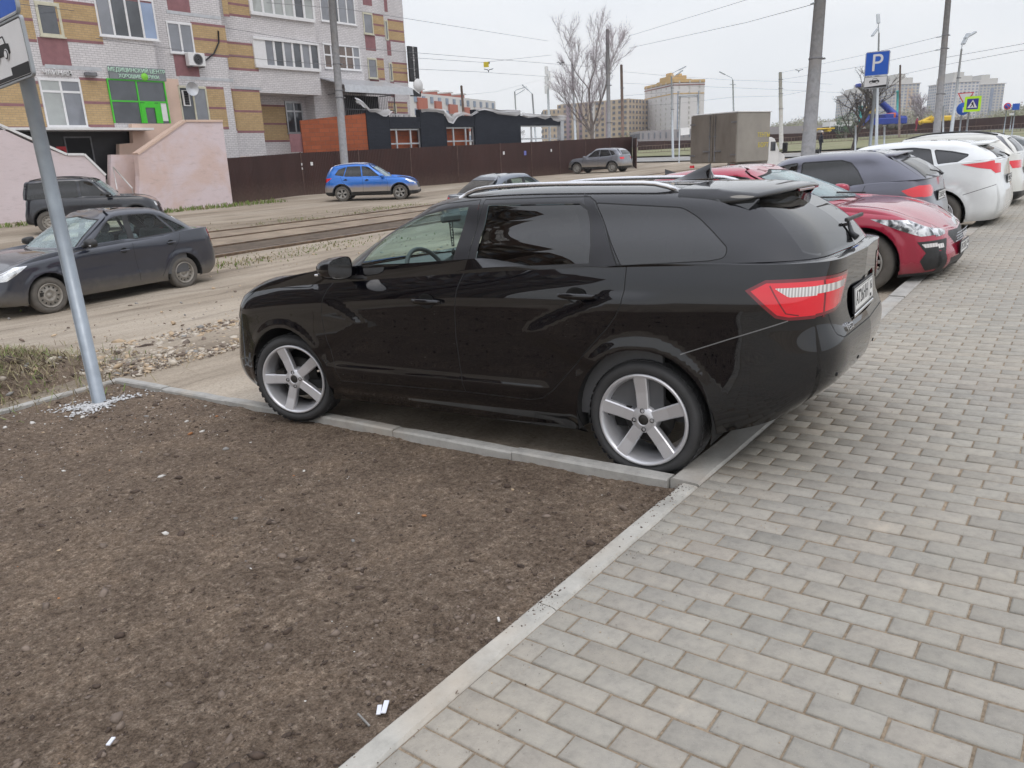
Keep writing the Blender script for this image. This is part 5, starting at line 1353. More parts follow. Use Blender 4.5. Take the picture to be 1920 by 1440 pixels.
LAC = gspec(.865, -.86, 3.43, 2.60, .31, .20,
    belt=[(-.95, 1.02), (-.5, 1.02), (0, 1.0), (.5, .975), (1.3, .95), (1.8, .93), (2.3, .90), (2.8, .83), (3.2, .74), (3.45, .64)],
    ge=[(-.6, 1.29), (-.35, 1.355), (.3, 1.42), (.8, 1.435), (1.2, 1.40), (1.4, 1.36), (1.6, 1.31)],
    g=dict(xr0=-.79, xf0=2.26, xA0=2.0, y0=.78, xr1=-.27, xf1=1.42, xA1=1.22, y1=.57, zg=[(-.9, 1.035), (-.4, 1.035), (0, 1.02), (.5, .99), (1.3, .965), (2.2, .95)], rr1=(.02, .08, .16), rr0=(.02, .08, .18)),
    wins=dict(s=[[(1.80, .985), (1.30, 1.32), (1.05, 1.36), (.96, 1.365), (1.0, 1.0)], [(.90, 1.0), (.88, 1.365), (.35, 1.355), (.22, 1.31), (.12, 1.20), (.02, 1.03)]],
              e=[(-.02, 1.065), (.62, 1.065), (.52, 1.28), (-.02, 1.31)], f=[(-.02, .99), (.70, .99), (.56, 1.33), (-.02, 1.37)], eg='glass_tint_dusty'),
    lamps_t=[('s', [(-.47, .905), (-.66, .955), (-1.2, .96), (-1.2, .80), (-.62, .81), (-.55, .84)], 'lens_red', 'tail_lamp'), ('e', [(1.2, .96), (.50, .95), (.42, .90), (.42, .84), (.52, .80), (1.2, .80)], 'lens_red', 'tail_lamp')],
    lamps_h=[('s', [(2.9, .76), (3.6, .72), (3.6, .58), (3.1, .60)], 'lamp_chrome', 'headlamp')],
    seams=[[(2.08, 1.0), (2.14, .8), (2.08, .30)], [(.98, 1.03), (1.0, .7), (.98, .30)], [(-.03, 1.06), (.02, .9), (.18, .70), (.40, .45), (.48, .30)], [(-.31, .66), (-.9, .74)]], glass='glass_tint',
    hoodx=[(2.1, .76), (2.6, .73), (3.1, .64), (3.3, .3), (3.32, 0)])
FOC = gspec(.905, -.90, 3.46, 2.648, .325, .20,
    belt=[(-1.0, 1.10), (-.6, 1.115), (-.1, 1.10), (.4, 1.05), (1.3, 1.0), (1.9, .975), (2.3, .95), (2.8, .88), (3.2, .78), (3.46, .68)],
    ge=[(-.6, 1.32), (-.35, 1.375), (.3, 1.45), (.8, 1.468), (1.25, 1.44), (1.5, 1.39), (1.7, 1.34)],
    g=dict(xr0=-.80, xf0=2.46, xA0=2.16, y0=.80, xr1=-.50, xf1=1.52, xA1=1.34, y1=.575, zg=[(-1, 1.125), (-.4, 1.125), (0, 1.105), (.5, 1.06), (1.3, 1.015), (2.3, .985)], rr1=(.02, .08, .16), rr0=(.02, .09, .20)),
    wins=dict(s=[[(1.95, 1.03), (1.42, 1.355), (1.15, 1.39), (1.02, 1.40), (1.08, 1.05)], [(1.0, 1.055), (.96, 1.40), (.45, 1.39), (.20, 1.345), (.12, 1.10)], [(.04, 1.12), (.12, 1.33), (-.12, 1.285), (-.36, 1.22), (-.22, 1.14)]],
              e=[(-.02, 1.15), (.60, 1.15), (.50, 1.33), (-.02, 1.35)], f=[(-.02, 1.02), (.72, 1.02), (.56, 1.36), (-.02, 1.41)]),
    lamps_t=[('s', [(-.28, 1.085), (-.60, 1.095), (-.74, 1.12), (-1.2, 1.09), (-1.2, .90), (-.76, .895), (-.68, .98), (-.50, 1.02)], 'lens_red', 'tail_lamp'), ('e', [(1.2, 1.09), (.56, 1.06), (.60, .92), (1.2, .90)], 'lens_red', 'tail_lamp')],
    lamps_h=[('s', [(2.9, .80), (3.6, .72), (3.6, .62), (3.2, .62)], 'lamp_chrome', 'headlamp')],
    seams=[[(2.2, 1.02), (2.26, .8), (2.2, .30)], [(1.05, 1.06), (1.08, .7), (1.05, .30)], [(.06, 1.12), (.06, .9), (.18, .72), (.40, .46), (.5, .30)], [(-.34, .62), (-.95, .80)]], glass='glass_tint',
    hoodx=[(2.3, .78), (2.8, .74), (3.2, .62), (3.34, .3), (3.36, 0)])
MUD = (.36, .31, .25)
def build_car(name, spec, pmat, label, group=None, rim=('spoke', 5, .05, .06, .4), rr=.215, tw=.20, r=None, wheelmats=None, steer=0., h=.10, rails=None, handles=None, plate_txt=None, mirrors=True, interior=False, extra=None, front_plate=None):
    car = empty(name); tag(car, label, 'car', group)
    sp = dict(spec); sp['mats'] = {'paint': pmat}
    PL, PH, PG, ob = car_body(car, sp, h)
    r = r or sp['arch_z']-.01; wm = wheelmats or dict(tyre=M['tyre_dusty'], rim=M['alloy_dusty'])
    for x in (0, sp['wb']):
        for s in (1, -1): wheel(car, x, sp['W']-.035, r, tw, rr, rim, s, wm, steer if x else 0)
    if mirrors:
        A = sp['g']['xA0']; zz = float(smooth_pl(sp['g']['zg'], A)[0])
        for s in (1, -1): mirror(car, (A-.12, s*(sp['W']+.095), zz+.085), s, pmat if mirrors is True else mirrors)
    if handles:
        for s in (1, -1):
            for i, (x, z) in enumerate(handles):
                p, n = surf_pt(PL, 's', (x, z), 0, s); door_handle(ob.get(('door', s, i+1)) or car, s, p, n, .18, pmat if not rails else M['blkplastic'], M['seam'])
    if rails:
        for s in (1, -1):
            m = MB(); pts = []
            for x in np.linspace(rails[0], rails[1], 12):
                t = (x-rails[0])/(rails[1]-rails[0]); pts.append((x, s*(sp['g']['y1']-.03), float(smooth_pl(sp['g']['ze'], x)[0])+.015+.045*min(1, 4*t*(1-t))))
            m.tube(pts, .014, 0, 6); m.build('roof_rail', rails[2], car)
    if plate_txt:
        u, v = .0, .5; zc = plate_txt[1]
        j = np.argmin(abs(PL.P[:, 0, 2]-zc)); xx = PL.P[j, 0, 0]
        plate(car, np.array([xx-.012, 0, zc]), (-1, 0, 0), plate_txt[0], region=plate_txt[2])
    if front_plate:
        zc = front_plate[1]; j = np.argmin(abs(PL.P[:, -1, 2]-zc)); xx = PL.P[j, -1, 0]
        plate(car, np.array([xx+.012, 0, zc]), (1, 0, 0), front_plate[0], region=front_plate[2])
    if interior: add_interior(car, (M['cloth_grey'], M['dash']), True, xs=(1.05, .15), belt=.93)
    else:
        m = MB(); m.box((.9, 0, .62), (1.9, 2*sp['W']-.30, .30), 0); m.box((1.75, 0, .82), (.4, 1.4, .16), 0, bevel=.05)
        for x in (1.0, .15):
            for y in (.36, -.36): m.box((x-.25, y, 1.0), (.14, .46, .50), 0, bevel=.05)
        m.build('cabin', M['dash'], car)
    if extra: extra(car, PL, PG, sp)
    return car
def set_car(car, x, y, yaw, dz=0., L=2.6):
    c, s = math.cos(yaw), math.sin(yaw)
    z0 = terr(x, y); z1 = terr(x+c*L, y+s*L); zl = terr(x+c*L/2-s*.75, y+s*L/2+c*.75); zr = terr(x+c*L/2+s*.75, y+s*L/2-c*.75)
    place_car(car, x, y, yaw, z=z0+dz, pitch=math.atan2(z1-z0, L), roll=math.atan2(zl-zr, 1.5))
def hatch_spoiler(x0, z0, ln, y, matk):
    def f(car, PL, PG, sp):
        m = MB(); V = []; F = []; ny = 13
        for i in range(ny):
            e = -1+2*i/(ny-1)
            for (dx, dz) in ((.10, .006), (-.04, .014), (-ln, .004), (-ln-.01, -.012), (-ln+.02, -.022), (-.02, -.03)): V.append((x0+dx+.06*abs(e)**3, e*y, z0+dz-.03*e*e))
        for i in range(ny-1):
            for j in range(5): F.append([i*6+j, i*6+j+1, (i+1)*6+j+1, (i+1)*6+j])
        F.append([5, 4, 3, 2, 1, 0]); F.append([(ny-1)*6+j for j in range(6)]); m.add(V, F, 0, True); m.build('spoiler', matk, car)
        w = MB(); w.tube([(sp['g']['xr0']-.03, 0, sp['g']['zg'][0][1]+.02), (sp['g']['xr0']+.02, .12, sp['g']['zg'][0][1]+.07), (sp['g']['xr0']+.06, .36, sp['g']['zg'][0][1]+.10)], [.016, .010, .008], 0, 6); w.build('wiper', M['blkplastic'], car)
    return f
P_gran = paint('dark_blue_grey_paint', (.022, .026, .040), rough=.28, dust=((.20, .18, .15), .34, .12, .75))
gran = build_car('saloon_car', SED, P_gran, 'dusty dark blue saloon car with steel wheels parked behind the leaning sign post', rim=('steel', 12), rr=.19, tw=.175,
    wheelmats=dict(tyre=M['tyre_dusty'], rim=M['steel_rim']), h=.06, handles=[(1.12, .84), (.20, .87)], mirrors=M['blkplastic'], interior=True)
P_niva = paint('black_blue_paint', (.010, .012, .020), rough=.3, dust=((.14, .13, .11), .45, .2, .5))
niva = build_car('off_road_car', NIVA, P_niva, 'black boxy off-road car parked by the pink wall behind the dark saloon', rim=('steel', 10), rr=.20, tw=.2, wheelmats=dict(tyre=M['tyre_dusty'], rim=M['steel_rim']),
    rails=(-.35, 1.1, M['blkplastic']), mirrors=M['blkplastic'])
P_creta = paint('bright_blue_paint', (.012, .16, .60), metal=.3, rough=.3, dust=(MUD, .66, .09, .95))
creta = build_car('crossover_car', CRETA, P_creta, 'bright blue crossover with mud up to its doors beside the brown fence', rim=('spoke', 5, .035, .05, .4, .12), rails=(-.3, 1.15, M['silver_rail']), handles=[(1.15, .90), (.20, .93)])
P_kap = paint('silver_grey_paint', (.22, .23, .26), metal=.5, rough=.3, dust=(MUD, .60, .16, .9))
kap = build_car('crossover_car', KAP, P_kap, 'muddy silver grey crossover at the far end of the brown fence', rim=('steel', 9), wheelmats=dict(tyre=M['tyre_dusty'], rim=M['alloy_dusty']), front_plate=('К418ТУ', .5, '16'))
P_gs = paint('grey_blue_paint', (.12, .14, .17), metal=.4, rough=.3)
gs = build_car('saloon_car', SED, P_gs, 'grey saloon seen just above the roof of the black estate car', rim=('steel', 10), rr=.19, tw=.175)
P_red = paint('cherry_red_paint', (.36, .012, .042), metal=.25, rough=.24, dust=((.20, .15, .13), .20, .14, .7))
def cer_extra(car, PL, PG, sp):
    m = MB(); m.box((0, 0, 0), (.001, .001, .001)); 
    f = MB()
    for i in range(9):
        for j in range(4):
            y = -.30+.075*i+(j % 2)*.037; z = .475+.028*j; f.tube([(3.522-.10*abs(y)**2+.0, y-.028, z), (3.530-.10*abs(y)**2, y, z+.012), (3.522-.10*abs(y)**2, y+.028, z)], .004, 0, 4)
    f.build('grille_mesh', M['lamp_chrome'], car)
    w = MB(); w.tube([(2.40, .45, 1.0), (2.33, .1, 1.03), (2.25, -.2, 1.06)], .010, 0, 6); w.tube([(2.42, -.1, .99), (2.30, -.4, 1.02), (2.18, -.62, 1.04)], .010, 0, 6); w.build('wiper', M['blkplastic'], car)
    e = MB(); e.lathe([(0, .004), (.05, .004), (.055, 0)], c=(3.44, 0, .665), ax=np.array([[0, 1.7, 0], [-.5, 0, .87], [.87, 0, .5]]), n=20); e.build('badge', M['chrome'], car)
    for s in (1, -1):
        for q in ((3.20, .70, .69), (3.30, .60, .655)):
            m = MB(); m.lathe([(0, .012), (.03, .010), (.045, 0)], c=(q[0]+.03, s*q[1], q[2]), ax=np.array([[0, 1, 0], [-.4, 0, .9], [.9, s*.35, .4]]), n=16)
            m.build('lamp_lens', M['lamp_glass'], car)
    # fin aerial on the roof
    a = MB(); a.add([(-.02, .02, 1.42), (.14, 0, 1.43), (-.02, -.02, 1.42), (-.03, 0, 1.49)], [[0, 1, 3], [1, 2, 3], [2, 0, 3]]); a.build('roof_antenna', M['gloss_black'], car)
cer = build_car('saloon_car', CER, P_red, 'cherry red saloon car parked nose towards the pavement', rim=('spoke', 10, .02, .03, .1), rr=.205, h=.055, wheelmats=dict(tyre=M['tyre_dusty'], rim=M['alloy_dusty']), extra=cer_extra, front_plate=('Р573ОА', .40, '116'), handles=[(1.3, .83), (.2, .86)])
P_lac = paint('violet_grey_paint', (.115, .118, .15), metal=.45, rough=.28, dust=((.2, .19, .18), .26, .14, .6))
lac = build_car('hatchback_car', LAC, P_lac, 'violet grey hatchback parked between the red saloon and the white hatchback', rim=('spoke', 7, .03, .04, .2), h=.055, wheelmats=dict(tyre=M['tyre'], rim=M['alloy']), handles=[(1.15, .84), (.16, .87)], plate_txt=('С260ЕМ', .78, '16'), extra=hatch_spoiler(-.20, 1.40, .19, .50, P_lac))
def visor(car, spec, pts):
    pass
P_foc = paint('white_car_paint', (.74, .76, .76), rough=.25, dust=((.35, .33, .30), .22, .12, .5))
foc = build_car('hatchback_car', FOC, P_foc, 'white hatchback with arrow shaped red tail lamp, its wheel at the kerb', rim=('spoke', 7, .035, .045, .1, .10), rr=.21, h=.055, wheelmats=dict(tyre=M['tyre_dusty'], rim=M['alloy']), handles=[(1.25, .90), (.20, .94)], plate_txt=('У905КХ', .80, '116'), extra=hatch_spoiler(-.42, 1.405, .24, .53, P_foc))
P_suv = paint('pearl_white_paint', (.66, .66, .62), rough=.28, dust=((.3, .28, .25), .3, .15, .4))
suv = build_car('crossover_car', KAP, P_suv, 'white crossover with roof rails parked beyond the white hatchback', rim=('spoke', 5, .04, .06, .3), rails=(-.3, 1.3, M['blkplastic']), plate_txt=('Н317СВ', .80, '16'))
P_sil = paint('silver_paint', (.40, .42, .43), metal=.5, rough=.3)
sil = build_car('hatchback_car', LAC, P_sil, 'silver hatchback parked beyond the white crossover, at the right edge', rim=('steel', 9))
P_blk = paint('dark_green_paint', (.02, .03, .028), rough=.3)
dk = build_car('hatchback_car', FOC, P_blk, 'dark hatchback farthest along the row of parked cars', rim=('spoke', 7, .035, .045, .1))
# ------------------------------------------------------------------ where the other cars stand
PARK = []
def perp(car, xw, y, out, wb, yawd=0.):
    """out=True: nose away from the pavement (rear axle at xw), else nose towards it (front axle at xw)"""
    if out: set_car(car, xw, y, R_(yawd), L=wb)
    else: set_car(car, xw+wb*math.cos(R_(yawd)), y-wb*math.sin(R_(-yawd))*-1, math.pi+R_(yawd), L=wb)
perp(cer, .66, -8.6, False, 2.70, 0)
perp(lac, 1.3, -11.2, True, 2.60, 0)
perp(foc, .80, -13.85, True, 2.648, 0)
perp(suv, .75, -17.2, True, 2.674, 0)
perp(sil, .9, -20.2, True, 2.6, 0)
perp(dk, 1.0, -23.0, True, 2.648, 0)
set_car(niva, 25.0, -9.5, R_(-122), L=2.45)
set_car(creta, 26.0+.52, -22.07-.67, math.atan2(-23.63+22.07, 23.98-26.0), L=2.59)
p0 = gp(1170, 323); p1 = gp(1103, 325)
kd = math.atan2(p1[1]-p0[1], p1[0]-p0[0]); set_car(kap, p0[0]+.87*math.sin(kd)+.63, p0[1]-.87*math.cos(kd)+.5, kd, L=2.674)
set_car(gs, 12.1, -15.2, R_(-100), L=2.476)
set_car(gran, 12.09+.80, -6.34+.10, math.atan2(2.46, -.28), L=2.476)
# ------------------------------------------------------------------ vertical planes and pixel-measured rectangles on them
class VPl:
    def __init__(s, p0, p1):                       # vertical plane through two ground points; +n is the side the camera is on
        s.o = np.array([p0[0], p0[1], 0.]); d = np.array([p1[0]-p0[0], p1[1]-p0[1], 0.]); s.L = np.linalg.norm(d); s.u = d/s.L
        n = np.array([-s.u[1], s.u[0], 0]); s.n = n if n @ (CAM-s.o) > 0 else -n
    def hit(s, px, py):
        p = hit_plane(px, py, s.n, s.o); return float((p-s.o) @ s.u), float(p[2])
    def w(s, a, z, off=0.): return s.o+s.u*a+s.n*off+np.array([0, 0, z])
    def rect(s, x0, x1, y0, y1):
        xm, ym = (x0+x1)/2, (y0+y1)/2
        a0 = s.hit(x0, ym)[0]; a1 = s.hit(x1, ym)[0]; z1 = s.hit(xm, y0)[1]; z0 = s.hit(xm, y1)[1]
        return min(a0, a1), max(a0, a1), z0, z1
    def ax(s): return np.array([s.u, [0, 0, 1.], s.n]) if np.cross(s.u, [0, 0, 1.]) @ s.n > 0 else np.array([-s.u, [0, 0, 1.], s.n])
    def box(s, mb, a0, a1, z0, z1, n0, n1, m=0):
        c = s.w((a0+a1)/2, (z0+z1)/2, (n0+n1)/2); mb.box(c, (abs(a1-a0), abs(z1-z0), abs(n1-n0)), m, s.ax())
def brick(name, c1, c2, mortar, bw=.25, bh=.075, ms=.012, var=.15, rot=0., off=.5, bumpy=.4):
    t = NT(name); tc_ = t.n('ShaderNodeTexCoord'); mp_ = t.n('ShaderNodeSeparateXYZ'); cb = t.n('ShaderNodeCombineXYZ')
    t.l(tc_.outputs['Object'], mp_.inputs[0])
    h = t.math('ADD', t.math('MULTIPLY', mp_.outputs[0], math.cos(rot)), t.math('MULTIPLY', mp_.outputs[1], math.sin(rot)))
    t.l(h, cb.inputs[0]); t.l(mp_.outputs[2], cb.inputs[1])
    b = t.n('ShaderNodeTexBrick'); b.offset = off; b.inputs['Scale'].default_value = 1.; b.inputs['Brick Width'].default_value = bw; b.inputs['Row Height'].default_value = bh
    b.inputs['Mortar Size'].default_value = ms; b.inputs['Mortar Smooth'].default_value = .2; b.inputs['Bias'].default_value = 0
    b.inputs['Color1'].default_value = (*c1, 1); b.inputs['Color2'].default_value = (*c2, 1); b.inputs['Mortar'].default_value = (*mortar, 1); t.l(cb.outputs[0], b.inputs['Vector'])
    v = t.coord('Object'); n = t.noise(v, .5, 6, .65); n2 = t.noise(v, 6, 4)
    c = t.mix(.8, b.outputs[0], t.ramp(n, [(.3, (1-var,)*3), (.7, (1+var*.6,)*3)]), 'MULTIPLY'); c = t.mix(.5, c, t.ramp(n2, [(.3, (.85,)*3), (.7, (1.1,)*3)]), 'MULTIPLY')
    t.set(Base_Color=c, Roughness=.9, Specular_IOR_Level=.3); t.bump(t.math('SUBTRACT', 1., b.outputs[1]), bumpy, .01); return t.mat
HP = math.pi/2
M['wbrick'] = brick('white_silicate_brick', (.68, .66, .665), (.62, .60, .61), (.42, .40, .41), rot=HP, bh=.088, ms=.011, var=.06)
M['wbrick2'] = brick('pinkish_white_brick', (.60, .53, .50), (.54, .47, .45), (.30, .26, .25), rot=HP, bh=.10, ms=.013)
M['ybrick'] = brick('yellow_brick', (.52, .37, .20), (.46, .325, .17), (.36, .28, .18), rot=HP, bh=.088, ms=.010, var=.08)
M['pbrick'] = simple('purple_brick', (.27, .135, .145), .9, var=.12, sc=4, bump=.2)
M['upvc'] = simple('white_window_plastic', (.74, .74, .75), .45, var=.05); M['cream'] = simple('cream_window_wood', (.58, .56, .44), .6, var=.1)
M['grille_iron'] = simple('grey_iron', (.18, .18, .19), .6, metal=.3, var=.2)
M['peach'] = simple('peach_plaster', (.66, .49, .40), .9, var=.10, sc=.8, bump=.15, bsc=8)
def pink_mat(name, a, b):
    t = NT(name); v = t.coord('Object'); n = t.noise(v, .45, 6, .6, .3); m = t.noise(t.coord('Object', (1, 1, 3.5)), 2.2, 6, .65)
    c = t.ramp(n, [(.42, a), (.56, b)]); c = t.mix(.6, c, t.ramp(m, [(.25, (.72, .70, .68)), (.45, (1, 1, 1)), (.8, (1.07, 1.06, 1.06))]), 'MULTIPLY')
    t.set(Base_Color=c, Roughness=.9); t.bump(m, .3, .03); return t.mat
M['pink'] = pink_mat('patched_pink_plaster', (.62, .475, .435), (.66, .56, .575)); M['pink2'] = pink_mat('pale_pink_plaster', (.64, .55, .56), (.66, .575, .59))
M['black_panel'] = simple('black_fascia', (.018, .018, .02), .5, var=.2); M['dark'] = simple('dark_opening', (.006, .006, .007), .8, var=0)
M['tin'] = simple('sheet_metal', (.52, .53, .55), .4, metal=.6, var=.1); M['white_metal'] = simple('white_sheet', (.72, .72, .72), .5, var=.05)
M['green_frame'] = simple('bright_green_frame', (.06, .52, .03), .4, var=.05)
def pane_mat(name, base, refl_rough=.03, var=.3):
    t = NT(name); v = t.coord('Object'); n = t.noise(v, .9, 3, .5, .3)
    t.set(Base_Color=t.ramp(n, [(.38, tuple(x*(1-var) for x in base)), (.62, tuple(min(1, x*(1+var)) for x in base))]), Roughness=refl_rough, Specular_IOR_Level=.8, IOR=1.6); return t.mat
M['pane'] = pane_mat('window_pane', (.055, .06, .07)); M['pane_grey'] = pane_mat('curtained_pane', (.20, .21, .235), var=.15); M['pane_pale'] = pane_mat('blinds_pane', (.36, .38, .37), var=.12)
M['pane_brown'] = pane_mat('brown_pane', (.10, .065, .05)); M['pane_blue'] = pane_mat('sky_blue_pane', (.26, .34, .50), var=.1)
def window(pl_, parent, x0, x1, y0, y1, panes=2, transom=None, frame=None, mats=('pane',), fw=.07, depth=.12, label=None, sill=True, extra=None):
    a0, a1, z0, z1 = pl_.rect(x0, x1, y0, y1); fm = frame or 'upvc'
    mb = MB(); d0, d1 = -.03, .035
    for q in ((a0, a0+fw, z0, z1), (a1-fw, a1, z0, z1), (a0+fw, a1-fw, z1-fw, z1), (a0+fw, a1-fw, z0, z0+fw)): pl_.box(mb, *q, d0, d1)
    for i in range(1, panes):
        a = a0+(a1-a0)*i/panes; pl_.box(mb, a-fw*.6, a+fw*.6, z0+fw, z1-fw, d0, d1-.003)
    if transom: zt = z0+(z1-z0)*transom; pl_.box(mb, a0+fw, a1-fw, zt-fw*.6, zt+fw*.6, d0, d1-.006)
    if sill: pl_.box(mb, a0-.04, a1+.04, z0-.05, z0, -.03, .09)
    if sill: pl_.box(mb, a0-.02, a1+.02, z1, z1+.035, -.03, .012)
    w = mb.build('window', M[fm], parent); 
    if label: w['label'] = label
    g = MB(); k = len(mats)
    for i in range(panes):
        b0, b1 = a0+(a1-a0)*i/panes, a0+(a1-a0)*(i+1)/panes
        pl_.box(g, b0, b1-.001, z0, z1, -.025, .004, i % k)
    g.build('pane', [M[m] for m in mats], w)
    return w
def panel(mb, pl_, x0, x1, y0, y1, m, d=.006, stripes=True, pm=2):
    a0, a1, z0, z1 = pl_.rect(x0, x1, y0, y1); pl_.box(mb, a0, a1, z0, z1, -.01, d, m)
    if stripes:
        h = z1-z0
        for z in (z1, z0+h*.5, z0): pl_.box(mb, a0, a1, z-.055, z+.055, -.01, d+.004, pm)
blk = empty('apartment_building', (34, -25, 0))
tag(blk, 'white brick apartment block with yellow and purple brick panels on the left', 'building')
bi = Matrix.Translation((-34, 25, 0))
def bpart(o): o.data.transform(bi); return o
SECT = [('A', 33.3, (-260, 100), (297, 140)), ('B', 33.9, (297, 140), (425, 110)), ('C', 34.4, (425, 110), (596, 110)), ('D', 35.1, (596, 110), (680, 110)), ('E', 36.1, (680, 110), (721, 110)), ('F', 37.2, (721, 110), (762, 110))]
PLN = {}; wall = MB(); yprev = None
for k, X0, l, r_ in SECT:
    p = VPl((X0, 0), (X0, -60)); PLN[k] = p
for i, (k, X0, l, r_) in enumerate(SECT):
    p = PLN[k]; a0 = p.hit(*l)[0] if i == 0 else yend; a1 = p.hit(*r_)[0]; yend = a1
    if k == 'C':                                  # wall with a recessed loggia low down and a raised ledge
        ra0, ra1, rz0, rz1 = p.rect(491, 602, 176, 262); ra1 = a1-.01
        p.box(wall, a0, ra0, -1.2, rz1, -14, 0, 0); p.box(wall, a0, a1, rz1, 26, -14, 0, 0); p.box(wall, ra0, a1, -1.2, rz0-1.0, -14, -.002, 0)
        p.box(wall, ra0, a1, rz0-1.0, rz1, -14, -1.5, 0); log = (ra0, a1, rz0-1.0, rz1)
    else: p.box(wall, a0, a1, -1.2, 26, -14, 0, 0)
    p.a0, p.a1 = a0, a1
pA, pB, pC, pD, pE, pF = [PLN[c] for c in 'ABCDEF']
for (p, *q) in ((pA, 108, 187, 6, 77), (pA, -60, 80, 152, 240), (pA, 157, 207, 149, 236), (pB, 362, 425, 47, 103), (pB, 390, 424, 165, 240), (pC, 426, 467, -12, 29), (pC, 426, 482, 82, 130), (pC, 440, 491, 170, 247), (pC, 426, 440, 168, 243),
                (pE, 700, 720, 28, 66), (pE, 707, 720.5, 111, 148), (pF, 728, 757, 39, 77), (pF, 736, 764, 119, 153), (pF, 722, 764, 192, 211), (pB, 414, 425, -50, 28), (pA, -80, 60, -10, 70)):
    panel(wall, p, *q, 1)
for (p, *q) in ((pA, 75, 130, 72, 124), (pB, 328, 372, 104, 144), (pB, 310, 352, -50, 22), (pC, 544, 570, 251, 285), (pE, 685, 704, 66, 95), (pE, 694, 711, 149, 161), (pF, 725.5, 733, 77, 104), (pF, 732.5, 740, 154, 182), (pE, 679, 696, -30, 10), (pF, 719, 725, -30, 22), (pA, 200, 280, -30, 1)):
    panel(wall, p, *q, 2, stripes=False)
# grey concrete bands and plinth
for (p, x0, x1, y) in ((pA, 85, 190, 127), (pB, 337, 437, 148), (pB, 313, 414, 28), (pC, 440, 490, 166)):
    a0, a1, z0, z1 = p.rect(x0, x1, y-2, y+2); p.box(wall, a0, a1, (z0+z1)/2-.07, (z0+z1)/2+.07, -.01, .01, 3)
a0, a1, z0, z1 = pC.rect(430, 572, 285, 296); pC.box(wall, pB.a0, pC.a1, -1.2, z0+.1, .01, .05, 4)
a0, a1, z0, z1 = pA.rect(308, 345, 145, 232); pB.box(wall, pB.a0+.02, pB.hit(340, 190)[0], z0, z1, .0, .012, 5)
# inside of the loggia
lp = VPl((34.4+1.49, 0), (34.4+1.49, -60)); a0, a1, z0, z1 = lp.rect(494, 570, 190, 247); lp.box(wall, log[0]+.05, log[1]-.3, log[2]+1.0, log[3]-.5, -.01, .006, 1)
for z in (log[2]+1.0, log[2]+1.9, log[3]-.5): lp.box(wall, log[0]+.05, log[1]-.3, z-.05, z+.05, -.01, .01, 2)
wo = bpart(wall.build('wall', [M['wbrick'], M['ybrick'], M['pbrick'], M['tin'], M['peach'], M['peach']], blk))
def W_(*a, **k):
    w = window(*a, **k); w.data.transform(bi); w.children[0].data.transform(bi); return w
W_(pA, blk, 70, 115, 6, 68, 1, frame='cream', mats=('pane',), fw=.10)
W_(pA, blk, 181, 291, -6, 71, 4, None, mats=('pane_grey', 'pane', 'pane', 'pane_blue'))
W_(pA, blk, 80, 157, 149, 238, 2, .74, mats=('pane_pale', 'pane_grey'))
W_(pB, blk, 315, 362, 43, 100, 2, mats=('pane_grey',))
W_(pB, blk, 338, 390, 163, 228, 2, mats=('pane', 'pane_grey'), frame='cream')
lp.o = lp.o+lp.n*.03; W_(lp, blk, 537, 568, 191, 250, 2, .70, mats=('pane',), frame='tin')
W_(pD, blk, 600, 665, -8, 43, 4, mats=('pane_grey', 'pane', 'pane_grey'))
W_(pD, blk, 607, 675, 85, 130, 5, .55, mats=('pane_brown', 'pane_grey', 'pane_brown'))
for q in ((681, 699, 25, 64), (690, 707, 110, 147)): W_(pE, blk, *q, 1, mats=('pane_grey',), frame='cream')
for q in ((721.5, 727.5, 38, 75), (730, 736, 118, 152), (738, 743, 196, 212)): W_(pF, blk, *q, 1, mats=('pane_grey',), frame='cream', sill=False)
# upper storeys beyond the frame keep the same rhythm
for p, x0, x1, n in ((pB, 310, 356, 2), (pD, 594, 658, 4)):
    a0, a1, z0, z1 = p.rect(x0, x1, -40, 10)
def balcony(p, x0, x1, y0, y1, panes, solid, mats):
    a0, a1, z0, z1 = p.rect(x0, x1, y0, y1); mb = MB(); D = .10
    p.box(mb, a0, a1, z1-.08, z1+.06, .0, .16); p.box(mb, a0, a1, z0-.10, z0+.06, .0, .14)
    s0 = a0+(a1-a0)*solid; p.box(mb, a0, s0, z0+.06, z1-.08, 0, D-.002); n = panes
    for i in range(n+1): a = s0+(a1-s0)*i/n; p.box(mb, a-.06, a+.06, z0+.06, z1-.08, 0, D)
    b = bpart(mb.build('balcony', M['upvc'] if panes > 5 else M['cream'], blk)); g = MB()
    for i in range(n): q0, q1 = s0+(a1-s0)*i/n, s0+(a1-s0)*(i+1)/n; p.box(g, q0, q1-.001, z0, z1-.02, -.01, .05, i % len(mats))
    bpart(g.build('pane', [M[m] for m in mats], b))
balcony(pC, 475, 596, 77, 127, 6, .16, ['pane_grey', 'pane'])
balcony(pC, 466, 585, -14, 31, 6, .03, ['pane_pale', 'pane_pale', 'pane_pale', 'pane_pale', 'pane', 'pane_pale'])
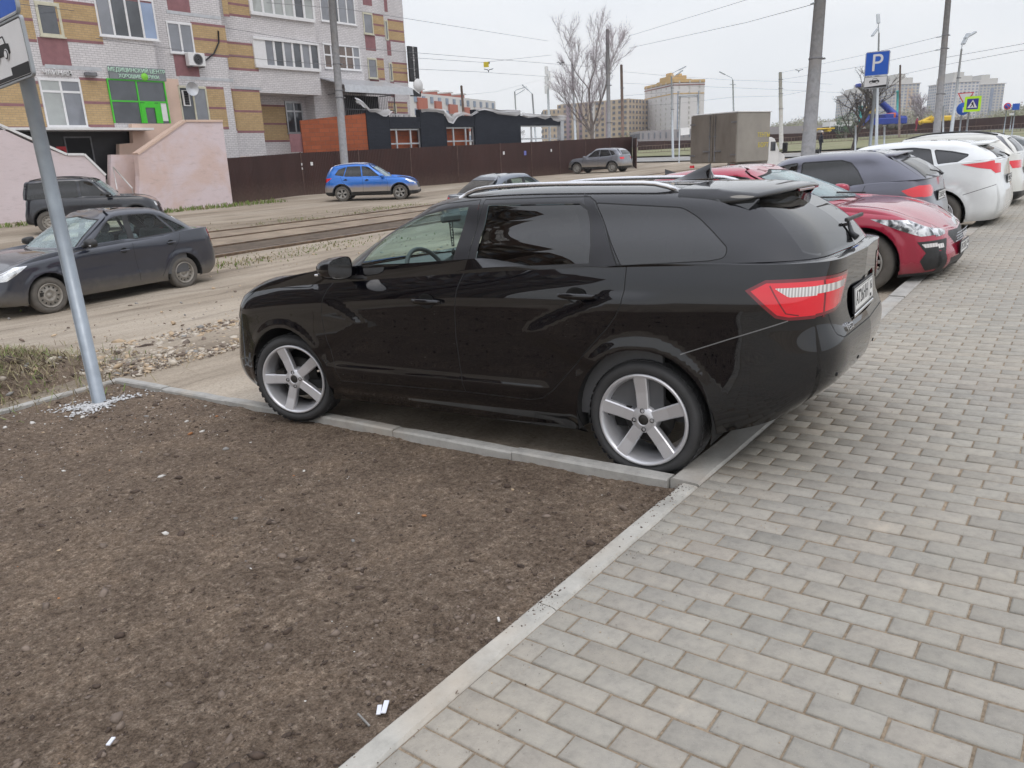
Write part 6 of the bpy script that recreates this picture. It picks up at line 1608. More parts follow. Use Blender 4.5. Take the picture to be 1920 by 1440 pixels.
# shop entrance
a0, a1, z0, z1 = pA.rect(206, 313, 150, 231); e = MB(); fw = .06
for q in ((a0, a0+fw, z0, z1), (a1-fw, a1, z0, z1), (a0+fw, a1-fw, z1-fw, z1)): pA.box(e, *q, 0, .06)
zm = z0+(z1-z0)*.50; am = a0+(a1-a0)*.49; pA.box(e, a0+fw, a1-fw, zm-fw/2, zm+fw/2, 0, .057); pA.box(e, am-fw/2, am+fw/2, z0, zm-fw/2, 0, .054); pA.box(e, am-fw/2, am+fw/2, zm+fw/2, z1-fw, 0, .054)
ad = a0+(a1-a0)*.84; pA.box(e, ad-fw, ad+fw, z0, zm-fw/2, 0, .05)
for q in ((am+fw/2, am+.22, z0, zm-fw), (ad-.24, ad-fw, z0, zm-fw), (am+.22, ad-.24, zm-.24, zm-fw/2)): pA.box(e, *q, 0, .075)
eo = bpart(e.build('shop_door', M['green_frame'], blk)); g = MB(); pA.box(g, a0, a1, z0, z1, -.01, .02, 0); pA.box(g, a0+(a1-a0)*.87, a1-.08, z0+.1, z0+.9, .02, .03, 1); bpart(g.build('pane', [M['pane'], M['white_metal']], eo))
# pilaster and lamp details
d = MB()
a0, a1, z0, z1 = pD.rect(601, 727, 150, 172)
V = [pD.w(a0, z1, .02), pD.w(a1, z1, .02), pD.w(a1+.1, z0+.15, 2.0), pD.w(a0-.0, z0+.15, 2.0)]; V += [v-np.array([0, 0, .05]) for v in V]
d.add(V, [[0, 1, 2, 3], [7, 6, 5, 4], [3, 2, 6, 7], [0, 3, 7, 4], [1, 5, 6, 2]], 0)
V2 = [pD.w(a0, z0+.15, 2.0), pD.w(a1+.1, z0+.15, 2.0), pD.w(a1+.1, z0-.25, 2.05), pD.w(a0, z0-.25, 2.05)]; d.add(V2+[v-pD.n*.03 for v in V2], [[0, 1, 2, 3], [7, 6, 5, 4], [3, 2, 6, 7], [0, 4, 5, 1]], 0)
bpart(d.build('canopy', M['tin'], blk))
g = MB(); a0, a1, z0, z1 = pD.rect(617, 712, 176, 222)
pD.box(g, a0+.6, a1-.1, z0-.6, z1-.1, .01, .03, 1)
for i in range(30): a = a0+(a1-a0)*i/29; g.tube([pD.w(a, z0-.6, 1.3), pD.w(a, z1-.05, 1.3)], .015, 0, 4)
for z in (z0-.5, z0+.4, z1-.1): g.tube([pD.w(a0, z, 1.3), pD.w(a1, z, 1.3)], .025, 0, 4)
for a in (a0, a1): g.tube([pD.w(a, z0-.6, 1.3), pD.w(a, z1+.2, 1.3)], .04, 0, 6); g.tube([pD.w(a, z1-.1, 1.3), pD.w(a, z1-.1, 0)], .025, 0, 4)
bpart(g.build('iron_grille', [M['grille_iron'], M['dark']], blk))
# lower entrance with black fascia
a0 = pA.hit(-60, 280)[0]; a1 = pA.hit(250, 270)[0]; z1 = pA.hit(120, 247)[1]
f = MB(); pA.box(f, a0, a1, -1.2, z1, .0, .10, 0); pA.box(f, a0, a1+.3, z1, z1+.09, 0, 1.4, 1); d0, d1, dz0, dz1 = pA.rect(126, 172, 259, 330); pA.box(f, d0, d1, -1.2, dz1, .08, .12, 2)
pA.box(f, d0-.06, d0, -1.2, dz1, .10, .15, 3); pA.box(f, d1, d1+.06, -1.2, dz1, .10, .15, 3); pA.box(f, d0-.06, d1+.06, dz1, dz1+.06, .10, .15, 3)
bpart(f.build('basement_front', [M['black_panel'], M['white_metal'], M['dark'], M['grille_iron']], blk))
# signs and fittings on the block
def wall_text(p, name, s, x, y, size, mat, off, parent, sp=1., sx=1., w=None):
    a, z = p.hit(x, y); A = p.ax(); o = p.w(a, z, off)
    return text_obj(name, s, size, mat, frame(o, A[0], A[1], A[2]), parent, .02, spacing=sp, sx=sx)
M['sign_green'] = simple('mint_letters', (.55, .78, .64), .5, var=.05); M['sign_grey'] = simple('grey_sign_board', (.20, .22, .23), .6, var=.08); M['bright_green'] = simple('leaf_green', (.22, .62, .05), .5, var=0)
a0, a1, z0, z1 = pA.rect(203, 308, 127, 150); m = MB(); pA.box(m, a0, a1, z0, z1, .0, .10)
so = m.build('shop_sign', M['sign_grey'], None); tag(so, 'grey shop sign with mint letters above the green framed door', 'sign')
hh = (z1-z0)
wall_text(pA, 'lettering', 'МЕДИЦИНСКИЙ ЦЕНТР', 255, 133.5, hh*.46, M['sign_green'], .11, so, sx=(a1-a0)/(hh*.46*11.6)); wall_text(pA, 'lettering', 'ХОРОШИЕ', 241.5, 144, hh*.42, M['sign_green'], .11, so, sx=.92); wall_text(pA, 'lettering', 'РУКИ', 285.5, 146, hh*.42, M['sign_green'], .11, so, sx=.92)
lf = MB(); a, z = pA.hit(269, 144.5); lf.lathe([(0, .14), (.12, .13), (.16, .10)], c=pA.w(a, z, 0), ax=pA.ax(), n=14); lf.build('emblem', M['bright_green'], so)
a, z = pB.hit(361, 113); m = MB(); A = pB.ax(); m.box(pB.w(a, z, .25), (.85, .58, .30), 0, A, .02); m.lathe([(.22, .155), (.235, .165), (.25, .155)], c=pB.w(a+.05, z, .25), ax=A, n=24, m=1)
for r in (.05, .10, .15, .20): m.lathe([(r, .153), (r+.008, .162), (r+.016, .153)], c=pB.w(a+.05, z, .25), ax=A, n=20, m=1)
m.lathe([(0, .152), (.21, .152)], c=pB.w(a+.05, z, .25), ax=A, n=20, m=2)
for q in (-.3, .3): m.box(pB.w(a+q, z-.32, .22), (.04, .05, .45), 1, A)
tag(m.build('air_conditioner', [M['white_metal'], M['grille_iron'], M['dark']], None), 'white air conditioner unit on the purple brick panel under a window', 'air conditioner')
m = MB(); a, z = pB.hit(350, 168); m.tube([pB.w(a, z, 0), pB.w(a, z, .35)], .03); m.lathe([(0, 0), (.15, .02), (.30, .09), (.33, .12), (.30, .10), (0, .02)], c=pB.w(a, z, .38), ax=np.array([pB.u, [0, .0, 1.], pB.n]), n=20)
tag(m.build('satellite_dish', M['tin'], None), 'grey satellite dish beside the window right of the shop door', 'satellite dish')
a0, a1, z0, z1 = pB.rect(340, 353, 170, 199); m = MB(); pB.box(m, a0, a1, z0, z1, .10, .16, 0)
so = m.build('notice_board', M['white_metal'], None); tag(so, 'white notice with dark print in the window under the satellite dish', 'notice')
m = MB()
for i in range(6): q = z1-(i+.7)*(z1-z0)/6.6; pB.box(m, a0+.06, a1-.06, q-.05, q+.05, .155, .165)
m.build('print', M['ink'], so)
vp_ = VPl((37.2-.5, 0), (37.2-.5, -60)); a0, z1 = vp_.hit(761, 84); a1, z0 = vp_.hit(775, 152)
m = MB(); c0 = pF.w(pF.a1+.03, z1, 0); 
bx_ = pF.a1; sgw = .85
vs = MB(); pF.box(vs, bx_, bx_+sgw, z0, z1, .1, .25, 0); so = vs.build('vertical_sign', M['black_panel'], None); tag(so, 'tall narrow black sign with white letters on the block corner', 'sign')
n = 12; zz = np.linspace(z1-.3, z0+.3, n); sgt = 'ПАРИКМАХЕРСКАЯ'
for i, ch in enumerate('ПАРИКМАХЕРСКАЯ'): q = z1-(i+.55)*(z1-z0)/14; A = pF.ax(); text_obj('lettering', ch, (z1-z0)/14*1.12, M['white_metal'], frame(pF.w(bx_+sgw/2, q, .26), A[0], A[1], A[2]), so, .01)
m = MB(); z2 = pF.hit(770, 160)[1]; z3 = pF.hit(770, 181)[1]; pF.box(m, bx_, bx_+.9, z3, z2-.3, .1, .25, 0); m.lathe([(0, .28), (.42, .27), (.45, .20)], c=pF.w(bx_+.7, z2, 0), ax=pF.ax(), n=20, m=1)
A = pF.ax(); m.add([pF.w(bx_+.15, z3+.45, .26), pF.w(bx_+.75, z3+.15, .26), pF.w(bx_+.75, z3+.75, .26)], [[0, 1, 2]], 1); tag(m.build('arrow_sign', [M['black_panel'], M['white_metal']], None), 'black sign with white arrow and round white lamp box on the block corner', 'sign')
m = MB(); a, z = pA.hit(167, 140); m.box(pA.w(a, z, .15), (.45, .16, .25), 0, pA.ax(), .02); tag(m.build('floodlight', M['grille_iron'], None), 'small grey floodlight on the wall left of the shop sign', 'lamp')
a, z = pA.hit(106, 137); so = text_obj('white_lettering', 'ЧАЙНАЯ', .27, M['white_metal'], frame(pA.w(a, z, .05), pA.ax()[0], pA.ax()[1], pA.ax()[2]), None, .04); tag(so, 'white three-dimensional letters on the wall beside the car plate sign', 'lettering')
M['red_sign'] = simple('red_notice', (.62, .03, .04), .5, var=.05)
a0, a1, z0, z1 = pA.rect(103, 121, 272, 288); m = MB(); pA.box(m, a0, a1, z0+.35, z1, .12, .15, 0); pA.box(m, a0, a1, z0, z0+.27, .12, .16, 1); m.lathe([(0, .16), (.12, .16), (.13, .15)], c=pA.w((a0+a1)/2, z1-.3, 0), ax=pA.ax(), n=14, m=1)
tag(m.build('door_notice', [M['black_panel'], M['red_sign']], None), 'black and red notice beside the dark basement door', 'notice')
m = MB(); q = [pA.hit(*k) for k in ((290, 60), (292, 90), (300, 128), (305, 140), (325, 146))]; m.tube([pA.w(a, z, .05) for a, z in q], .02, 0, 5)
q = [pB.hit(*k) for k in ((408, 58), (409, 80), (400, 100), (385, 113), (374, 115))]; m2 = MB(); m2.tube([pB.w(a, z, .06) for a, z in q], .035, 0, 6)
tag(m2.build('cable', M['ink'], None), 'black cable curling over yellow brick to the air conditioner', 'cable')
# ------------------------------------------------------------------ pink ramps and stairs
def outline_wall(name, X0, px, thick, mat, label, cat, cap=None, zb=-1.0):
    p = VPl((X0, 0), (X0, -60)); P = [p.hit(*q) for q in px]; A = p.ax(); sg = 1 if np.allclose(A[0], p.u) else -1
    poly = [(sg*a, z) for a, z in P]; mb = MB(); o = p.o-p.n*thick
    mb.prism(poly, thick, o, A, 0)
    ob = mb.build(name, mat, None); tag(ob, label, cat)
    if cap:
        c = MB()
        for q0, q1 in cap:
            (b0, z0), (b1, z1) = p.hit(*q0), p.hit(*q1); v0, v1 = p.w(b0, z0+.03, -thick/2), p.w(b1, z1+.03, -thick/2); d = _n(v1-v0)
            c.box((v0+v1)/2, (np.linalg.norm(v1-v0), thick+.10, .09), 0, np.array([d, _n(np.cross(np.cross(d, p.n), d))*0+p.n, np.cross(d, p.n)]))
        c.build('coping', M['peach'] if mat is M['pink'] else M['white_metal'], ob)
    return ob
outline_wall('ramp_wall', 31.9, [(-140, 175), (-2, 239), (60, 268), (125, 292), (158, 292), (198, 331), (199, 460), (-140, 470)], .35, M['pink2'], 'pale pink stair wall sloping down behind the two dark parked cars', 'wall', [((-140, 174), (125, 291)), ((126, 291), (157, 291)), ((158, 291), (198, 330))])
outline_wall('ramp_wall', 30.9, [(258, 290), (347, 228), (417, 228), (437, 385), (437, 440), (258, 450), (262, 330)], .35, M['pink'], 'patched pink plaster stair wall with pointed top left of the brown fence', 'wall', [((258, 290), (347, 228)), ((348, 228), (417, 228))])
outline_wall('stair_wall', 31.9, [(208, 290), (259, 290), (262, 331), (266, 460), (207, 460)], .3, M['pink'], 'low pink wall of the stairs with a white handrail', 'wall')
outline_wall('landing_wall', 32.7, [(247, 232), (325, 232), (330, 300), (224, 330), (224, 270), (250, 268)], .3, M['peach'], 'peach landing wall just under the green shop door', 'wall')
m = MB()
for i in range(9):
    m.box((32.6-.16*i+.3, -14.6, -.05+.17*(8-i)-.6), (.34, 1.6, 1.3), 0)
tag(m.build('stairs', M['kerb'], None), 'grey concrete stairs between the pink walls', 'stairs')
m = MB(); p = VPl((31.5, 0), (31.5, -60)); q = [p.hit(*k) for k in ((212, 313), (248, 353))]; m.tube([p.w(q[0][0], q[0][1], 0), p.w(q[1][0], q[1][1], 0)], .03, 0, 6); m.tube([p.w(q[0][0], q[0][1], 0), p.w(q[0][0], q[0][1]-.9, 0)], .02, 0, 5); m.tube([p.w(q[1][0], q[1][1], 0), p.w(q[1][0], q[1][1]-.9, 0)], .02, 0, 5)
tag(m.build('handrail', M['white_metal'], None), 'white tube handrail running down the pink stairs', 'handrail')
# ------------------------------------------------------------------ brown corrugated fence
def fence_mat():
    t = NT('brown_profiled_sheet'); v = t.coord('Object'); n = t.noise(t.coord('Object', (1, 1, .25)), 1.2, 6, .6); n2 = t.noise(v, 9, 4)
    c = t.ramp(n, [(.3, (.040, .018, .015)), (.7, (.058, .026, .022))]); sp = t.n('ShaderNodeSeparateXYZ'); t.l(v, sp.inputs[0])
    mr = t.n('ShaderNodeMapRange'); mr.inputs[1].default_value = .9; mr.inputs[2].default_value = .0; mr.inputs[3].default_value = 0; mr.inputs[4].default_value = .6; t.l(t.math('ADD', sp.outputs[2], t.math('MULTIPLY', t.math('SUBTRACT', n2, .5), 1.2)), mr.inputs[0])
    c = t.mix(mr.outputs[0], c, (.13, .09, .07)); t.set(Base_Color=c, Roughness=.55, Specular_IOR_Level=.35); return t.mat
M['fence'] = fence_mat(); M['fence_post'] = simple('rusty_fence_post', (.10, .06, .05), .8, var=.3)
def sheet_fence(name, pts, tops, label, group=None, gap=None):
    """pts: ground points; tops: top heights. Corrugated sheet with shallow ribs."""
    mb = MB(); V = []; F = []
    for (p0, p1, t0, t1) in zip(pts[:-1], pts[1:], tops[:-1], tops[1:]):
        p0 = np.array(p0[:2]); p1 = np.array(p1[:2]); L_ = np.linalg.norm(p1-p0); u = (p1-p0)/L_; nn = np.array([-u[1], u[0]]); k = int(L_/.10)
        b = len(V)
        for i in range(k+1):
            for e, dd in ((0, 0), (.02, .018), (.05, .018), (.07, 0)):
                s = min(i*L_/k+e, L_); q = p0+u*s+nn*dd; f = s/L_; zg = terr(q[0], q[1])
                V.append((q[0], q[1], zg-.1)); V.append((q[0], q[1], t0+(t1-t0)*f+random.uniform(-.004, .004)))
        n = (len(V)-b)//2
        for i in range(n-1): F.append([b+2*i, b+2*i+2, b+2*i+3, b+2*i+1])
    mb.add(V, F, 0); o = mb.build(name, M['fence'], None)
    for (p0, p1, t0, t1) in zip(pts[:-1], pts[1:], tops[:-1], tops[1:]):
        p0 = np.array(p0[:2]); p1 = np.array(p1[:2]); L_ = np.linalg.norm(p1-p0); k = max(1, int(L_/(3 if L_ < 60 else 6)))
        for i in range(k): q = p0+(p1-p0)*i/k; zt = t0+(t1-t0)*i/k; m = MB(); m.box((q[0], q[1], (terr(*q)+zt)/2), (.06, .06, zt-terr(*q)+.06), 0); m.build('post', M['fence_post'], o)
    return tag(o, label, 'fence', group)
def top_at(g, px, py): return at(px, py, dep(g))[2]
fpx = [(424, 374, 297), (572, 365, 286.5), (940, 336, 269.5), (1187, 314, 256.5)]
fg = [hit_plane(434, 375, [1, 0, 0], [31.3, 0, 0]), gp(572, 366), gp(940, 336), gp(1185, 312)]
ft = [top_at(g, px, yt) for g, (px, _, yt) in zip(fg, fpx)]
sheet_fence('sheet_fence', fg, ft, 'long dark brown sheet metal fence in front of the unfinished brick shop')
# bits of paper stuck on the fence
M['paper'] = simple('paper', (.70, .70, .70), .8, var=.05); M['paper_blue'] = simple('blue_paper', (.16, .18, .5), .8, var=.1)
def fence_pl(i): return VPl(fg[i], fg[i+1])
for i, (px, py, s, mk, lb) in enumerate(((584, 307, .14, 'paper', 'torn white paper scrap on the fence behind the blue crossover, rightmost'), (565, 308, .10, 'paper', 'small white scrap on the fence, upper left of the torn scraps'), (566, 316, .09, 'paper', 'tiny white scrap on the fence, lowest of the torn scraps'), (944, 287, .16, 'paper', 'square white notice on the fence right of the grey saloon roof'), (984, 287, .22, 'paper_blue', 'blue and white notice on the fence near its middle'), (1033, 282, .14, 'paper', 'white notice on the fence nearest the silver crossover'))):
    p = fence_pl(0 if px < 572 else (1 if px < 940 else 2)); a, z = p.hit(px, py); m = MB(); m.box(p.w(a, z, .03), (s, s*1.25, .01), 0, p.ax()); tag(m.build('paper_notice', M[mk], None), lb, 'notice')
g2 = gp(1193, 316); e2 = g2+np.array([2.5, -4, 0]); sheet_fence('sheet_fence', [g2, e2], [top_at(g2, 1193, 259), top_at(e2, 1192, 259)], 'short end leaf of brown sheet fence turned behind the silver crossover')
# ------------------------------------------------------------------ unfinished brick shop behind the fence
d_ = _n(np.array([fg[3][0]-fg[1][0], fg[3][1]-fg[1][1], 0])); nn = np.array([-d_[1], d_[0], 0]); nn = nn if nn @ (fg[1]-CAM) > 0 else -nn
SP = VPl(fg[1]+nn*.35, fg[3]+nn*.35)
shop = empty('unfinished_shop', (0, 0, 0)); tag(shop, 'unfinished flat shop of orange blocks and dark grey brick with torn plastic film', 'building')
rot_s = math.atan2(SP.u[1], SP.u[0])
M['oblock'] = brick('orange_hollow_block', (.42, .12, .055), (.33, .095, .045), (.22, .10, .07), bw=.5, bh=.22, ms=.014, rot=rot_s, var=.2); M['dbrick'] = brick('graphite_brick', (.030, .034, .046), (.024, .028, .038), (.020, .022, .028), bw=.25, bh=.075, ms=.01, rot=rot_s, var=.1)
M['film'] = None
def film_mat():
    t = NT('plastic_film'); t.set(Base_Color=(.72, .72, .74), Roughness=.35, Alpha=.62, Specular_IOR_Level=.6); return t.mat
M['film'] = film_mat()
def shp(mb, px0, px1, y0, y1, n0, n1, m=0):
    a0, a1, z0, z1 = SP.rect(px0, px1, y0, y1); SP.box(mb, a0, a1, z0, z1, n0, n1, m); return a0, a1, z0, z1
m = MB(); zb = 0
# orange side wall on the left
aL, zL = SP.hit(689, 212); aL0, zL0 = SP.hit(562, 226); V = [SP.w(aL, -.5, 0), SP.w(aL, zL, 0)]
w0 = SP.w(aL, 0, .0); lp_ = hit_plane(560, 240, [1, 0, 0], [34.36, 0, 0]); w1 = VPl(w0, lp_); 
aa, za = w1.hit(563, 226)
q0 = w1.w(0, -.5); q1 = w1.w(aa, -.5); t0 = w1.w(0, zL); t1 = w1.w(aa, za)
th = w1.n*-.3
m.add([q0, q1, t1, t0, q0+th, q1+th, t1+th, t0+th], [[0, 1, 2, 3], [7, 6, 5, 4], [3, 2, 6, 7], [0, 3, 7, 4], [1, 5, 6, 2]], 0)
m.build('side_wall', M['oblock'], shop)
m = MB()
cols = [(689, 731, 207), (731, 789, 219), (789, 834, 205.5), (834, 890, 217), (890, 976, 206), (976, 1057, 217)]
wins_ = [(729, 789, 241, 290), (838, 890, 238, 285), (977, 1054, 235, 280)]
for x0, x1, yt in cols:
    wi = [w for w in wins_ if w[0] < (x0+x1)/2 < w[1]]
    if wi:
        w = wi[0]; a0, a1, z0, z1 = SP.rect(x0, x1, yt, w[2]); SP.box(m, a0, a1, z0, z1, -.3, 0, 0); 
        b0, b1, y0_, y1_ = SP.rect(w[0], w[1], w[2], w[3]-14); SP.box(m, a0, a1, -.5, y0_-.35, -.3, 0, 0)
        if b0 > a0+.05: SP.box(m, a0, b0, -.5, z0, -.3, -.002, 0)
    else: a0, a1, z0, z1 = SP.rect(x0, x1, yt, 290); SP.box(m, a0, a1, -.5, z1, -.35, .04, 0)
a1e = SP.hit(1057, 250)[0]; SP.box(m, a1e-.35, a1e, -.5, SP.hit(1057, 217)[1], -.35, .03, 1)
m.build('front_wall', [M['dbrick'], M['tin']], shop)
m = MB(); a0, a1, z0, z1 = SP.rect(720, 892, 236, 290); SP.box(m, a0, a1, -.5, z1+.2, -.75, -.6, 0); m.build('back_wall', M['oblock'], shop)
for w in wins_:
    f = MB(); b0, b1, y0_, y1_ = SP.rect(w[0], w[1], w[2], w[3]-16)
    for t in (0, .28, .72, 1): a = b0+(b1-b0)*t; SP.box(f, a-.05, a+.05, y0_-.3, y1_, -.2, -.12)
    for z in (y1_-.05, y0_+.15*(y1_-y0_)): SP.box(f, b0, b1, z-.04, z+.04, -.21, -.11)
    f.build('window_frame', M['tin'], shop)
m = MB()
for x0, x1, y in ((730, 790, 212), (834, 892, 211), (977, 1055, 212)):
    a0, a1, z0, z1 = SP.rect(x0, x1, y, y+8); SP.box(m, a0, a1, z1-.04, z1, -1.2, -1.12, 0)
    for i in range(7): a = a0+(a1-a0)*i/6; SP.box(m, a-.03, a+.03, z0-.3, z1-.05, -1.19, -1.13, 0)
m.build('roof_steelwork', M['tin'], shop)
def film(pxs, seed):
    rs = np.random.default_rng(seed); V = []; F = []; n = len(pxs)
    for i, (x, y, h) in enumerate(pxs):
        a, z = SP.hit(x, y)
        for j in range(5): V.append(SP.w(a+rs.normal(0, .06), z-.55*h*j/4+rs.normal(0, .03), .06+rs.uniform(0, .22)))
    for i in range(n-1):
        for j in range(4): F.append([i*5+j, i*5+j+1, (i+1)*5+j+1, (i+1)*5+j])
    o = raw_mesh('plastic_film', V, F, M['film'], None, shop, True); return o
film([(664, 184, .25), (670, 186, .5), (677, 193, .45), (684, 199, .35), (690, 205, .25), (702, 205, .3), (712, 207, .6), (722, 206, .7), (731, 205, .2)], 1)
film([(788, 205, .3), (800, 204, .2), (815, 204, .3), (830, 205, .5), (836, 213, .9), (845, 217, .9), (852, 213, .5), (865, 212, .3), (880, 214, .3), (892, 206, .3)], 2)
film([(890, 203, .3), (905, 202, .25), (920, 204, .3), (934, 208, .4), (950, 206, .6), (965, 206, .7), (975, 207, .4)], 3)
film([(1028, 218, .2), (1036, 217, .6), (1045, 216, .8), (1056, 216, .6)], 4)
film([(975, 240, 1.2), (978, 246, 1.1), (982, 243, .8)], 5)
film([(976, 213, .3), (990, 214, .5), (1005, 215, .3), (1018, 216, .5), (1028, 216, .3)], 6)
# ------------------------------------------------------------------ the taller block further up the street, left of the frame, mirrored in the black car
M['rb'] = brick('tall_block_brick', (.20, .12, .085), (.15, .10, .075), (.10, .08, .07), var=.15, rot=HP); M['rb2'] = simple('tall_block_bands', (.30, .27, .23), .9, var=.1)
rbk = empty('apartment_building', (30, 12, 0)); tag(rbk, 'tall brown stepped apartment block mirrored in the windows of the black car', 'building')
sh = Matrix.Translation((-30, -12, 0)); m = MB(); g = MB(); bal = MB()
for k in range(4):
    y0 = 12+k*10.5; xx = 29.5+1.4*(k % 2); h = 40-2.8*((k+1) % 2)-1.4*k
    m.box((xx+7, y0+5.25, h/2-1), (14, 10.5, h+2), 0)
    for fl in range(int(h/2.8)):
        m.box((xx-.02, y0+5.25, .9+fl*2.8-.5), (.10, 10.4, .20), 1)
        for c in range(3):
            yy = y0+1.9+c*3.4; g.box((xx-.02, yy, 2.0+fl*2.8), (.08, 1.7, 1.5), 0)
            if c == 1: bal.box((xx-.6, yy, 1.2+fl*2.8), (1.2, 2.6, 1.0), 0)
for o_, nm in ((m.build('wall', [M['rb'], M['rb2']], rbk), 0), (g.build('windows', M['pane'], rbk), 1), (bal.build('balconies', M['rb2'], rbk), 1)):
    o_.data.transform(sh)
    if nm: tag(o_, kind='stuff')
# ------------------------------------------------------------------ poles, lamps and wires
M['pole'] = concrete('pole_concrete', (.25, .25, .255), (.28, .26, .24)); M['pole_pale'] = concrete('pale_pole_concrete', (.46, .45, .42)); M['pole_rust'] = simple('rusty_pole', (.17, .12, .095), .8, var=.3, sc=2)
M['zinc'] = simple('galvanised_steel', (.30, .335, .37), .42, metal=.55, var=.14, sc=5); M['lamp_grey'] = simple('lamp_post_grey', (.42, .45, .47), .5, metal=.3, var=.08)
def pole(name, base, top, D, r0, r1, mat, label, cat='pole', group=None, bands=(), arms=(), ground=None, extra=None):
    b = at(base[0], base[1], D); t = at(top[0], top[1], D); o = np.array([b[0], b[1], terr(b[0], b[1])-.05]) if ground is None else np.array(ground, float)
    d = _n(t-b); o2 = b-d*((b[2]-o[2])/d[2]); root = empty(name, tuple(o2)); tag(root, label, cat, group)
    L_ = lambda p: np.asarray(p)-o2
    m = MB(); m.tube([L_(o2), L_(t)], [r0, r1], 0, 14); m.build('pole', M[mat] if isinstance(mat, str) else mat, root)
    for (x, y) in bands:
        p = at(x, y, D); f = np.linalg.norm(p-t)/np.linalg.norm(o2-t); rr = r1+(r0-r1)*f; c = MB(); c.lathe([(rr+.004, -.035), (rr+.018, -.035), (rr+.018, .035), (rr+.004, .035)], c=L_(t+(o2-t)*f), n=14, m=0); c.box(L_(t+(o2-t)*f)+CR[0]*(rr+.05), (.12, .12, .05), 0); c.build('clamp', M['grille_iron'], root)
    for (pts, kind) in arms:
        m = MB(); P = [L_(at(x, y, D)) for x, y in pts]; m.tube(P, .03 if D < 90 else .05, 0, 6); m.build('arm', M['lamp_grey'], root)
        if kind == 'lamp':
            h = MB(); e = P[-1]; dd = _n(P[-1]-P[-2]); h.box(e+dd*.25, (.75, .28, .11), 0, np.array([dd, _n(np.cross([0, 0, 1], dd)), np.cross(dd, _n(np.cross([0, 0, 1], dd)))]), .03); h.build('lamp_head', M['lamp_grey'], root)
    if extra: extra(root, L_)
    return root
pole('concrete_pole', (646, 308), (617, -60), 38, .20, .165, 'pole', 'grey concrete pole standing behind the blue crossover', bands=((632, 120), (635, 170), (636, 183)))
pole('concrete_pole', (1142, 276), (1139, 56), 58, .17, .13, 'pole', 'grey concrete pole rising behind the silver grey crossover roof', bands=((1141, 137), (1142, 230), (1141, 160)))
pole('wooden_pole', (1168, 270), (1165, 122), 75, .16, .13, 'pole_rust', 'rusty brown pole just right of the big bare tree', arms=([((1166, 170), (1176, 166))], ) and (), bands=((1166, 165),))
pole('thin_pole', (1079, 262), (1073, 121), 80, .14, .11, 'lamp_grey', 'thin grey pole in front of the left branches of the bare tree')
pole('radio_mast', (1029, 214), (1026, 127), 140, .25, .18, 'lamp_grey', 'slender mast with antennas left of the bare tree', 'mast', extra=lambda r, L_: [MBx.build('antenna', M['white_metal'], r) for MBx in [MB().box(L_(at(1024.5+(i % 2)*4, 132+i*9, 140)), (.5, .5, 1.4), 0) for i in range(5)]])
pole('street_lamp', (1001, 216), (998, 176), 75, .10, .08, 'lamp_grey', 'street lamp with one arm above the right end of the brick shop', 'lamp', arms=(([(998, 176), (988, 167)], 'lamp'),))
pole('street_lamp', (967, 206), (965, 172), 110, .12, .09, 'lamp_grey', 'double street lamp above the middle of the brick shop', 'lamp', arms=(([(965, 172), (967, 169), (980, 165)], 'lamp'), ([(966, 179), (977, 172)], 'lamp')))
pole('wooden_pole', (869, 214), (865, 161), 70, .14, .11, 'pole_rust', 'short brown pole sticking up behind the brick shop')
pole('street_lamp', (1262, 300), (1259, 144), 72, .12, .07, 'lamp_grey', 'double street lamp at the left edge of the white tower', 'lamp', arms=(([(1259, 146), (1261, 137), (1275, 130)], 'lamp'), ([(1260, 146), (1270, 139)], 'lamp')), bands=((1261, 165), (1260, 205)))
pole('street_lamp', (1376, 225), (1374, 150), 85, .12, .07, 'lamp_grey', 'street lamp with an arm to the left above the box truck', 'lamp', arms=(([(1374, 150), (1372, 146), (1358, 139)], 'lamp'), ([(1368, 158), (1380, 159)], '')))
pole('concrete_pole', (1465, 281), (1463, 136), 82, .24, .17, 'pole_pale', 'whitish concrete pole right of the box truck', bands=((1463, 149), (1464, 166), (1464, 176), (1465, 204)))
pole('concrete_pole', (1514, 300), (1541, -40), 25, .235, .18, 'pole', 'thickest grey concrete pole standing just left of the walking person', bands=((1531, 110),), arms=(([(1536, 2), (1520, 8)], ''),))
pole('concrete_pole', (1755, 262), (1778, 0), 42, .20, .15, 'pole', 'tall grey concrete pole right of the blue parking sign', bands=((1773, 66), (1772, 91), (1762, 176)), arms=(([(1774, 67), (1756, 70)], ''), ([(1772, 92), (1754, 94)], '')))
pole('street_lamp', (1643, 275), (1648, 62), 60, .13, .06, 'lamp_grey', 'tall street lamp directly behind the blue parking sign', 'lamp', arms=(([(1648, 62), (1646, 50)], ''), ([(1648, 62), (1647, 41)], 'lamp'), ([(1647, 52), (1644, 56)], 'lamp')))
pole('street_lamp', (1782, 262), (1803, 92), 45, .12, .05, 'lamp_grey', 'curved double street lamp near the give way sign', 'lamp', arms=(([(1803, 92), (1804, 82), (1807, 73), (1812, 70)], 'lamp'), ([(1803, 88), (1807, 80)], 'lamp')), bands=((1796, 146),))
pole('thin_pole', (1686, 250), (1688, 122), 95, .14, .11, 'pole_rust', 'thin brown pole between the parking sign and the grey towers')
for i, (x, y0, y1, lb) in enumerate(((1768, 270, 200, 'low grey post right of the tall pole'), (1604, 262, 236, 'short grey post on the lawn by the leaning tree'), (1658, 262, 238, 'short grey post on the lawn right of the parking sign'))):
    pole('post', (x, y0), (x+.5, y1), 60, .07, .07, 'lamp_grey', lb, 'post')
